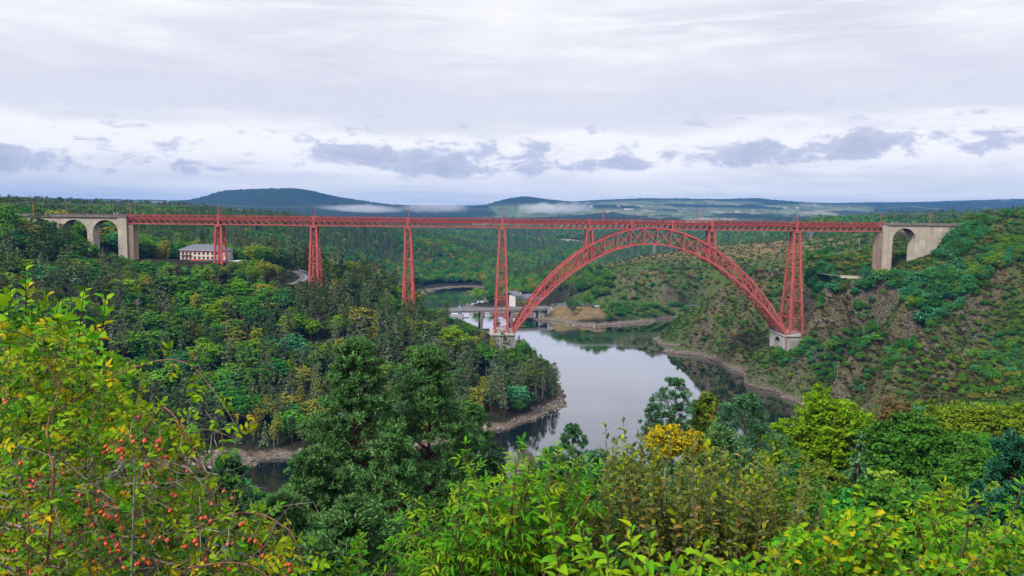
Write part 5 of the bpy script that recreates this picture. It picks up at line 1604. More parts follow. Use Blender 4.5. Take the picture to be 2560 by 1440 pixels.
def pine_pads(seed, h, r, npads, base=0.35, flat=0.36, cone=0.5, spire=False):
    """centres and sizes of the needle pads of a Scots pine"""
    g = np.random.default_rng(seed)
    out = []
    for i in range(npads):
        t = base + (1 - base) * ((i + g.random()) / npads)
        k = (t - base) / (1 - base)
        prof = (math.sin(PI * min(1, k * 0.75 + 0.25)) ** 0.7) * (1 - cone * k)
        a = i * 2.4 + g.normal() * 0.5
        rad = r * prof * (0.35 + 0.6 * g.random())
        s = r * (0.26 + 0.2 * g.random()) * (1.1 - 0.45 * k)
        if spire:
            rad = r * (0.95 * (1 - k) ** 0.8 + 0.03) * (0.25 + 0.8 * g.random() ** 0.7)
            s = r * (0.15 + 0.10 * g.random()) * (1.1 - 0.5 * k)
        e1, e2 = 0.8 + 0.6 * g.random(), 0.8 + 0.6 * g.random()
        out.append(((rad * math.cos(a), rad * math.sin(a), h * t - s * 0.3), (s * 1.15 * e1, s * 1.15 * e2, s * flat * 1.7 * (0.7 + 0.6 * g.random()))))
    out.append(((0, 0, h * 0.965), (r * 0.2, r * 0.2, r * 0.2)))
    return out


def crown_pine(seed, h, r, npads, n_leaf, L, base=0.35, flat=0.36, cone=0.5, spire=False):
    g = np.random.default_rng(seed + 5)
    pads = pine_pads(seed, h, r, npads, base, flat, cone, spire)
    per = n_leaf // len(pads)
    return merge([spiky(c, s, per, g, L) for c, s in pads]), pads


def trunk_mb(seed, h, r0, limbs=(), lean=0.03, top=0.97):
    g = np.random.default_rng(seed)
    mb = MB(); n = 7
    lx, ly = g.normal() * lean * h, g.normal() * lean * h
    ctr = [(lx * (k / n) ** 2 + g.normal() * 0.004 * h, ly * (k / n) ** 2 + g.normal() * 0.004 * h, h * top * k / n - (0.6 if k == 0 else 0)) for k in range(n + 1)]
    mb.tube(ctr, [r0 * (1 - 0.88 * k / n) * (1.25 if k == 0 else 1) for k in range(n + 1)], 6)
    for c in limbs:
        z = max(h * 0.12, c[2] - 0.25 * math.hypot(c[0], c[1]) - 0.03 * h)
        t = min(0.95, z / (h * top)); sx, sy = lx * t * t, ly * t * t
        mid_ = ((sx + c[0]) / 2, (sy + c[1]) / 2, (z + c[2]) / 2 + 0.04 * h * (g.random() - 0.3))
        rr = r0 * (1 - 0.85 * t) * 0.5
        mb.tube([(sx, sy, z), mid_, c], [rr, rr * 0.7, rr * 0.25], 4)
    return mb


F_PINE = foliage('pine_needles', (0.041, 0.112, 0.037), (0.272, 0.422, 0.130), 0.05, 0.5, 0.15, 0.6)
F_PINEG = foliage('grey_pine_needles', (0.082, 0.139, 0.065), (0.394, 0.488, 0.227), 0.04, 0.4, 0.15, 0.6)
F_SPRUCE = foliage('spruce_needles', (0.061, 0.125, 0.059), (0.320, 0.436, 0.211), 0.04, 0.45, 0.12, 0.6)
F_DARK = foliage('dark_leaves', (0.030, 0.145, 0.019), (0.136, 0.409, 0.054), 0.05, 0.45, 0.3)
F_MID = foliage('green_leaves', (0.082, 0.251, 0.017), (0.286, 0.541, 0.050), 0.06, 0.4, 0.3)
F_YEL = foliage('yellow_green_leaves', (0.200, 0.253, 0.019), (0.558, 0.557, 0.069), 0.06, 0.35, 0.3, third=(0.696, 0.473, 0.083), third_amt=0.06)
F_LIME = foliage('bright_green_leaves', (0.131, 0.355, 0.009), (0.366, 0.710, 0.019), 0.04, 0.25, 0.35)
F_BLUE = foliage('blue_green_leaves', (0.035, 0.198, 0.060), (0.136, 0.488, 0.146), 0.05, 0.4, 0.25)
F_BROWN = foliage('brown_leaves', (0.243, 0.144, 0.030), (0.522, 0.338, 0.083), 0.04, 0.3, 0.2)

# prototypes: (mesh with trunk, crown mesh, height)
PROTO = {}


def proto(kind, key, h, trunk, crown, leafmat, bark, smooth=False):
    tm = trunk.mesh(kind + '_trunk', bark, True)
    cm = np_mesh(kind + '_crown', crown[0], crown[1], [leafmat])
    PROTO.setdefault(key, []).append((tm, cm, h))


for i in range(5):
    h = 13 + i % 3
    (v, f), pads = crown_pine(100 + i, h, 3.4 + 0.3 * (i % 2), 20 + 2 * i, 2100, 0.62, 0.30 + 0.05 * (i % 3))
    for key, lm in (('pine', F_PINE), ('greypine', F_PINEG)):
        proto('pine', key, h, trunk_mb(100 + i, h, 0.24, [c for c, s in pads[::2]]), (v, f), lm, BARK_RED)
for i in range(4):
    h = 14 + i
    v, f = crown_spruce(200 + i, h, 3.0 + 0.2 * i, 17, 15, 0.75)
    proto('spruce', 'spruce', h, trunk_mb(200 + i, h, 0.22), (v, f), F_SPRUCE, BARK)
for i in range(5):
    h = 11 + 1.2 * (i % 3); r = 4.9 + 0.5 * (i % 3)
    v, f = crown_broad(300 + i, h, r, 2700, 0.66, 0.10, 26 + i)
    g_ = np.random.default_rng(i)
    lim = [tuple(np.array([a, b, c])) for a, b, c in zip(g_.normal(size=7) * r * 0.4, g_.normal(size=7) * r * 0.4, h * (0.5 + 0.35 * g_.random(7)))]
    for key, lm in (('dark', F_DARK), ('mid', F_MID), ('yellow', F_YEL), ('lime', F_LIME), ('bluegreen', F_BLUE)):
        proto('broadleaf', key, h, trunk_mb(300 + i, h * 0.85, 0.26, lim), (v, f), lm, BARK)
for i in range(3):
    h = 12.5 + i
    v, f = crown_broad(400 + i, h, 2.2, 1300, 0.5, 0.2, 20)
    g_ = np.random.default_rng(40 + i)
    lim = [tuple(q) for q in np.stack([g_.normal(size=8), g_.normal(size=8), h * (0.4 + 0.5 * g_.random(8))], 1)]
    proto('birch', 'birch', h, trunk_mb(400 + i, h, 0.13, lim), (v, f), F_YEL, BARK_PALE)
# low shrubs for the open slopes
for i in range(4):
    h = 2.6 + 0.4 * i; r = 2.0 + 0.35 * i
    v, f = crown_broad(500 + i, h, r, 900, 0.36, 0.02, 14, 0.5)
    for key, lm in (('shrub_dark', F_DARK), ('shrub_green', F_MID), ('shrub_blue', F_BLUE), ('shrub_brown', F_BROWN), ('shrub_yellow', F_YEL)):
        proto('shrub', key, h, trunk_mb(500 + i, h * 0.7, 0.1, [(r * 0.4, 0, h * 0.6), (-r * 0.3, r * 0.3, h * 0.6), (0, -r * 0.4, h * 0.5)]), (v, f), lm, BARK)


def dead_tree_mesh(seed, h, r):
    g = np.random.default_rng(seed); mb = trunk_mb(seed, h, 0.17 + 0.02 * g.random())
    for k in range(22):
        z = h * (0.3 + 0.66 * g.random()); a = g.random() * 6.28; ln = r * (1.15 - z / h) * (0.7 + 0.6 * g.random()) + 0.4
        e = (ln * math.cos(a), ln * math.sin(a), z + ln * (0.5 + 0.5 * g.random()))
        mb.tube([(0, 0, z), (e[0] * 0.5, e[1] * 0.5, z + (e[2] - z) * 0.35), e], [0.07, 0.045, 0.015], 4)
        for q in range(2):
            b = g.random() * 6.28
            mb.tube([(e[0] * 0.5, e[1] * 0.5, z + (e[2] - z) * 0.35), (e[0] * 0.7 + math.cos(b) * 0.6, e[1] * 0.7 + math.sin(b) * 0.6, e[2] + 0.4)], [0.035, 0.012], 3)
    return mb.mesh('dead_tree', BARK_PALE, True)


DEAD = [(dead_tree_mesh(600 + i, 9 + i, 2.6), 9 + i) for i in range(4)]

NAMES = {'pine': ('pine_tree', 'dark green pine', 'pine'), 'greypine': ('pine_tree', 'grey-green pine', 'pine'), 'spruce': ('spruce_tree', 'conical grey-green spruce', 'spruce'),
         'dark': ('broadleaf_tree', 'dark green tree', 'tree'), 'mid': ('broadleaf_tree', 'green tree', 'tree'), 'yellow': ('broadleaf_tree', 'yellow-green tree', 'tree'),
         'lime': ('broadleaf_tree', 'bright green tree', 'tree'), 'bluegreen': ('broadleaf_tree', 'blue-green tree', 'tree'), 'birch': ('birch_tree', 'yellow-green birch', 'birch'), 'dead': ('dead_tree', 'bare dead tree', 'dead tree'),
         'shrub_dark': ('shrub', 'dark green shrub', 'shrub'), 'shrub_green': ('shrub', 'green shrub', 'shrub'), 'shrub_blue': ('shrub', 'blue-green shrub', 'shrub'), 'shrub_brown': ('shrub', 'brown autumn shrub', 'shrub'), 'shrub_yellow': ('shrub', 'yellow-green shrub', 'shrub')}


def plant(key, x, y, hgt, label, group, z=None, wide=1.0, variant=None):
    nm, _, cat = NAMES[key]
    z = h1(x, y) if z is None else z
    if key == 'dead':
        me, h0 = DEAD[rng.randrange(len(DEAD))]
        o = link(nm, me, None, (x, y, z - 0.2), rng.random() * 6.28)
        s = hgt / h0; o.scale = (s, s, s)
        return tag(o, label, cat, group)
    tm, cm, h0 = PROTO[key][rng.randrange(len(PROTO[key])) if variant is None else variant]
    o = link(nm, tm, None, (x, y, z - 0.15), rng.random() * 6.28)
    s = hgt / h0; o.scale = (s * wide, s * wide, s)
    tag(o, label, cat, group)
    link('crown', cm, o)
    return o


# -- stuff: the rest of the woods, instanced on points
def scatter(name, pts, rot, scl, idx, meshes, label):
    col = bpy.data.collections.new(name + '_kinds')
    for i, (m0) in enumerate(meshes):
        o = bpy.data.objects.new('%s_kind_%03d' % (name, i), m0)
        col.objects.link(o)
    me = bpy.data.meshes.new(name)
    n = len(pts)
    me.vertices.add(n); me.vertices.foreach_set('co', np.asarray(pts, np.float32).ravel())
    for nm, typ, arr in (('rot', 'FLOAT', rot), ('scl', 'FLOAT', scl), ('idx', 'INT', idx)):
        a = me.attributes.new(nm, typ, 'POINT'); a.data.foreach_set('value', np.asarray(arr))
    o = link(name, me)
    ng = bpy.data.node_groups.new(name, 'GeometryNodeTree')
    ng.interface.new_socket('Geometry', in_out='INPUT', socket_type='NodeSocketGeometry'); ng.interface.new_socket('Geometry', in_out='OUTPUT', socket_type='NodeSocketGeometry')
    w = NT(ng)
    gi = w.new('NodeGroupInput'); go = w.new('NodeGroupOutput')
    ci = w.new('GeometryNodeCollectionInfo'); ci.inputs['Collection'].default_value = col; ci.inputs['Separate Children'].default_value = True; ci.inputs['Reset Children'].default_value = True
    ip = w.new('GeometryNodeInstanceOnPoints')
    w.l.new(gi.outputs[0], ip.inputs['Points']); w.l.new(ci.outputs[0], ip.inputs['Instance']); ip.inputs['Pick Instance'].default_value = True
    def attr(nm, typ):
        a = w.new('GeometryNodeInputNamedAttribute', data_type=typ); a.inputs['Name'].default_value = nm
        return a.outputs[0]
    w.l.new(attr('idx', 'INT'), ip.inputs['Instance Index'])
    cx = w.new('ShaderNodeCombineXYZ'); w.l.new(attr('rot', 'FLOAT'), cx.inputs[2]); w.l.new(cx.outputs[0], ip.inputs['Rotation'])
    w.l.new(attr('scl', 'FLOAT'), ip.inputs['Scale'])
    w.l.new(ip.outputs[0], go.inputs[0])
    md = o.modifiers.new('scatter', 'NODES'); md.node_group = ng
    o['kind'] = 'stuff'
    return tag(o, label)


def joined(key):
    """trunk and crown of each variant in one mesh, for scattering"""
    out = []
    for tm, cm, h0 in PROTO[key]:
        nv = len(tm.vertices); a = np.empty(nv * 3, np.float32); tm.vertices.foreach_get('co', a)
        b = np.empty(len(cm.vertices) * 3, np.float32); cm.vertices.foreach_get('co', b)
        tf = [p.vertices[:] for p in tm.polygons]
        q4 = np.array([p for p in tf if len(p) == 4]); cf = np.arange(len(b) // 3).reshape(-1, 4) + nv
        me = np_mesh(key, np.concatenate([a.reshape(-1, 3), b.reshape(-1, 3)]), np.concatenate([q4, cf]), [tm.materials[0], cm.materials[0]], np.concatenate([np.zeros(len(q4)), np.ones(len(cf))]))
        out.append((me, h0))
    return out
# ------------------------------------------------------------------ where the trees stand
_HZ = np.concatenate([np.arange(30, 250, 4), np.arange(250, 700, 2.0), np.arange(700, 2600, 8.0)])


def hits(px, py):
    """ground points seen at these pixels (first crossing along each ray)"""
    px = np.asarray(px, float); py = np.asarray(py, float); out = np.full((len(px), 3), np.nan)
    for i in range(len(px)):
        r = ray(px[i], py[i]); x = r[0] / r[1] * _HZ; z = CAMZ + r[2] / r[1] * _HZ
        g = height(x, _HZ)
        k = np.nonzero((g > z) & (_HZ > 255))[0]
        if len(k):
            j = k[0]; out[i] = (x[j], _HZ[j], g[j])
    return out


def in_poly(px, py, poly):
    c = np.zeros(len(px), bool); n = len(poly); j = n - 1
    for i in range(n):
        xi, yi = poly[i]; xj, yj = poly[j]
        cross = ((yi > py) != (yj > py)) & (px < (xj - xi) * (py - yi) / (yj - yi + 1e-9) + xi)
        c ^= cross; j = i
    return c


def poly_points(poly, spacing, g):
    p = np.array(poly, float); x0, y0 = p.min(0); x1, y1 = p.max(0)
    xx, yy = np.meshgrid(np.arange(x0, x1, spacing), np.arange(y0, y1, spacing * 0.7))
    xx = xx.ravel() + g.normal(size=xx.size) * spacing * 0.35; yy = yy.ravel() + g.normal(size=yy.size) * spacing * 0.25
    m = in_poly(xx, yy, poly)
    return xx[m], yy[m]


def jitter_grid(x0, x1, y0, y1, sp, g):
    xx, yy = np.meshgrid(np.arange(x0, x1, sp), np.arange(y0, y1, sp))
    xx[::2] += sp / 2
    return xx.ravel() + g.normal(size=xx.size) * sp * 0.28, yy.ravel() + g.normal(size=xx.size) * sp * 0.28


def interp(tab, px):
    t = np.array(tab, float)
    return np.interp(px, t[:, 0], t[:, 1])


def top_py(x, y, z, h):
    return float(PXY([x, y, z + h])[1][0])


CAND = []       # (key, x, y, z, h, label, group, wide)
gF = np.random.default_rng(77)

# --- left bank, in front of and under the viaduct
LIM = [(-300, 522), (0, 518), (30, 555), (90, 520), (130, 545), (172, 566), (215, 600), (245, 612), (290, 634), (330, 642), (420, 652), (445, 664), (470, 661), (545, 658), (580, 655), (600, 646), (650, 646), (705, 665), (735, 700), (775, 702), (795, 690), (830, 655), (880, 660), (960, 690), (1000, 752), (1040, 752), (1060, 765), (1090, 795), (1112, 792), (1150, 798), (1190, 815), (1228, 838), (1250, 872), (1290, 868), (1312, 845), (1345, 892), (1385, 905), (1420, 975), (1500, 990)]
ZONE = [(318, 'below the left stone viaduct'), (545, 'between stone tower and first red pier'), (784, 'between first and second red piers'), (1020, 'between second and third red piers'), (1235, 'between third pier and arch foot'), (9999, 'on the peninsula tip')]
MARK = [(318, 'the stone tower'), (545, 'the first pier'), (784, 'the second pier'), (1020, 'the third pier'), (1256, 'the arch foot')]
GAP = ['between stone tower and first pier', 'between first and second piers', 'between second and third piers', 'between third pier and arch foot', 'right of the arch foot']
STAIR = [np.array(PAD), np.array(ROAD_L), np.array(lane)]
xs_, ys_ = jitter_grid(-330, 60, 270, 560, 6.3, gF)
pxs = 1280 + FPX * xs_ / ys_
ok = (pxs > -330) & (pxs < 1425)
xs_, ys_, pxs = xs_[ok], ys_[ok], pxs[ok]
zs_ = height(xs_, ys_)
nz = fbm(xs_ / 38, ys_ / 38, 201, 3); nz2 = fbm(xs_ / 22, ys_ / 22, 207, 2)
dmin = np.min([seg_dist(xs_, ys_, p)[0] for p in STAIR], 0)
lim = interp(LIM, pxs)
# places of the masonry and the piers
dk = (xs_ * E_S[0] + (ys_ - D0) * E_S[1]); tt_ = xs_ * E_T[0] + (ys_ - D0) * E_T[1]
pier_s = [s_of(p) for p, _ in PIERS]
for i in range(len(xs_)):
    x, y, z, px = xs_[i], ys_[i], zs_[i], pxs[i]
    if z < 2.3 or dmin[i] < 7.5:
        continue
    if abs(tt_[i]) < 13 and min(abs(dk[i] - q) for q in pier_s) < 9:
        continue
    if abs(tt_[i]) < 6.5 and dk[i] < s_of(335):
        continue
    if y > 440 and 425 < px < 640 and y < 512:
        continue
    if y > 438 and 690 < px < 800 and y < 480:
        continue
    r = gF.random(); n = nz[i]
    leafy = 0.40 + 0.9 * n + (0.28 if px < 700 and y > 385 else 0) + (0.15 if px < 450 and y < 330 else 0) - (0.08 if px > 800 else 0)
    if r < leafy:
        q = gF.random() + nz2[i] * 0.7
        key = 'dark' if q < 0.32 else 'mid' if q < 0.66 else 'bluegreen' if q < 0.76 else 'yellow' if q < 0.94 else 'lime'
        if gF.random() < 0.12:
            key = 'birch'
    else:
        q = gF.random()
        key = 'pine' if q < 0.40 else 'greypine' if q < 0.66 else 'spruce' if q < 0.90 else 'birch' if q < 0.975 else 'dead'
    hh = {'pine': 19, 'greypine': 18.5, 'spruce': 19.5, 'birch': 15, 'dead': 13}.get(key, 13.5) * (0.62 + 0.55 * gF.random())
    if z < 6:
        hh *= 0.55 + 0.07 * z
    tp = top_py(x, y, z, hh)
    lim_ = lim[i] if (y < 447 or px > 1040) else (506 if px < 330 else 0)
    if tp < lim_:
        need = hh - (lim_ - tp) * y / FPX
        if need < 3.2:
            continue
        hh = need
        if key in ('pine', 'greypine', 'spruce') and hh < 6:
            key = 'mid' if px < 760 else 'dark'
    k_ = int(np.argmin([abs(px - a) for a, _ in MARK])); dpx = px - MARK[k_][0]; mk_n = MARK[k_][1]
    if px < 200:
        zone = 'left of the stone tower'
    elif px > 1300:
        zone = 'on the peninsula point'
    elif abs(dpx) < 38:
        zone = 'below ' + mk_n
    elif abs(dpx) < 80:
        zone = ('right of ' if dpx > 0 else 'left of ') + mk_n
    else:
        k2 = max(0, k_ - (1 if dpx < 0 else 0)); zone = GAP[k2]
    if y > 448:
        zone = zone.replace('below', 'behind')
        vert = 'beyond the viaduct'
    else:
        vert = 'top of the bank' if z > 58 else 'upper bank' if z > 40 else 'middle bank' if z > 23 else 'lower bank' if z > 9 else 'at the shore'
    sz = 'towering' if hh > 18 else 'tall' if hh > 14 else 'middling' if hh > 9 else 'small'
    lab = '%s %s, %s, %s' % (sz, NAMES[key][1], vert, zone)
    CAND.append([key, x, y, z, hh, lab, '%ss %s %s' % (NAMES[key][1], vert, zone), (0.95 + 0.25 * gF.random()) * (1.18 if key in ('dark', 'mid', 'bluegreen', 'yellow', 'lime') else 1.0)])

# --- single trees and clumps picked out by the eye: (key, px, top py, Z, base py or None, wide, label)
def pick(key, px, py_top, Z, wide, label, zb=None, minh=2.0):
    p = V(px, py_top, Z); z = h1(p[0], p[1]) if zb is None else zb
    hh = max(minh, p[2] - z)
    CAND.append([key, p[0], p[1], z, hh, label, None, wide])


pick('greypine', 378, 588, 540, 1.5, 'big rounded grey-green pine behind the left stone tower')
pick('greypine', 425, 606, 545, 1.2, 'lower rounded pine left of the cream hotel')
pick('lime', 778, 792, 385, 1.15, 'brightest lime green round tree below the second pier')
pick('lime', 595, 690, 408, 1.1, 'yellow-green round tree below the first red pier')
pick('dark', 1148, 812, 428, 0.7, 'dark green columnar tree in front of the road bridge')
pick('lime', 1130, 812, 405, 1.5, 'bright green round tree left of the arch foot')
pick('pine', 1258, 828, 405, 0.9, 'dark pine in front of the left stone base')
pick('pine', 1298, 838, 432, 1.0, 'dark pine beside the right corner of the left stone base')
pick('pine', 1385, 905, 420, 0.9, 'last dark pine on the peninsula point')
pick('pine', 1352, 885, 420, 0.9, 'dark pine next to last on the peninsula point')
for (px, py, Z, k, wd, lab) in ((1000, 738, 421, 'pine', 1.0, 'dark pine left of the foot of the third red pier'), (1030, 748, 417, 'pine', 1.0, 'dark pine in front of the foot of the third red pier'), (1050, 762, 414, 'greypine', 1.0, 'grey-green pine right of the foot of the third red pier'), (1012, 770, 408, 'pine', 1.0, 'lower dark pine below the third red pier'),
                             (768, 700, 418, 'pine', 1.0, 'dark pine left of the foot of the second red pier'), (792, 692, 419, 'pine', 1.1, 'dark pine before the foot of the second red pier'), (812, 672, 424, 'greypine', 1.0, 'grey-green pine right of the second red pier'), (836, 655, 428, 'pine', 1.1, 'tall dark pine right of the second red pier'),
                             (530, 656, 418, 'mid', 1.1, 'green tree left of the foot of the first red pier'), (556, 662, 418, 'yellow', 1.1, 'yellow-green tree before the first red pier'), (578, 652, 424, 'mid', 1.1, 'green tree right of the first red pier'), (700, 655, 452, 'pine', 1.1, 'dark pine hiding the upper bend of the curving road'), (722, 672, 446, 'mid', 1.0, 'green tree at the upper bend of the curving road'),
                             (1236, 846, 416, 'greypine', 0.9, 'grey-green pine at the left corner of the left stone base'), (1275, 868, 409, 'mid', 1.0, 'green tree below the front of the left stone base'), (1296, 872, 411, 'dark', 1.1, 'dark green tree below the right corner of the left stone base'), (1245, 882, 402, 'birch', 1.1, 'pale birch below the left stone base'), (1312, 860, 425, 'pine', 0.9, 'dark pine at the water side of the left stone base')):
    pick(k, px, py, Z, wd, lab)
pick('lime', 1200, 716, 842, 1.25, 'lone bright green poplar on the spit behind the road bridge', 1.5)
pick('birch', 1243, 722, 800, 1.3, 'yellow-green tree on the lake shore behind the tall pier', 2.5)
pick('dark', 1228, 726, 830, 1.3, 'dark tree on the lake shore left of the tall pier', 2.5)
pick('mid', 1275, 718, 850, 1.4, 'green tree on the shore left of the white inn', 5)
pick('mid', 1310, 747, 768, 1.0, 'small green tree before the white inn', 6, 3)
pick('yellow', 1298, 750, 764, 1.0, 'small yellow-green bush at the foot of the white inn', 5, 3)
pick('dark', 1325, 745, 762, 1.2, 'dark green bush right of the white inn terrace', 5, 3)
pick('dark', 1449, 757, 741, 1.4, 'dark round bush on the grass by the junction')
pick('mid', 1463, 732, 742, 0.75, 'upright green tree left of the parked lakeside cars')
pick('mid', 1478, 735, 745, 0.8, 'second upright green tree beside the lakeside cars')
pick('pine', 1545, 664, 905, 1.0, 'dark pine alone on the green shoulder under the arch')
pick('pine', 1572, 668, 900, 0.8, 'left dark pine of the pair on the brown slope')
pick('pine', 1586, 664, 900, 0.8, 'right dark pine of the pair on the brown slope')
for (px, py, Z, k, lab) in ((95, 520, 392, 'pine', 'tall dark pine hiding the left stone viaduct, second from the left edge'), (35, 548, 385, 'pine', 'tall dark pine nearest the left edge before the viaduct'), (130, 552, 395, 'pine', 'dark pine third from the left edge before the viaduct'), (172, 562, 405, 'pine', 'dark pine rising in front of the left arch opening'), (8, 508, 400, 'mid', 'green broadleaf tree at the left edge above the pines')):
    pick(k, px, py, Z, 1.0, lab)

# --- open hillsides: shrubs
def fill_poly(poly, spacing, keys, h0, h1_, zone, wide=0.85):
    g = np.random.default_rng(len(CAND) + 5)
    px, py = poly_points(poly, spacing, g)
    P3 = hits(px, py)
    for q in P3:
        if np.isnan(q[0]) or q[2] < 2.8:
            continue
        key = keys[g.integers(len(keys))]
        hh = h0 + (h1_ - h0) * g.random()
        sz = 'big' if hh > 5 else 'small' if hh < 2.6 else 'middling'
        cy_ = PXY([q[0], q[1], q[2]])[1][0]; pys = [b_ for _, b_ in poly]; fy = (cy_ - min(pys)) / (max(pys) - min(pys) + 1e-6)
        sz = ('upper ' if fy < 0.36 else 'lower ' if fy > 0.66 else '') + sz
        CAND.append([key, q[0], q[1], q[2], hh, '%s %s %s' % (sz, NAMES[key][1], zone), '%s %s' % (NAMES[key][1], zone), wide])


fill_poly([(2120, 780), (2170, 705), (2260, 696), (2330, 700), (2400, 672), (2475, 700), (2470, 722), (2400, 780), (2335, 830), (2290, 835), (2270, 780), (2240, 745), (2200, 745), (2150, 820)], 14, ['bluegreen', 'mid', 'dark', 'bluegreen', 'shrub_blue'], 3.6, 8.2, 'in the ravine below the right lane')
fill_poly([(2338, 640), (2390, 585), (2430, 560), (2480, 566), (2450, 605), (2405, 650), (2360, 664)], 12, ['bluegreen', 'shrub_blue', 'dark'], 3.5, 6.0, 'against the right stone abutment')
fill_poly([(2440, 660), (2500, 612), (2600, 596), (2600, 655), (2490, 680)], 14, ['bluegreen', 'mid', 'shrub_green'], 3.5, 6.0, 'above the lane at the right edge')
fill_poly([(2012, 700), (2060, 668), (2110, 704), (2085, 735), (2035, 795), (2016, 750)], 14, ['bluegreen', 'dark', 'shrub_blue'], 4, 6.0, 'right beside the tall right pier')
fill_poly([(2060, 890), (2110, 840), (2170, 810), (2215, 840), (2150, 905), (2100, 950), (2035, 970), (2025, 905)], 17, ['dark', 'shrub_dark', 'bluegreen', 'shrub_green'], 2.5, 5.5, 'in the hollow right of the stone base')
fill_poly([(2240, 870), (2300, 845), (2260, 900), (2160, 975), (2130, 985), (2200, 920)], 17, ['shrub_dark', 'shrub_blue', 'dark'], 2.5, 5.0, 'in the gully between the rock spurs')
fill_poly([(2040, 650), (2120, 625), (2190, 600), (2190, 660), (2110, 690), (2050, 690)], 14, ['shrub_green', 'shrub_yellow', 'shrub_dark'], 2.0, 3.6, 'on the slope left of the right stone arch')
fill_poly([(1660, 845), (1740, 800), (1860, 800), (1940, 880), (1990, 960), (1930, 960), (1800, 890)], 27, ['shrub_dark', 'shrub_green', 'shrub_green', 'shrub_brown'], 1.8, 3.6, 'on the craggy slope under the arch foot')
fill_poly([(1935, 885), (1985, 872), (2040, 850), (2050, 885), (1990, 915), (1940, 905)], 10, ['shrub_dark', 'shrub_green', 'shrub_blue'], 2.6, 4.6, 'around the foot of the right stone base')
fill_poly([(1880, 740), (1960, 690), (2000, 680), (1960, 800), (1900, 780)], 20, ['shrub_dark', 'shrub_green'], 2.0, 4.0, 'on the crag behind the right arch leg')
fill_poly([(2280, 780), (2480, 740), (2600, 720), (2600, 960), (2300, 980), (2200, 960)], 24, ['shrub_dark', 'shrub_green', 'shrub_green', 'shrub_green', 'shrub_blue'], 1.2, 3.6, 'on the rocky right spur')
fill_poly([(2420, 900), (2600, 800), (2600, 960), (2450, 965)], 22, ['shrub_dark', 'shrub_green', 'shrub_blue'], 2.0, 4.2, 'on the lower right hillside')
fill_poly([(2410, 600), (2450, 575), (2600, 545), (2600, 600), (2500, 612), (2440, 640)], 15, ['shrub_dark', 'shrub_green', 'shrub_brown'], 1.5, 3.0, 'on the skyline at the right edge')
fill_poly([(2400, 552), (2440, 545), (2600, 520), (2600, 545), (2480, 560)], 14, ['bluegreen', 'mid', 'shrub_green'], 3, 5.5, 'along the railway on the right skyline')
fill_poly([(1398, 735), (1400, 695), (1440, 682), (1500, 680), (1535, 700), (1522, 740), (1490, 765), (1430, 745)], 10, ['greypine', 'pine', 'mid', 'dark', 'mid'], 7, 12, 'on the wooded slope above the car park')
fill_poly([(1500, 772), (1560, 762), (1640, 772), (1720, 776), (1700, 796), (1600, 803), (1520, 805)], 10, ['dark', 'shrub_dark', 'mid'], 3.5, 6.5, 'on the lake promontory below the road')
fill_poly([(1540, 700), (1620, 680), (1720, 660), (1900, 640), (1980, 625), (1960, 680), (1850, 700), (1760, 750), (1640, 762), (1540, 745)], 19, ['shrub_dark', 'shrub_green', 'shrub_brown', 'shrub_dark'], 2.2, 5.0, 'on the brown middle hill')
fill_poly([(2020, 600), (2100, 588), (2190, 578), (2190, 600), (2130, 625), (2040, 650), (2010, 660)], 11, ['shrub_dark', 'shrub_green', 'dark'], 3, 5.5, 'on the hill left of the abutment')
for (px, py, k, hh, lab) in ((2092, 960, 'dead', 8, 'bare pale dead tree on the slope right of the stone base'), (2205, 790, 'dead', 10, 'tall bare trunk in the ravine trees'), (2036, 905, 'dead', 8, 'bare grey tree beside the right stone base'), (2062, 905, 'dead', 7, 'bare grey tree a little right of the stone base'), (1655, 640, 'dead', 9, 'bare grey tree on the crest of the middle hill'), (1930, 662, 'dead', 8, 'bare grey tree on the middle hill behind the arch leg')):
    q = hits([px], [py])[0]
    if not np.isnan(q[0]):
        CAND.append([k, q[0], q[1], q[2], hh, lab, None, 1.0])

# --- far woods (only ever a mass)
def wood(x0, x1, y0, y1, sp, pxr, cond, g, lod):
    x, y = jitter_grid(x0, x1, y0, y1, sp, g)
    px = 1280 + FPX * x / y
    m = (px > pxr[0]) & (px < pxr[1]); x, y, px = x[m], y[m], px[m]
    z = height(x, y); m = cond(px, x, y, z); x, y, z, px = x[m], y[m], z[m], px[m]
    if not len(x):
        return
    py = PXY(np.stack([x, y, z + 14], 1))[1]
    # keep what can show over the ground nearer to the camera
    order = np.argsort(y); col = np.clip(((px - pxr[0]) / 14).astype(int), 0, 400)
    best = np.full(401, 1e9); keep = np.zeros(len(x), bool)
    gpy = PXY(np.stack([x, y, z + 6], 1))[1]
    for i in order:
        if py[i] < best[col[i]] + 26:
            keep[i] = True
        best[col[i]] = min(best[col[i]], gpy[i])
    x, y, z = x[keep], y[keep], z[keep]
    n = fbm(x / 70, y / 70, 303, 3) + g.normal(size=len(x)) * 0.10
    for i in range(len(x)):
        r = g.random()
        if n[i] > 0.03:
            key = 'mid' if r < 0.42 else 'dark' if r < 0.74 else 'yellow' if r < 0.86 else 'bluegreen'
        else:
            key = 'pine' if r < 0.42 else 'spruce' if r < 0.72 else 'greypine' if r < 0.88 else 'dark'
        hh = {'pine': 15, 'greypine': 14, 'spruce': 16}.get(key, 11.5) * (0.75 + 0.45 * g.random())
        FAR.setdefault((key, lod), []).append((x[i], y[i], z[i], hh))


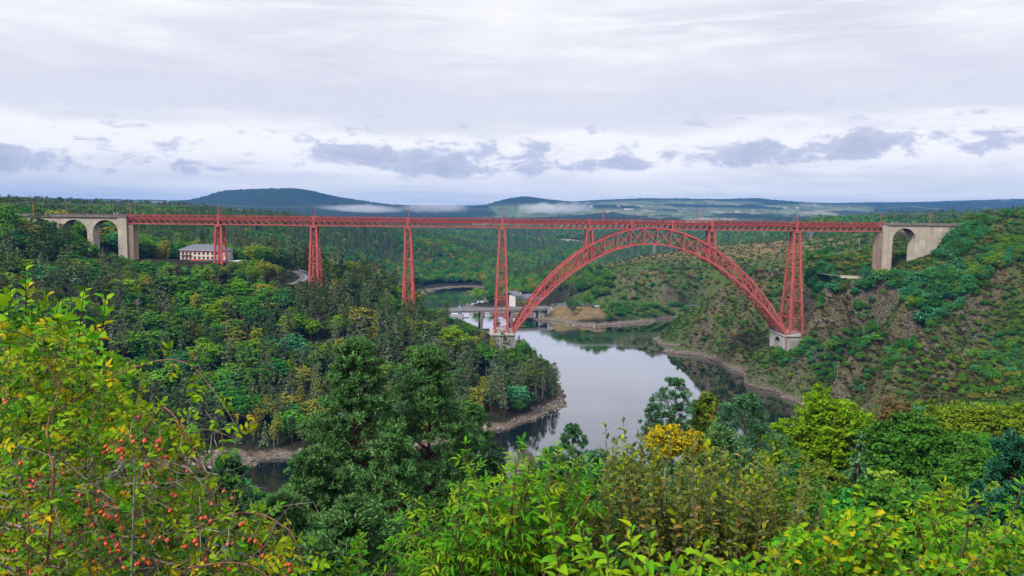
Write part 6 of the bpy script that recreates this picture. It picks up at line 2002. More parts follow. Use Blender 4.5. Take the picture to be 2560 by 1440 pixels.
FAR = {}
gW = np.random.default_rng(909)
def c_left(px, x, y, z):
    d_ = np.min([seg_dist(x, y, np.array(q))[0] for q in (PAD, ROAD_L, lane, PARK, ROAD_M)], 0)
    hotel_ = (px > 415) & (px < 640) & (y < 545)
    inn_ = (px > 1235) & (px < 1420) & (y < 830)
    spit = (px > 1120) & (px < 1260) & (y < 900)
    return (z > 3.2) & (d_ > 12) & ~hotel_ & ~inn_ & ~spit
wood(-700, 90, 545, 1380, 7.0, (-330, 1440), c_left, gW, 0)
def c_mid(px, x, y, z):
    fld = ((((px - 1424) / 36) ** 2 + ((y - 2000) / 70) ** 2) < 1) | ((((px - 2445) / 62) ** 2 + ((y - 1500) / 90) ** 2) < 1) | ((abs(px - 2445) < 62) & (y > 1380) & (y < 1500))
    return (z > 3) & ~fld
wood(-420, 1100, 1080, 2450, 11.0, (1020, 2700), c_mid, gW, 1)
wood(-1200, 0, 1380, 2450, 14.0, (-330, 1020), c_mid, gW, 1)

fill_poly([(2300, 985), (2420, 960), (2600, 930), (2600, 990), (2450, 1000), (2320, 1005)], 20, ['shrub_green', 'shrub_dark', 'shrub_yellow', 'mid'], 1.6, 3.4, 'on the near right slope above the trees')
# trees the photograph shows clear of their neighbours: nothing random stands in front of them
for (px_, py_, Z_, wpx, hpx) in ((778, 792, 385, 50, 60), (595, 690, 408, 45, 45), (1130, 812, 405, 45, 35), (1148, 790, 428, 20, 40), (1180, 790, 440, 70, 20), (700, 690, 430, 40, 10)):
    keep = []
    for c in CAND:
        if c[6] is not None and c[2] < Z_:
            cx_, cy_ = PXY([c[1], c[2], c[3] + c[4]])
            if abs(cx_[0] - px_) < wpx and cy_[0] < py_ + hpx and cy_[0] > py_ - 90:
                hn = c[4] - (py_ + hpx - cy_[0]) * c[2] / FPX
                if hn < 4:
                    continue
                c[4] = hn; c[5] = c[5].replace('towering', 'middling').replace('tall', 'middling')
        keep.append(c)
    CAND[:] = keep
# ---- plant: at most 290 of a kind on their own (those that show largest), the rest of each kind as one mass
BIG = {}
for c in CAND:
    nm = NAMES[c[0]][0]
    BIG.setdefault(nm, []).append(c)
for nm, lst in BIG.items():
    lst.sort(key=lambda c: -(1e6 if c[6] is None else c[4] / c[2]))
    rows = {}
    for c in lst[:290]:
        rows.setdefault(c[5], []).append(c)
    for lab, cs in rows.items():
        if len(cs) > 1:
            cs.sort(key=lambda c: c[1] / c[2])
            for i, c in enumerate(cs):
                c[5] = lab + place_words(i, len(cs))
                c[6] = c[6] or lab
    for c in lst[:290]:
        plant(c[0], c[1], c[2], c[4], c[5], c[6], c[3], c[7])
    for c in lst[290:]:
        FAR.setdefault((c[0], 0), []).append((c[1], c[2], c[3] - 0.15, c[4]))

LOD = {}
def far_protos():
    for key, lm, bark in (('pine', F_PINE, BARK_RED), ('greypine', F_PINEG, BARK_RED)):
        for i in range(3):
            (v, f), _ = crown_pine(700 + i, 14, 3.6, 14, 520, 1.25, 0.34)
            LOD.setdefault(key, []).append((np_mesh(key + '_far', v, f, [lm]), 14))
    for i in range(3):
        v, f = crown_spruce(720 + i, 15, 3.2, 10, 8, 1.5)
        LOD.setdefault('spruce', []).append((np_mesh('spruce_far', v, f, [F_SPRUCE]), 15))
    for i in range(4):
        v, f = crown_broad(740 + i, 11, 4.2, 560, 1.3, 0.12, 15)
        for key, lm in (('dark', F_DARK), ('mid', F_MID), ('yellow', F_YEL), ('bluegreen', F_BLUE)):
            LOD.setdefault(key, []).append((np_mesh(key + '_far', v, f, [lm]), 11))


far_protos()
for (key, lod), lst in FAR.items():
    pr = joined(key) if (lod == 0 and key != 'dead') else LOD.get(key) if key != 'dead' else DEAD
    a = np.array(lst); n = len(a)
    idx = gW.integers(0, len(pr), n)
    scl = a[:, 3] / np.array([pr[i][1] for i in idx])
    scatter('forest' if not key.startswith('shrub') else 'scrub', a[:, :3], gW.random(n) * 6.28, scl.astype(np.float32), idx.astype(np.int32), [m for m, _ in pr], 'mass of %ss %s' % (NAMES[key][1], 'on the far valley sides' if lod else 'behind the viaduct and on the banks'))

# ---- heather and grass tussocks on the open slopes
def tussock(seed, lm, n=46):
    g = np.random.default_rng(seed)
    a = g.random(n) * 6.28; e = 0.5 + 0.9 * g.random(n)
    ax = np.stack([np.cos(a) * np.cos(e), np.sin(a) * np.cos(e), np.sin(e)], 1)
    pos = np.stack([g.normal(size=n) * 0.28, g.normal(size=n) * 0.28, np.zeros(n)], 1) + ax * 0.3
    nr = np.cross(ax, np.tile([0, 0, 1.0], (n, 1))) + g.normal(size=(n, 3)) * 0.3
    v, f = cards(pos, np.cross(nr, ax), 0.75 * (0.6 + 0.7 * g.random(n)), 0.2, g, ax)
    return np_mesh('tussock', v, f, [lm])


F_HEATH = foliage('heather', (0.070, 0.064, 0.030), (0.145, 0.128, 0.056), 0.05, 0.4, 0.15)
F_STRAW = foliage('dry_grass', (0.13, 0.11, 0.042), (0.23, 0.19, 0.075), 0.04, 0.35, 0.25)
F_BROOM = foliage('broom', (0.055, 0.110, 0.016), (0.155, 0.245, 0.044), 0.06, 0.4, 0.25)
tus = [tussock(800 + i, m_) for i, m_ in enumerate((F_HEATH, F_HEATH, F_STRAW, F_STRAW, F_BROOM, F_BROOM))]
gT = np.random.default_rng(31)
def open_points(n, pxr, Zr):
    z = np.sqrt(gT.random(n) * (Zr[1] ** 2 - Zr[0] ** 2) + Zr[0] ** 2); px = pxr[0] + (pxr[1] - pxr[0]) * gT.random(n)
    x = (px - 1280) / FPX * z
    hh = height(x, z); m = hh > 4.2
    return np.stack([x, z, hh], 1)[m]
A = np.concatenate([open_points(46000, (1630, 2660), (285, 630)), open_points(5000, (2230, 2660), (180, 300))]); B = open_points(7000, (1510, 2250), (750, 960))
pts = np.concatenate([A, B])
dd = np.min([seg_dist(pts[:, 0], pts[:, 1], np.array(q))[0] for q in (ROAD_R, ROAD_M, PARK)], 0)
pts = pts[dd > 4.5]
pts[:, 2] -= 0.1
f1 = fbm(pts[:, 0] / 36, pts[:, 1] / 36, 401, 3) + gT.normal(size=len(pts)) * 0.09
idx = np.where(f1 < -0.09, gT.integers(0, 2, len(pts)), np.where(f1 < 0.0, gT.integers(2, 4, len(pts)), gT.integers(4, 6, len(pts))))
cr_ = spur_mask(pts[:, 0], pts[:, 1])
g3 = (pts[:, 1] < 640) & (cr_ < 0.35) & (gT.random(len(pts)) < 0.62)
idx = np.where(g3, 4 + (idx % 2), np.where((pts[:, 1] < 640) & (cr_ > 0.6) & (idx > 3), 2, idx))
b_ = pts[:, 1] > 680; idx = np.where(b_ & (idx > 1) & (idx < 4), (idx % 2) * 4, idx)
scatter('heath', pts, gT.random(len(pts)) * 6.28, (0.8 + 1.3 * gT.random(len(pts)) ** 2 + (pts[:, 1] > 680) * 0.25).astype(np.float32), idx.astype(np.int32), tus, 'heather, broom and dry grass tussocks covering the open hillsides')


# ---- low continuous scrub in the hollows between the spurs
Q = open_points(9000, (1640, 2660), (285, 630))
cr_ = spur_mask(Q[:, 0], Q[:, 1]); nq = fbm(Q[:, 0] / 26, Q[:, 1] / 26, 501, 3)
dq = np.min([seg_dist(Q[:, 0], Q[:, 1], np.array(q))[0] for q in (ROAD_R, ROAD_M, PARK)], 0)
mq = (cr_ < 0.45) & (nq > 0.03) & (dq > 5.5) & (Q[:, 2] > 5) & (np.hypot(Q[:, 0] - CALM[0][0], Q[:, 1] - CALM[0][1]) > 11)
for c_ in CALM[1:]:
    mq &= np.hypot(Q[:, 0] - c_[0], Q[:, 1] - c_[1]) > 8
Q = Q[mq][:3200]
low = [m_ for k_ in ('shrub_dark', 'shrub_green', 'shrub_blue', 'shrub_green', 'shrub_yellow') for m_, _ in joined(k_)[:2]]
scatter('scrub', Q - [0, 0, 0.25], gT.random(len(Q)) * 6.28, (0.35 + 0.45 * gT.random(len(Q))).astype(np.float32), gT.integers(0, len(low), len(Q)).astype(np.int32), low, 'low green scrub filling the hollows of the right hillside')

# ---- broken rock: outcrops on the spurs and blocks along the drawn-down shore
def rock_mesh(seed):
    g = np.random.default_rng(seed)
    import bmesh
    bm = bmesh.new(); bmesh.ops.create_icosphere(bm, subdivisions=1, radius=1.0)
    for v in bm.verts:
        k = 0.65 + 0.6 * g.random(); v.co = Vector((v.co.x * k * 1.2, v.co.y * k * 0.8, v.co.z * k * (0.9 if v.co.z > 0 else 0.6)))
    me = bpy.data.meshes.new('rock'); bm.to_mesh(me); bm.free(); me.materials.append(ROCK if seed % 2 else ROCK_PALE)
    return me


ROCK = mottled('outcrop_rock', (0.075, 0.066, 0.046), (0.235, 0.205, 0.145), 0.9, 0.95, 0.1, 0.4)
ROCK_PALE = mottled('bleached_rock', (0.22, 0.18, 0.145), (0.40, 0.34, 0.285), 0.8, 0.95, 0.1, 0.4)
rocks = [rock_mesh(900 + i) for i in range(6)]
gR = np.random.default_rng(5150)
RP = []
for pl, amp, wd_ in SPURS:
    L_ = np.linalg.norm(np.diff(pl, axis=0), axis=1); n = int(L_.sum() * 1.3)
    t = gR.random(n) * L_.sum(); cum = np.concatenate([[0], np.cumsum(L_)])
    k = np.clip(np.searchsorted(cum, t) - 1, 0, len(L_) - 1); f = ((t - cum[k]) / L_[k])[:, None]
    q = pl[k] + (pl[k + 1] - pl[k]) * f
    x = q[:, 0] + gR.normal(size=n) * wd_ * 0.7; y = q[:, 1] + gR.normal(size=n) * wd_ * 0.7
    m = fbm(x / 12, y / 12, 611, 2) > 0.02
    RP.append((x[m], y[m], 0.5 + 1.5 * gR.random(m.sum()) ** 2, np.array([1, 3, 5])[gR.integers(0, 3, m.sum())]))
xs_, ys_ = gR.uniform(-330, 330, 60000), gR.uniform(262, 800, 60000)
zz_ = height(xs_, ys_); m = (zz_ > -0.2) & (zz_ < 2.4) & (ys_ > 270)
RP.append((xs_[m], ys_[m], 0.25 + 1.1 * gR.random(m.sum()) ** 3, np.array([0, 2, 4, 2])[gR.integers(0, 4, m.sum())]))
x = np.concatenate([a[0] for a in RP]); y = np.concatenate([a[1] for a in RP]); z = height(x, y)
ok = np.min([seg_dist(x, y, np.array(q))[0] for q in (ROAD_R, ROAD_M, PARK)], 0) > 4.5
ok &= z > -0.5
scatter('rocks', np.stack([x, y, z], 1)[ok], gR.random(ok.sum()) * 6.28, np.concatenate([a[2] for a in RP])[ok].astype(np.float32), np.concatenate([a[3] for a in RP])[ok].astype(np.int32), rocks, 'broken rock on the spurs of the right slope and along the bare shores')
# ------------------------------------------------------------------ big trees on the camera's own slope
NEAR = {}


def near_pine(seed, h, r, npads, n, base, flat=0.34, cone=0.5, L=0.42, spire=False):
    (v, f), pads = crown_pine(seed, h, r, npads, n, L, base, flat, cone, spire)
    return v, f, [c for c, s in pads]


def add_tree(name, cat, px, py_top, Z, width_px, label, crown_fn, leafmat, bark, lean=0.0, zb=None, group=None, trunk_r=None, limb_step=1):
    p = V(px, py_top, Z); z = h1(p[0], p[1]) - 0.2 if zb is None else zb
    h = max(3.0, p[2] - z); r = width_px * Z / FPX / 2
    v, f, limbs = crown_fn(h, r)
    t = trunk_mb(int(px) + int(Z), h * 0.97, trunk_r or max(0.12, 0.018 * h), limbs[::limb_step], lean)
    root = link(name, t.mesh(name + '_trunk', bark, True), None, (p[0], p[1], z))
    tag(root, label, cat, group)
    link('crown', np_mesh('crown', v, f, [leafmat]), root)
    return root


def bigpine(seed, npads, n, base, flat=0.34, cone=0.45, L=0.4, spire=False):
    return lambda h, r: near_pine(seed, h, r, npads, n, base, flat, cone, L, spire)


def bigbroad(seed, n, L, base, lobes, tall=1.0):
    def fn(h, r):
        v, f = crown_broad(seed, h, r, n, L, base, int(lobes * 1.9), tall)
        g = np.random.default_rng(seed)
        lim = [(a * r * 0.5, b * r * 0.5, h * (base + (1 - base) * (0.25 + 0.55 * c))) for a, b, c in zip(g.normal(size=9) * 0.7, g.normal(size=9) * 0.7, g.random(9))]
        return v, f, lim
    return fn


N_PINE = foliage('near_pine_needles', (0.034, 0.130, 0.034), (0.216, 0.492, 0.130), 0.0, 0.0, 0.2, 0.55, third=(0.20, 0.27, 0.10), third_amt=0.08)
N_PINE2 = foliage('near_pine_needles_blue', (0.026, 0.110, 0.045), (0.168, 0.396, 0.165), 0.0, 0.0, 0.2, 0.55)
N_TEAL = foliage('young_pine_needles', (0.014, 0.100, 0.055), (0.075, 0.300, 0.160), 0.0, 0.0, 0.2, 0.5)
N_LIME = foliage('lime_tree_leaves', (0.102, 0.240, 0.004), (0.312, 0.540, 0.010), 0.0, 0.0, 0.35, 0.5, third=(0.40, 0.42, 0.02), third_amt=0.03)
N_OLIVE = foliage('olive_green_leaves', (0.078, 0.150, 0.010), (0.228, 0.324, 0.030), 0.0, 0.0, 0.3, 0.5)
N_DARKG = foliage('near_dark_leaves', (0.022, 0.102, 0.008), (0.120, 0.336, 0.030), 0.0, 0.0, 0.3, 0.5)
N_YELG = foliage('near_yellow_green_leaves', (0.096, 0.186, 0.006), (0.288, 0.408, 0.020), 0.0, 0.0, 0.3, 0.5)
N_YELLOW = foliage('autumn_yellow_leaves', (0.45, 0.33, 0.008), (0.80, 0.62, 0.015), 0.0, 0.0, 0.3, 0.5, third=(0.30, 0.36, 0.03), third_amt=0.2)
N_RUST = foliage('rusty_leaves', (0.14, 0.105, 0.03), (0.31, 0.21, 0.08), 0.0, 0.0, 0.25, 0.6)

T = add_tree
T('pine_tree', 'pine', 888, 848, 62, 450, 'great dark green pine, the left one of the near pair', bigpine(901, 130, 85000, 0.03, 0.24, 0.45, 0.34, True), N_PINE, BARK_RED, 0.012, trunk_r=0.34)
T('pine_tree', 'pine', 1072, 868, 67, 430, 'great dark green pine, the right one of the near pair', bigpine(902, 124, 78000, 0.05, 0.24, 0.45, 0.34, True), N_PINE, BARK_RED, -0.01, trunk_r=0.32)
T('pine_tree', 'pine', 780, 1120, 58, 260, 'dark lower pine at the left foot of the great pair', bigpine(903, 50, 20000, 0.1), N_PINE, BARK_RED)
T('pine_tree', 'pine', 700, 1236, 50, 260, 'dark spreading pine below the small cove', bigpine(904, 50, 20000, 0.05), N_PINE, BARK_RED)
T('pine_tree', 'pine', 1190, 1010, 75, 190, 'slender dark pine at the right flank of the great pair', bigpine(905, 44, 16000, 0.1), N_PINE, BARK_RED)
T('pine_tree', 'pine', 1235, 1128, 70, 170, 'lower dark pine between the great pair and the water', bigpine(906, 40, 14000, 0.1), N_PINE2, BARK_RED)
T('pine_tree', 'pine', 572, 1138, 46, 190, 'blue-green pine left of the small cove', bigpine(907, 60, 19000, 0.05), N_PINE2, BARK_RED)
T('pine_tree', 'pine', 985, 1075, 56, 250, 'dark pine filling the gap low between the great pair', bigpine(908, 50, 20000, 0.08), N_PINE, BARK_RED)
T('pine_tree', 'pine', 880, 1250, 44, 320, 'shadowy pine at the bottom below the great pair', bigpine(909, 50, 20000, 0.05), N_PINE, BARK_RED)
T('pine_tree', 'pine', 1432, 1060, 82, 190, 'small dark pine standing against the bright water', bigpine(910, 60, 14000, 0.05, 0.40, 0.35, 0.4), N_PINE2, BARK_RED)
T('pine_tree', 'pine', 1380, 1118, 78, 200, 'low dark pine left of the small one by the water', bigpine(911, 50, 12000, 0.05, 0.40, 0.35, 0.4), N_PINE2, BARK_RED)
T('pine_tree', 'pine', 1688, 944, 96, 190, 'flat topped open pine with layered branches against the water', bigpine(912, 44, 20000, 0.12, 0.22, 0.15), N_PINE2, BARK)
T('pine_tree', 'pine', 1632, 1008, 92, 170, 'dark bushy pine left of the flat topped one', bigpine(913, 56, 14000, 0.03), N_PINE2, BARK)
T('broadleaf_tree', 'tree', 1766, 954, 100, 120, 'olive green upright tree right of the flat topped pine', bigbroad(914, 9750, 0.49, 0.1, 26), N_OLIVE, BARK)
T('pine_tree', 'pine', 1868, 985, 88, 260, 'broad dark green pine in front of the right shore', bigpine(915, 64, 22000, 0.1, 0.4, 0.3), N_PINE2, BARK_RED)
T('pine_tree', 'pine', 1800, 1075, 72, 300, 'wide dark pine low behind the yellow shrub', bigpine(916, 56, 20000, 0.05, 0.4, 0.3), N_PINE, BARK_RED)
T('broadleaf_tree', 'tree', 2085, 968, 112, 270, 'brightest lime green round tree on the right', bigbroad(917, 19500, 0.54, 0.06, 34), N_LIME, BARK)
T('broadleaf_tree', 'tree', 2050, 948, 132, 110, 'green tree top peeping over the lime green one', bigbroad(918, 6750, 0.54, 0.1, 18), N_LIME, BARK)
T('broadleaf_tree', 'tree', 1950, 1045, 104, 150, 'smaller lime green tree left of the brightest one', bigbroad(919, 9000, 0.49, 0.06, 24), N_LIME, BARK)
T('broadleaf_tree', 'tree', 2238, 978, 150, 130, 'rusty brown thin tree behind the lime green one', bigbroad(920, 3750, 0.49, 0.15, 20), N_RUST, BARK)
T('broadleaf_tree', 'tree', 2300, 1022, 98, 330, 'large dark green tree right of centre on the right side', bigbroad(921, 22500, 0.49, 0.04, 40), N_DARKG, BARK)
T('broadleaf_tree', 'tree', 2452, 996, 122, 330, 'broad yellow-green tree at the right edge', bigbroad(922, 19500, 0.57, 0.05, 38), N_YELG, BARK)
T('broadleaf_tree', 'tree', 2350, 992, 140, 150, 'green tree between the rusty and the yellow-green trees', bigbroad(923, 8250, 0.54, 0.06, 24), N_YELG, BARK)
T('broadleaf_tree', 'tree', 2590, 1000, 118, 240, 'yellow-green tree cut by the right edge', bigbroad(924, 12000, 0.57, 0.05, 30), N_YELG, BARK)
T('spruce_tree', 'spruce', 2152, 1070, 84, 150, 'blue-green narrow conifer before the lime green tree', lambda h, r: (*crown_spruce(925, h, r, 26, 34, 0.5, 0.03, 0.2), []), N_PINE2, BARK)
T('broadleaf_tree', 'tree', 2060, 1140, 84, 220, 'dark olive tree below the lime green one', bigbroad(926, 12000, 0.46, 0.04, 28), N_OLIVE, BARK)
T('broadleaf_tree', 'tree', 2365, 1200, 62, 130, 'small bright green tree in front of the large dark one', bigbroad(927, 9000, 0.26, 0.04, 20), N_YELG, BARK)
T('broadleaf_tree', 'tree', 2200, 1190, 70, 330, 'very dark tree low behind the shrubs on the right', bigbroad(928, 13500, 0.46, 0.02, 30), N_DARKG, BARK)
T('broadleaf_tree', 'tree', 2470, 1120, 78, 300, 'dark green tree low at the right behind the young pine', bigbroad(929, 13500, 0.46, 0.02, 30), N_DARKG, BARK)
T('broadleaf_tree', 'tree', 1960, 1170, 62, 280, 'dark green tree behind the tall sallow shoots', bigbroad(930, 16000, 0.3, 0.02, 28), N_DARKG, BARK)
T('birch_tree', 'birch', 1668, 1052, 36, 150, 'bright yellow autumn birch top behind the sallow', bigbroad(931, 2600, 0.16, 0.78, 22), N_YELLOW, BARK_PALE)
T('birch_tree', 'birch', 1738, 1066, 38, 60, 'smaller yellow autumn birch right of the bright one', bigbroad(932, 900, 0.16, 0.82, 12), N_YELLOW, BARK_PALE)
T('pine_tree', 'pine', 2548, 1096, 15, 240, 'young teal green pine at the right edge', bigpine(933, 64, 26000, 0.05, 0.8, 0.35, 0.12), N_TEAL, BARK_RED, zb=h1(*V(2548, 1096, 15)[:2]) - 0.2)
T('pine_tree', 'pine', 2440, 1285, 14, 110, 'small teal green pine beside the young one', bigpine(934, 26, 8000, 0.05, 0.8, 0.35, 0.11), N_TEAL, BARK_RED)
T('pine_tree', 'pine', 1560, 1150, 60, 200, 'dark pine low in the middle behind the elder bush', bigpine(935, 44, 14000, 0.05), N_PINE2, BARK_RED)
T('broadleaf_tree', 'tree', 1290, 1250, 40, 260, 'dark green tree behind the elder bush', bigbroad(936, 12000, 0.22, 0.02, 28), N_DARKG, BARK)
T('broadleaf_tree', 'tree', 420, 1190, 60, 300, 'dark tree low behind the rose bush', bigbroad(937, 14000, 0.3, 0.02, 28), N_DARKG, BARK)
T('broadleaf_tree', 'tree', 180, 1150, 66, 320, 'dark tree low at the left behind the rose bush', bigbroad(938, 14000, 0.3, 0.02, 28), N_DARKG, BARK)

T('pine_tree', 'pine', 1500, 1128, 74, 190, 'low dark pine right of the small one by the water', bigpine(939, 44, 11000, 0.05, 0.40, 0.35, 0.4), N_PINE2, BARK_RED)
# ---- undergrowth and young trees closing the camera's own slope
NLIM = [(-600, 1200), (600, 1195), (640, 1238), (725, 1238), (760, 1185), (1210, 1185), (1232, 1238), (1310, 1238), (1330, 1160), (1400, 1150), (1560, 1120), (1620, 1085), (1680, 1040), (1900, 1030), (2000, 1015), (2700, 1000)]
gU = np.random.default_rng(4242)
ux, uy = jitter_grid(-230, 230, 70, 262, 6.5, gU)
upx = 1280 + FPX * ux / uy
m_ok = (upx > -600) & (upx < 2700)
ux, uy, upx = ux[m_ok], uy[m_ok], upx[m_ok]
uz = height(ux, uy)
UND = {}
for i in range(len(ux)):
    if uz[i] < 2.2:
        continue
    hh = 5 + 5.5 * gU.random()
    l_ = float(interp(NLIM, upx[i])); tp = top_py(ux[i], uy[i], uz[i], hh)
    if tp < l_:
        hh -= (l_ - tp) * uy[i] / FPX
        if hh < 1.6:
            continue
    key = ('dark', 'mid', 'bluegreen', 'dark', 'pine')[gU.integers(5)]
    UND.setdefault(key, []).append((ux[i], uy[i], uz[i] - 0.15, hh))
for key, lst in UND.items():
    pr = joined(key); a = np.array(lst); n = len(a); idx = gU.integers(0, len(pr), n)
    scatter('undergrowth', a[:, :3], gU.random(n) * 6.28, (a[:, 3] / np.array([pr[i][1] for i in idx])).astype(np.float32), idx.astype(np.int32), [q for q, _ in pr], 'mass of %ss covering the slope below the viewpoint' % NAMES[key][1])
# ------------------------------------------------------------------ plants right in front of the camera
gP = np.random.default_rng(2024)


def leaf_template(widths, fold=0.16, curl=0.22, wave=0.0):
    n = len(widths); v = []
    for i, wd in enumerate(widths):
        t = i / (n - 1)
        z = -curl * t * t
        v += [(-wd / 2, t, z + fold * wd + wave * (i % 2)), (0, t, z), (wd / 2, t, z + fold * wd - wave * (i % 2))]
    f = []
    for i in range(n - 1):
        a = 3 * i
        f += [(a, a + 1, a + 4, a + 3), (a + 1, a + 2, a + 5, a + 4)]
    return np.array(v), np.array(f)


LT = {'ovate': leaf_template([0.05, 0.50, 0.64, 0.46, 0.02]), 'lance': leaf_template([0.04, 0.24, 0.32, 0.22, 0.01], 0.2, 0.25), 'oval': leaf_template([0.05, 0.34, 0.52, 0.46, 0.05], 0.12, 0.12),
      'leaflet': leaf_template([0.05, 0.42, 0.52, 0.36, 0.01], 0.14, 0.15), 'apple': leaf_template([0.05, 0.40, 0.52, 0.38, 0.02], 0.28, 0.40), 'lobed': leaf_template([0.25, 0.82, 0.55, 0.70, 0.34, 0.03], 0.10, 0.15, 0.03)}


for _k in list(LT):
    _v, _f = LT[_k]; _w = _v.copy(); _w[:, 2] -= 0.35 * _w[:, 1] ** 2 - 0.25 * np.abs(_w[:, 0]); _w[:, 0] *= 0.8; _w[:, 0] += 0.12 * np.sin(3.1 * _w[:, 1])
    LT[_k + '_curled'] = (_w, _f)


def catmull(P_, step):
    P_ = [np.array(p, float) for p in P_]
    out = []
    for i in range(len(P_) - 1):
        p0, p1, p2, p3 = P_[max(i - 1, 0)], P_[i], P_[i + 1], P_[min(i + 2, len(P_) - 1)]
        n = max(2, int(np.linalg.norm(p2 - p1) / step))
        for k in range(n):
            t = k / n
            out.append(0.5 * ((2 * p1) + (p2 - p0) * t + (2 * p0 - 5 * p1 + 4 * p2 - p3) * t * t + (3 * p1 - p0 - 3 * p2 + p3) * t ** 3))
    out.append(P_[-1])
    return np.array(out)


def nrm1(v):
    return v / (np.linalg.norm(v) + 1e-9)


class Shrub:
    def __init__(s, name, label, cat, at, mats, stem_mat):
        p = V(*at); s.base = np.array([p[0], p[1], h1(p[0], p[1])])
        s.root = empty(name, tuple(s.base), 0, label, cat)
        s.mats, s.stem_mat = mats, stem_mat
        s.L = []                                  # leaves: pos, axis, normal, length, template, material
        s.twig = MB(); s.stems = 0
        s.pale = None

    def leaf(s, pos, ax, nr, ln, tmpl, m=None):
        if m is None:
            r = gP.random(); m = 0
            for i, (_, share) in enumerate(s.mats):
                if r < share:
                    m = i
                    break
                r -= share
        s.L.append((pos, nrm1(ax), nr, ln, tmpl, m))

    def stem(s, pts, r0, r1, mat=None, ground=False, thin=False, name='stem'):
        P_ = catmull([V(*p) if len(p) == 3 and not isinstance(p, np.ndarray) else p for p in pts], 0.03)
        if ground:
            b = P_[0]; gz = h1(b[0], b[1])
            lead = [np.array([b[0] + gP.normal() * 0.02, b[1] + 0.03, gz - 0.05]), b * 0.5 + np.array([b[0], b[1], gz]) * 0.5]
            P_ = np.vstack([lead, P_])
        n = len(P_); rad = [r0 + (r1 - r0) * i / (n - 1) for i in range(n)]
        if thin:
            s.twig.tube(P_ - s.base, rad, 3, False)
        else:
            m_ = MB(); m_.tube(P_ - s.base, rad, 6, False); m_.build(name, mat or s.stem_mat, s.root, True); s.stems += 1
        return P_

    def pinnate(s, pos, ax, up, rl, ll, pairs, tmpl='leaflet', m=None):
        """compound leaf: a rachis with pairs of leaflets and one at the tip"""
        ax = nrm1(ax); up = nrm1(up - ax * (up @ ax)); side = np.cross(ax, up)
        drop = np.array([0, 0, -0.25])
        end = pos + (ax + drop * 0.6) * rl
        midp = pos + (ax + drop * 0.15) * rl * 0.5
        s.twig.tube([p - s.base for p in (pos, midp, end)], [0.0016, 0.0013, 0.0009], 3, False)
        if m is None:
            r = gP.random(); m = 0
            for i, (_, share) in enumerate(s.mats):
                if r < share:
                    m = i
                    break
                r -= share
        for k in range(pairs):
            t = 0.3 + 0.6 * k / max(1, pairs - 1) if pairs > 1 else 0.5
            q = pos + (ax + drop * 0.6 * t) * rl * t
            for sg in (-1, 1):
                a = ax * 0.55 + side * sg * 0.85 + drop * 0.5 + gP.normal(size=3) * 0.13
                s.L.append((q, nrm1(a), up + gP.normal(size=3) * 0.22, ll * (0.8 + 0.3 * gP.random()), tmpl, m))
        s.L.append((end, nrm1(ax + drop * 1.2 + gP.normal(size=3) * 0.1), up + gP.normal(size=3) * 0.2, ll * 1.1, tmpl, m))

    def along(s, P_, t0, t1, step, fn, opposite=False, phase=None):
        """call fn(pos, outward axis, tangent, t) along a stem between fractions t0..t1"""
        seg = np.linalg.norm(np.diff(P_, axis=0), axis=1); cum = np.concatenate([[0], np.cumsum(seg)]); tot = cum[-1]
        d = tot * t0; phi = gP.random() * 6.28 if phase is None else phase; k = 0
        while d < tot * t1:
            i = min(np.searchsorted(cum, d), len(P_) - 1); i0 = max(i - 1, 0)
            f = (d - cum[i0]) / (seg[i0] + 1e-9) if i0 < len(seg) else 0
            pos = P_[i0] + (P_[min(i0 + 1, len(P_) - 1)] - P_[i0]) * min(1, f)
            tan = nrm1(P_[min(i0 + 1, len(P_) - 1)] - P_[i0])
            e1 = nrm1(np.cross(tan, np.array([0.3, 0.9, 0.2]))); e2 = np.cross(tan, e1)
            for a in ((phi, phi + PI) if opposite else (phi,)):
                fn(pos, e1 * math.cos(a) + e2 * math.sin(a), tan, d / tot)
            phi += PI / 2 if opposite else 2.4
            d += step * (0.8 + 0.4 * gP.random()); k += 1

    def finish(s, limit=290, min_px=9):
        s.L = [(a, b, c, d * (0.62 + 0.5 * gP.random()), e + ('_curled' if gP.random() < 0.38 else ''), f) for a, b, c, d, e, f in s.L]
        if s.twig.v:
            o = s.twig.build('twigs', s.stem_mat, s.root); o['kind'] = 'stuff'
        pos = np.array([l[0] for l in s.L]); ax = np.array([l[1] for l in s.L]); nr = np.array([l[2] for l in s.L]); ln = np.array([l[3] for l in s.L])
        nr = unit(nr - ax * (nr * ax).sum(1, keepdims=True)); sx = np.cross(ax, nr)
        ctr = pos + ax * ln[:, None] * 0.5
        px, py = PXY(ctr); depth = (ctr - np.array([0, 0, CAMZ])) @ FW
        big = ln * FPX / depth
        inside = (px > 5) & (px < 2555) & (py > 5) & (py < 1435) & (big > min_px)
        cell = {}
        for i in np.nonzero(inside)[0]:
            k = (int(px[i] // 11), int(py[i] // 11))
            if k not in cell or depth[i] < depth[cell[k]]:
                cell[k] = i
        pickd = sorted(cell.values(), key=lambda i: -big[i])[:limit]
        single = np.zeros(len(pos), bool); single[pickd] = True
        me = {}
        for i in pickd:
            key = (s.L[i][4], s.L[i][5])
            if key not in me:
                v, f = LT[key[0]]; me[key] = np_mesh('leaf', v, f, [s.mats[key[1]][0]], None, True)
            o = bpy.data.objects.new('leaf', me[key]); COL.objects.link(o); o.parent = s.root
            l_ = ln[i]; q = pos[i] - s.base
            o.matrix_basis = Matrix(((sx[i][0] * l_, ax[i][0] * l_, nr[i][0] * l_, q[0]), (sx[i][1] * l_, ax[i][1] * l_, nr[i][1] * l_, q[1]), (sx[i][2] * l_, ax[i][2] * l_, nr[i][2] * l_, q[2]), (0, 0, 0, 1)))
        vs, fs, mi, k = [], [], [], 0
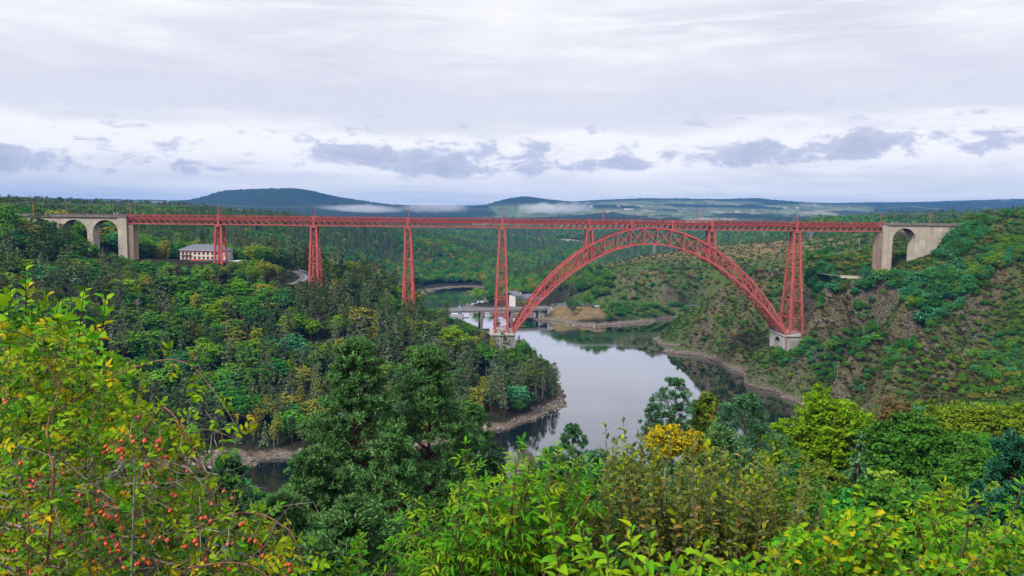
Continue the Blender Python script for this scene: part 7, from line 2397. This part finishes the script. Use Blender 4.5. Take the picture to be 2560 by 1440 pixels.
        for tm in set(l[4] for l in s.L):
            for m in range(len(s.mats)):
                ids = np.array([i for i, l in enumerate(s.L) if l[4] == tm and l[5] == m and not single[i]])
                if not len(ids):
                    continue
                v, f = LT[tm]; nv = len(v)
                w = (sx[ids][:, None] * v[None, :, 0:1] + ax[ids][:, None] * v[None, :, 1:2] + nr[ids][:, None] * v[None, :, 2:3]) * ln[ids][:, None, None] + (pos[ids] - s.base)[:, None]
                vs.append(w.reshape(-1, 3)); fs.append((f[None] + (np.arange(len(ids)) * nv)[:, None, None]).reshape(-1, 4) + k); k += nv * len(ids)
                mi.append(np.full(len(ids) * len(f), m))
        if vs:
            o = link('foliage', np_mesh('foliage', np.concatenate(vs), np.concatenate(fs), [m for m, _ in s.mats], np.concatenate(mi), True), s.root)
            o['kind'] = 'stuff'


def up_normal(ax, tan, up=0.8):
    return np.array([0, 0, up]) + tan * 0.5 - np.array([0, 0.35, 0]) + gP.normal(size=3) * 0.25


K_LIME = foliage('fresh_lime_leaf', (0.130, 0.330, 0.006), (0.320, 0.600, 0.016), 0.015, 0.12, 0.34, 0.5, 0.08)
K_GREEN = foliage('fresh_green_leaf', (0.045, 0.220, 0.006), (0.140, 0.460, 0.020), 0.015, 0.12, 0.32, 0.5, 0.08)
K_YELLOW = foliage('yellow_leaf', (0.55, 0.46, 0.008), (0.85, 0.68, 0.02), 0.015, 0.12, 0.4, 0.5, 0.06)
K_YG = foliage('yellow_green_leaf', (0.24, 0.40, 0.006), (0.50, 0.62, 0.016), 0.015, 0.12, 0.42, 0.5, 0.06)
K_DEEP = foliage('deep_green_leaf', (0.020, 0.110, 0.008), (0.065, 0.250, 0.022), 0.015, 0.12, 0.3, 0.5, 0.06)  # dark leaves mixed in, deep shadow between leaves put into their colour
K_OLIVE = foliage('olive_leaf', (0.090, 0.140, 0.016), (0.230, 0.300, 0.055), 0.015, 0.12, 0.35, 0.5, 0.06)
K_GREY = foliage('grey_green_leaf', (0.110, 0.180, 0.060), (0.250, 0.330, 0.130), 0.015, 0.12, 0.3, 0.5, 0.06)
K_TAN = foliage('tan_leaf', (0.28, 0.18, 0.030), (0.46, 0.32, 0.07), 0.015, 0.12, 0.3, 0.6, 0.2)
CANE = mottled('reddish_cane', (0.22, 0.075, 0.06), (0.30, 0.14, 0.09), 30, 0.6, 0.35)
CANE_D = mottled('dark_stem', (0.055, 0.028, 0.022), (0.10, 0.055, 0.04), 30, 0.6)
CANE_T = mottled('tan_stem', (0.22, 0.15, 0.08), (0.15, 0.10, 0.055), 30, 0.7)
CANE_G = mottled('grey_twig', (0.34, 0.31, 0.26), (0.22, 0.19, 0.15), 30, 0.8)
HIP = mottled('rose_hip_skin', (0.62, 0.075, 0.008), (0.72, 0.13, 0.012), 40, 0.25, 0.6)
HIP_R = mottled('ripe_rose_hip_skin', (0.52, 0.022, 0.012), (0.60, 0.04, 0.015), 40, 0.25, 0.6)


# ---- 1 the dog rose
def rose():
    s = Shrub('rose_bush', 'tangled wild rose bush full of orange hips at the lower left', 'bush', (300, 1500, 3.0), [(K_LIME, 0.40), (K_YG, 0.21), (K_GREEN, 0.17), (K_YELLOW, 0.08), (K_DEEP, 0.14)], CANE_T)
    canes = [[(113, 1470, 2.45), (133, 1195, 2.45), (125, 1140, 2.48), (119, 1062, 2.55), (150, 951, 2.65), (105, 873, 2.75), (119, 834, 2.8), (146, 810, 2.82)],
             [(147, 975, 2.62), (103, 873, 2.66), (78, 845, 2.6), (0, 823, 2.5), (-60, 850, 2.45)],
             [(40, 1110, 2.7), (72, 1078, 2.7), (136, 1034, 2.7), (194, 995, 2.7), (261, 954, 2.7), (333, 920, 2.68), (400, 901, 2.65), (444, 901, 2.62), (483, 918, 2.6), (522, 962, 2.58), (555, 1006, 2.55), (585, 1056, 2.52)],
             [(328, 1470, 2.5), (333, 1295, 2.5), (336, 1168, 2.52), (325, 1084, 2.55), (340, 1040, 2.6), (365, 1030, 2.6)],
             [(361, 1080, 2.75), (385, 1040, 2.75), (411, 1018, 2.75), (444, 1051, 2.72), (472, 1101, 2.7), (500, 1157, 2.68), (528, 1251, 2.65), (522, 1345, 2.62), (508, 1401, 2.6)],
             [(330, 1150, 2.8), (420, 1105, 2.8), (461, 1084, 2.8), (500, 1073, 2.78), (544, 1079, 2.76), (594, 1101, 2.74)],
             [(440, 1350, 2.6), (500, 1315, 2.6), (550, 1296, 2.6), (585, 1285, 2.6), (621, 1281, 2.6), (668, 1291, 2.58), (699, 1310, 2.56), (725, 1327, 2.54), (739, 1355, 2.52), (751, 1383, 2.5), (760, 1420, 2.5)],
             [(470, 1420, 2.4), (555, 1407, 2.4), (597, 1408, 2.4), (644, 1423, 2.38), (690, 1460, 2.36)],
             [(67, 1470, 2.4), (71, 1360, 2.4), (68, 1265, 2.42), (54, 1213, 2.45), (33, 1187, 2.45), (-10, 1165, 2.45)],
             [(230, 1470, 2.8), (215, 1330, 2.85), (240, 1200, 2.9), (215, 1080, 3.0), (235, 985, 3.05), (215, 930, 3.1)],
             [(600, 1470, 2.8), (585, 1380, 2.8), (560, 1300, 2.85), (545, 1220, 2.9), (560, 1180, 2.9)],
             [(400, 1470, 2.9), (430, 1340, 2.95), (410, 1220, 3.0), (440, 1130, 3.0)]]
    Ps = []
    for i, c in enumerate(canes):
        P_ = s.stem(c, 0.0052 if i in (0, 3) else 0.0038, 0.0013, CANE if i in (0, 2, 4, 6, 7, 8) else CANE_G if i == 3 else CANE_T, ground=c[0][1] > 1440)
        Ps.append(P_)
        def f(pos, out, tan, t, i=i):
            s.pinnate(pos, out * 0.9 + tan * 0.5 + np.array([0, -0.15, 0.15]), up_normal(out, tan), 0.055 + 0.025 * gP.random(), 0.026 + 0.008 * gP.random(), 3 if gP.random() < 0.6 else 2)
        s.along(P_, 0.25 if i in (0, 3, 8, 9, 10, 11) else 0.05, 1.0, 0.034 if i in (2, 5) else 0.026, f)
    # spines on the thick cane
    for i in (0, 2, 6):
        def th(pos, out, tan, t):
            s.twig.tube([pos - s.base, pos + out * 0.008 - tan * 0.003 - s.base], [0.0013, 0.0002], 3, False)
        s.along(Ps[i], 0.0, 0.9, 0.02, th)
    # the thicket: short twigs with compound leaves
    poly = [(-40, 800), (60, 830), (150, 812), (215, 880), (250, 960), (330, 975), (380, 1030), (440, 1070), (480, 1120), (515, 1200), (545, 1270), (640, 1300), (725, 1345), (765, 1460), (-40, 1460)]
    px, py = poly_points(poly, 16.5, gP)
    zz = 2.65 + 1.5 * gP.random(len(px)) ** 1.3
    twigs = []
    for a, b, Z in zip(px, py, zz):
        low = b > 1180
        if gP.random() < (0.30 if low else 0.08):
            continue
        p = V(a, b, Z)
        d = np.array([gP.normal() * 0.6, -0.25 + gP.normal() * 0.35, 0.5 + gP.normal() * 0.35]); d = nrm1(d)
        q = p - d * (0.05 + 0.06 * gP.random()) + np.array([0, 0, -0.02])
        s.twig.tube([q - s.base, (p + q) / 2 + gP.normal(size=3) * 0.006 - s.base, p - s.base], [0.0020, 0.0016, 0.001], 3, False)
        s.pinnate(p, d + np.array([0, -0.1, 0.0]), np.array([0, -0.45, 0.8]) + gP.normal(size=3) * 0.35, 0.05 + 0.025 * gP.random(), 0.024 + 0.009 * gP.random(), 3 if gP.random() < 0.6 else 2)
        twigs.append(p)
    # bare grey twigs low in the tangle
    gt = MB()
    for k in range(190):
        a, b = 10 + 640 * gP.random(), 1150 + 300 * gP.random()
        if a > 560 and b < 1300:
            continue
        Z = 2.5 + 0.8 * gP.random(); ang = gP.normal() * 0.7 + (0.3 if gP.random() < 0.5 else PI - 0.3); ln = 60 + 140 * gP.random()
        pts = [V(a, b, Z)]
        for j in range(4):
            ang += gP.normal() * 0.28; a += math.cos(ang) * ln / 4; b -= math.sin(ang) * ln / 4
            pts.append(V(a, b, Z + 0.05 * gP.normal()))
            if gP.random() < 0.6:
                e = pts[-1] + np.array([gP.normal() * 0.04, gP.normal() * 0.03, gP.normal() * 0.04])
                gt.tube([pts[-1] - s.base, e - s.base], [0.0012, 0.0006], 3, False)
        r0 = 0.0016 + 0.0016 * gP.random()
        gt.tube(np.array(pts) - s.base, [r0, r0 * 0.9, r0 * 0.75, r0 * 0.6, r0 * 0.4], 4, False)
    o = gt.build('bare_twigs', CANE_G, s.root); o['kind'] = 'stuff'
    # hips: clusters where the photograph shows them
    hm = []
    for mt in (HIP, HIP_R):
        m_ = MB(); m_.tube([(0, 0, -0.008), (0, 0, -0.0065), (0, 0, -0.002), (0, 0, 0.004), (0, 0, 0.009), (0, 0, 0.0115)], [0.0015, 0.0048, 0.0072, 0.0068, 0.0038, 0.0014], 9)
        hm.append(m_.mesh('rose_hip', mt, True))
    tip = MB(); tip.tube([(0, 0, 0.0115), (0, 0, 0.0145)], [0.0024, 0.0008], 5); tipm = tip.mesh('hip_tip', CANE_D)
    clus = [(282, 1125, 7), (300, 1118, 4), (395, 1105, 3), (368, 1105, 2), (340, 1040, 1), (330, 1100, 2), (405, 1135, 3), (372, 1165, 3), (380, 1210, 4), (310, 1145, 1), (245, 1228, 1), (90, 1200, 3), (78, 1220, 3), (95, 1190, 1), (32, 1232, 1), (42, 1255, 1), (10, 1160, 2), (52, 1158, 1), (25, 1315, 1), (92, 1325, 1), (8, 1335, 2), (8, 1370, 2), (28, 1375, 2), (62, 1410, 1), (138, 1295, 2), (148, 1368, 1), (180, 1365, 1), (208, 1388, 1), (240, 1400, 1), (225, 1270, 3), (280, 1270, 2), (256, 1255, 2), (262, 1290, 3), (300, 1270, 1), (292, 1292, 2), (240, 1310, 1), (305, 1325, 2), (235, 1340, 4), (280, 1350, 6), (285, 1368, 3), (305, 1385, 1), (388, 1340, 1), (362, 1340, 1), (350, 1410, 3), (372, 1400, 4), (300, 1415, 1), (240, 1430, 1), (80, 1430, 2), (430, 1285, 1), (400, 1355, 3), (448, 1370, 1), (478, 1365, 4), (490, 1350, 2), (505, 1298, 2), (530, 1260, 1), (565, 1233, 1), (578, 1238, 1), (530, 1300, 1), (608, 1305, 2), (632, 1348, 2), (624, 1355, 1), (590, 1365, 2), (562, 1358, 1), (610, 1352, 1), (652, 1352, 1), (668, 1382, 1), (556, 1385, 1), (545, 1420, 3), (520, 1400, 2), (715, 1410, 2), (728, 1418, 2), (734, 1430, 2), (712, 1440, 1), (700, 1392, 1), (8, 1000, 2), (155, 1185, 1), (60, 1290, 1), (170, 1330, 1), (330, 1240, 2), (350, 1300, 1), (420, 1200, 1), (440, 1240, 2), (460, 1180, 1), (200, 1240, 1), (120, 1400, 2)]
    nh = 0
    for (a, b, n) in clus:
        Z0 = 2.42 + 0.22 * gP.random()
        hub = V(a, b - 14, Z0 + 0.03)
        for k in range(n):
            pp = V(a + gP.normal() * (4 + 2.2 * n), b + gP.normal() * (3 + 1.6 * n), Z0 + gP.normal() * 0.015)
            s.twig.tube([hub - s.base, (hub + pp) / 2 + np.array([0, 0, 0.008]) - s.base, pp - s.base], [0.0012, 0.001, 0.0009], 3, False)
            o = link('rose_hip', hm[1 if gP.random() < 0.18 else 0], s.root)
            d = Vector(nrm1(pp - hub + np.array([gP.normal() * 0.01, -0.012 + gP.normal() * 0.01, -0.012])))
            o.location = tuple(pp - s.base); o.rotation_euler = d.to_track_quat('Z', 'Y').to_euler(); sc_ = 0.72 + 0.30 * gP.random(); o.scale = (sc_, sc_, sc_)
            if n <= 2 or k < 2:
                link('hip_tip', tipm, o)
            nh += 1
    s.finish()


# ---- 2 upright shoots with heart-shaped leaves behind the rose
def dogwood():
    s = Shrub('dogwood_shrub', 'upright dark stemmed shrub with heart shaped leaves at the left edge', 'shrub', (150, 1300, 3.7), [(K_LIME, 0.42), (K_GREEN, 0.43), (K_YG, 0.10), (K_YELLOW, 0.05)], CANE_D)
    tips = [[(62, 668), (65, 760), (58, 880), (50, 1050), (60, 1300)], [(30, 700), (22, 780), (25, 900), (28, 1050), (40, 1300)], [(212, 712), (203, 790), (195, 880), (200, 1000), (190, 1300)], [(264, 738), (258, 800), (240, 900), (225, 1020), (205, 1300)],
            [(118, 728), (105, 800), (92, 870), (85, 1000), (100, 1300)], [(150, 748), (130, 830), (120, 930), (118, 1050), (120, 1300)], [(180, 765), (170, 850), (165, 960), (160, 1100), (150, 1300)], [(290, 868), (275, 930), (262, 1010), (250, 1090), (230, 1300)],
            [(330, 905), (305, 960), (285, 1040), (262, 1120), (240, 1300)], [(5, 735), (-5, 850), (0, 980), (10, 1300)], [(245, 800), (225, 870), (215, 960), (210, 1100), (200, 1300)], [(80, 770), (78, 860), (70, 960), (75, 1300)], [(-30, 690), (-35, 850), (-25, 1000), (-20, 1300)], [(310, 1000), (285, 1060), (265, 1140), (240, 1320)]]
    for k, t in enumerate(tips):
        Z = 3.3 + 0.5 * gP.random()
        P_ = s.stem([(a, b, Z + 0.02 * i) for i, (a, b) in enumerate(t)][::-1], 0.0055, 0.0018, CANE_D, ground=True)
        def f(pos, out, tan, tt):
            ln = 0.064 * (0.65 if tt > 0.96 else 1.0) * (0.85 + 0.3 * gP.random())
            ax = out * 0.95 + tan * (0.45 if tt < 0.93 else 1.2) + np.array([0, 0, -0.25 if tt < 0.93 else 0.1])
            s.leaf(pos + out * 0.006, ax, np.array([0, -0.5, 0.8]) + tan * 0.3 + gP.normal(size=3) * 0.35, ln, 'ovate')
        s.along(P_, 0.30, 0.995, 0.031, f, True)
    px, py = poly_points([(-40, 760), (60, 800), (200, 800), (280, 860), (320, 960), (320, 1080), (-40, 1110)], 17, gP)
    for a, b in zip(px, py):
        p = V(a, b, 3.8 + 0.5 * gP.random())
        s.leaf(p, np.array([gP.normal(), -0.5 + gP.normal() * 0.5, gP.normal() * 0.5 - 0.2]), np.array([0, -0.4, 0.9]) + gP.normal(size=3) * 0.45, 0.052, 'ovate', 1 if gP.random() < 0.6 else 0)
    s.finish()


# ---- 3 elder bushes
def elder(label, at, tips, Zr, poly, fill, base_px, mats, ll=0.062, step=0.075):
    s = Shrub('elder_bush', label, 'bush', at, mats, CANE_T)
    for (a, b) in tips:
        Z = Zr[0] + (Zr[1] - Zr[0]) * gP.random()
        bx = base_px + (a - base_px) * 0.35 + gP.normal() * 30
        m1 = (a + (bx - a) * 0.25 + gP.normal() * 8, b + (1470 - b) * 0.35)
        P_ = s.stem([(bx, 1490, Z + 0.15), (bx + (m1[0] - bx) * 0.5, (1490 + m1[1]) / 2, Z + 0.08), (m1[0], m1[1], Z), (a, b + 6, Z - 0.05)], 0.008, 0.0028, CANE_T, ground=True)
        def f(pos, out, tan, t):
            k = 1.0 if t < 0.9 else 0.75
            s.pinnate(pos, out * (0.95 if t < 0.92 else 0.5) + tan * 0.55 + np.array([0, -0.1, 0.05]), np.array([0, -0.4, 0.85]) + tan * 0.4 + gP.normal(size=3) * 0.2, 0.11 * k, ll * k * (0.85 + 0.3 * gP.random()), 3 if gP.random() < 0.45 else 2, 'lance')
        s.along(P_, 0.32, 1.0, step, f, True)
    px, py = poly_points(poly, fill, gP)
    for a, b in zip(px, py):
        Z = Zr[0] + (Zr[1] - Zr[0]) * gP.random() + 0.15
        p = V(a, b, Z); d = nrm1(np.array([gP.normal() * 0.8, -0.4 + gP.normal() * 0.3, 0.25 + gP.normal() * 0.3]))
        s.twig.tube([p - d * 0.15 + np.array([0, 0, -0.08]) - s.base, p - s.base], [0.003, 0.0016], 3, False)
        s.pinnate(p, d, np.array([0, -0.45, 0.85]) + gP.normal(size=3) * 0.25, 0.11, ll * (0.8 + 0.35 * gP.random()), 3 if gP.random() < 0.45 else 2, 'lance')
    s.finish()


# ---- 4 sallow: many upright shoots with oval grey-green leaves
def sallow():
    s = Shrub('sallow_shrub', 'broad sallow with upright shoots of olive and grey oval leaves, centre right', 'shrub', (1700, 1500, 4.7), [(K_OLIVE, 0.56), (K_GREY, 0.26), (K_YG, 0.12), (K_TAN, 0.06)], CANE_T)
    env = [(1180, 1350), (1300, 1285), (1400, 1240), (1480, 1130), (1520, 1080), (1560, 1072), (1640, 1080), (1700, 1115), (1785, 1085), (1830, 1130), (1920, 1130), (1960, 1165), (2010, 1160), (2050, 1235), (2090, 1290)]
    special = [(1512, 1058), (1560, 1048), (1632, 1062), (1668, 1085), (1785, 1018), (1732, 1072), (1850, 1122), (1922, 1108), (2012, 1140), (1968, 1142), (2062, 1222), (1596, 1080)]
    shoots = [(a, b, 1.0) for a, b in special]
    for k in range(225):
        a = 1190 + 890 * gP.random(); shoots.append((a, interp(env, a) + 8 + 190 * gP.random() ** 1.5, 0.9))
    for i, (a, b, kk) in enumerate(shoots):
        Z = (4.2 if i < 12 else 4.35) + 0.7 * gP.random()
        bx = a + (1640 - a) * 0.12 + gP.normal() * 25
        P_ = s.stem([(bx, 1490, Z + 0.1), (bx + (a - bx) * 0.4 + gP.normal() * 6, 1490 - (1490 - b) * 0.45, Z + 0.04), (a + gP.normal() * 4, b + 40, Z), (a, b, Z)], 0.006, 0.0014, CANE_T, ground=True, thin=i > 40)
        m_tip = 2 if gP.random() < 0.25 else 0
        def f(pos, out, tan, t):
            young = t > 0.86
            ln = (0.045 if young else 0.056) * (0.8 + 0.4 * gP.random())
            s.leaf(pos, out * 0.9 + tan * (0.55 if not young else 0.9) + np.array([0, -0.1, 0.05]), np.array([0, -0.45, 0.8]) + tan * 0.4 + gP.normal(size=3) * 0.35, ln, 'oval', m_tip if young and gP.random() < 0.8 else None)
        s.along(P_, 0.18, 1.0, 0.021 if i >= 12 else 0.026, f)
    s.finish()


# ---- 5 apple suckers in front
def apple(label, at, tips, Zr, base, mats, ll=0.062):
    s = Shrub('apple_sapling', label, 'sapling', at, mats, CANE_T)
    for (a, b) in tips:
        Z = Zr[0] + (Zr[1] - Zr[0]) * gP.random()
        bx = a + (base - a) * 0.25 + gP.normal() * 12
        P_ = s.stem([(bx, 1500, Z + 0.05), (bx + (a - bx) * 0.5, (1500 + b) / 2, Z + 0.02), (a, b + 12, Z)], 0.0048, 0.002, CANE_T, ground=True)
        def f(pos, out, tan, t):
            tipk = t > 0.93
            s.leaf(pos, out * (0.9 if not tipk else 0.45) + tan * (0.6 if not tipk else 1.0), np.array([0, -0.35, 0.75]) + tan * 0.6 + gP.normal(size=3) * 0.25, ll * (0.75 if tipk else 1.0) * (0.8 + 0.4 * gP.random()), 'apple')
        s.along(P_, 0.22, 1.0, 0.016, f)
    s.finish()


# ---- 6 lobed leaved bramble-like bush along the bottom right
def currant():
    s = Shrub('hawthorn_bush', 'low lime green bush of small lobed leaves along the bottom right', 'bush', (2200, 1520, 3.0), [(K_LIME, 0.42), (K_YG, 0.17), (K_GREEN, 0.19), (K_YELLOW, 0.04), (K_DEEP, 0.18)], CANE_T)
    br = [[(1690, 1372, 2.9), (1780, 1402, 2.9), (1860, 1420, 2.9), (1945, 1426, 2.9)], [(2165, 1470, 2.7), (2172, 1440, 2.7), (2186, 1382, 2.7), (2170, 1345, 2.72), (2150, 1310, 2.75)], [(2186, 1382, 2.7), (2215, 1340, 2.7), (2250, 1296, 2.72)], [(2200, 1360, 2.7), (2190, 1290, 2.75), (2196, 1262, 2.75)],
          [(2390, 1450, 2.6), (2425, 1412, 2.6), (2470, 1372, 2.6), (2510, 1342, 2.6), (2560, 1310, 2.6)], [(2000, 1335, 3.0), (2060, 1385, 2.95), (2110, 1430, 2.9), (2140, 1470, 2.9)], [(2150, 1220, 3.4), (2140, 1270, 3.4), (2150, 1330, 3.4), (2160, 1480, 3.4)], [(2250, 1222, 3.3), (2235, 1280, 3.3), (2240, 1350, 3.3), (2230, 1480, 3.3)],
          [(1990, 1310, 3.3), (1975, 1360, 3.3), (1990, 1480, 3.3)], [(2080, 1250, 3.5), (2075, 1330, 3.5), (2090, 1480, 3.5)]]
    for i, b in enumerate(br):
        b2 = b if b[0][1] > b[-1][1] or i == 0 else b[::-1]
        P_ = s.stem(b2, 0.0045, 0.0016, CANE_T if i < 6 else CANE_D, ground=b2[0][1] > 1440)
        def f(pos, out, tan, t):
            s.leaf(pos, out + tan * 0.5, np.array([0, -0.5, 0.85]) + gP.normal(size=3) * 0.35, 0.038 * (0.75 + 0.5 * gP.random()), 'lobed')
        s.along(P_, 0.1, 1.0, 0.012, f)
    px, py = poly_points([(1700, 1470), (1760, 1420), (1880, 1395), (1960, 1330), (2060, 1290), (2110, 1270), (2190, 1290), (2270, 1335), (2330, 1390), (2440, 1400), (2490, 1345), (2600, 1310), (2600, 1470)], 10.5, gP)
    for a, b in zip(px, py):
        if float(fbm(np.array([a / 45.0]), np.array([b / 40.0]), 717, 2)[0]) < -0.12:
            continue
        Z = 2.6 + 1.5 * gP.random() ** 1.4; p = V(a, b, Z)
        d = nrm1(np.array([gP.normal() * 0.6, -0.2 + gP.normal() * 0.3, 0.6 + gP.normal() * 0.3])); q = p - d * 0.09
        s.twig.tube([q - s.base, p - s.base], [0.002, 0.001], 3, False)
        e1 = nrm1(np.cross(d, np.array([0.2, 1, 0.1]))); e2 = np.cross(d, e1)
        for k in range(5):
            a_ = k * 2.4; o_ = e1 * math.cos(a_) + e2 * math.sin(a_)
            s.leaf(q + d * 0.09 * (0.25 + 0.75 * k / 4), o_ + d * 0.5, np.array([0, -0.5, 0.85]) + gP.normal(size=3) * 0.4, 0.031 * (0.7 + 0.6 * gP.random()), 'lobed')
    s.finish()


rose()
dogwood()
elder('bright green elder bush in the middle foreground left of the sallow', (1250, 1500, 4.3), [(1165, 1122), (1300, 1110), (1400, 1122), (1442, 1132), (1345, 1150), (1035, 1240), (1085, 1262), (1255, 1165), (985, 1372), (1010, 1330), (1120, 1290), (1200, 1230), (1470, 1175), (1150, 1210), (1290, 1140), (1330, 1128), (1375, 1140), (1420, 1160), (1455, 1150), (1385, 1170), (1185, 1160), (1210, 1200), (1060, 1300), (1100, 1330), (1500, 1190), (1320, 1180), (1430, 1200), (1290, 1200), (965, 1430), (1060, 1370), (1230, 1280), (1320, 1220)], (3.9, 4.5),
      [(985, 1390), (1050, 1290), (1140, 1230), (1230, 1210), (1300, 1170), (1430, 1165), (1470, 1250), (1400, 1320), (1350, 1470), (960, 1470)], 35, 1200, [(K_GREEN, 0.48), (K_LIME, 0.30), (K_YG, 0.06), (K_DEEP, 0.16)])
sallow()
apple('apple sapling with bright curled leaf rosettes at the bottom centre', (1520, 1520, 2.7), [(1444, 1283), (1366, 1236), (1380, 1270), (1513, 1336), (1576, 1304), (1627, 1333), (1469, 1355), (1535, 1390), (1408, 1393), (1447, 1406), (1662, 1381), (1741, 1425), (1583, 1422), (1700, 1400), (1500, 1425), (1610, 1440), (1380, 1430), (1780, 1335)], (2.5, 3.0), 1530, [(K_LIME, 0.58), (K_GREEN, 0.22), (K_YG, 0.08), (K_DEEP, 0.12)])
apple('small sapling of short green leaves below the great pines', (860, 1520, 3.6), [(898, 1312), (880, 1350), (868, 1385), (905, 1330), (795, 1350), (850, 1410), (835, 1395), (790, 1400)], (3.4, 3.8), 840, [(K_GREEN, 0.6), (K_LIME, 0.3), (K_YG, 0.1)], 0.05)
currant()
elder('light green elder bush at the right before the dark trees', (2400, 1500, 3.7), [(2350, 1222), (2308, 1252), (2420, 1272), (2384, 1262), (2475, 1262), (2552, 1222), (2540, 1292), (2290, 1290), (2440, 1310), (2500, 1320), (2580, 1260), (2330, 1300)], (3.3, 3.8),
      [(2290, 1330), (2350, 1290), (2430, 1310), (2480, 1300), (2590, 1270), (2590, 1400), (2440, 1420), (2330, 1400)], 60, 2420, [(K_LIME, 0.50), (K_GREEN, 0.26), (K_YG, 0.10), (K_DEEP, 0.14)], 0.06)
# ------------------------------------------------------------------ haze
def build_haze():
    m = bpy.data.materials.new('haze_air'); m.use_nodes = True
    w = NT(m.node_tree)
    w.n.remove(w.n['Principled BSDF'])
    pv = w.new('ShaderNodeVolumePrincipled')
    pv.inputs['Color'].default_value = (0.10, 0.36, 0.95, 1); pv.inputs['Density'].default_value = HAZE
    pv.inputs['Anisotropy'].default_value = 0.0
    w.l.new(pv.outputs[0], w.n['Material Output'].inputs['Volume'])
    mb = MB(); mb.box(-11600, 11600, -11600, 11600, ZMIN - 1, ZMAX + 12)
    o = mb.build('haze', m); o['kind'] = 'stuff'
    tag(o, 'thin blue haze filling the air of the valley')

_gz = np.empty(len(ground.data.vertices) * 3, np.float32); ground.data.vertices.foreach_get('co', _gz)
ZMIN, ZMAX = float(_gz[2::3].min()), float(_gz[2::3].max())
HAZE = 8.0e-5
build_haze()


# low morning mist lying in the far valleys
def mist(px, py, Z, rx, ry, rz, dens, label):
    p = V(px, py, Z)
    m = bpy.data.materials.new('mist'); m.use_nodes = True
    w = NT(m.node_tree); w.n.remove(w.n['Principled BSDF'])
    pv = w.new('ShaderNodeVolumePrincipled'); pv.inputs['Color'].default_value = (0.93, 0.94, 1.0, 1); pv.inputs['Density'].default_value = dens
    w.l.new(pv.outputs[0], w.n['Material Output'].inputs['Volume'])
    # ragged wisps: density falls to nothing at the edge of the bank
    co = w.new('ShaderNodeTexCoord').outputs['Object']
    r_ = w.new('ShaderNodeVectorMath', operation='LENGTH'); w.put(r_.inputs[0], w.vmath('DIVIDE', co, (rx, ry, rz)))
    nz_ = w.noise(w.vmath('ADD', w.vmath('MULTIPLY', co, (0.011, 0.006, 0.03)), (px * 0.37, 0, 0)), 1.0, 4, 0.6)
    fall = w.math('SUBTRACT', 1.0, w.step(w.math('ADD', r_.outputs[1], w.math('MULTIPLY', w.math('SUBTRACT', nz_, 0.5), 1.1)), 0.25, 0.85))
    w.put(pv.inputs['Density'], w.math('MULTIPLY', fall, dens))
    mb = MB(); mb.box(-rx, rx, -ry, ry, -rz, rz)
    o = mb.build('mist', m); o.location = tuple(p); o['kind'] = 'stuff'; tag(o, label)

for q in ((905, 521, 3700, 300, 200, 30, 7.0e-3, 'long low mist bank under the flat topped hill'), (1090, 519, 4000, 260, 200, 42, 6.0e-3, 'pale mist patch above the girder left of the tall pier'), (1355, 522, 4100, 190, 180, 44, 1.1e-2, 'bright mist patch in the valley below the round hill'), (1430, 519, 4200, 170, 160, 50, 8.0e-3, 'rising wisp of mist right of the round hill')):
    mist(*q)
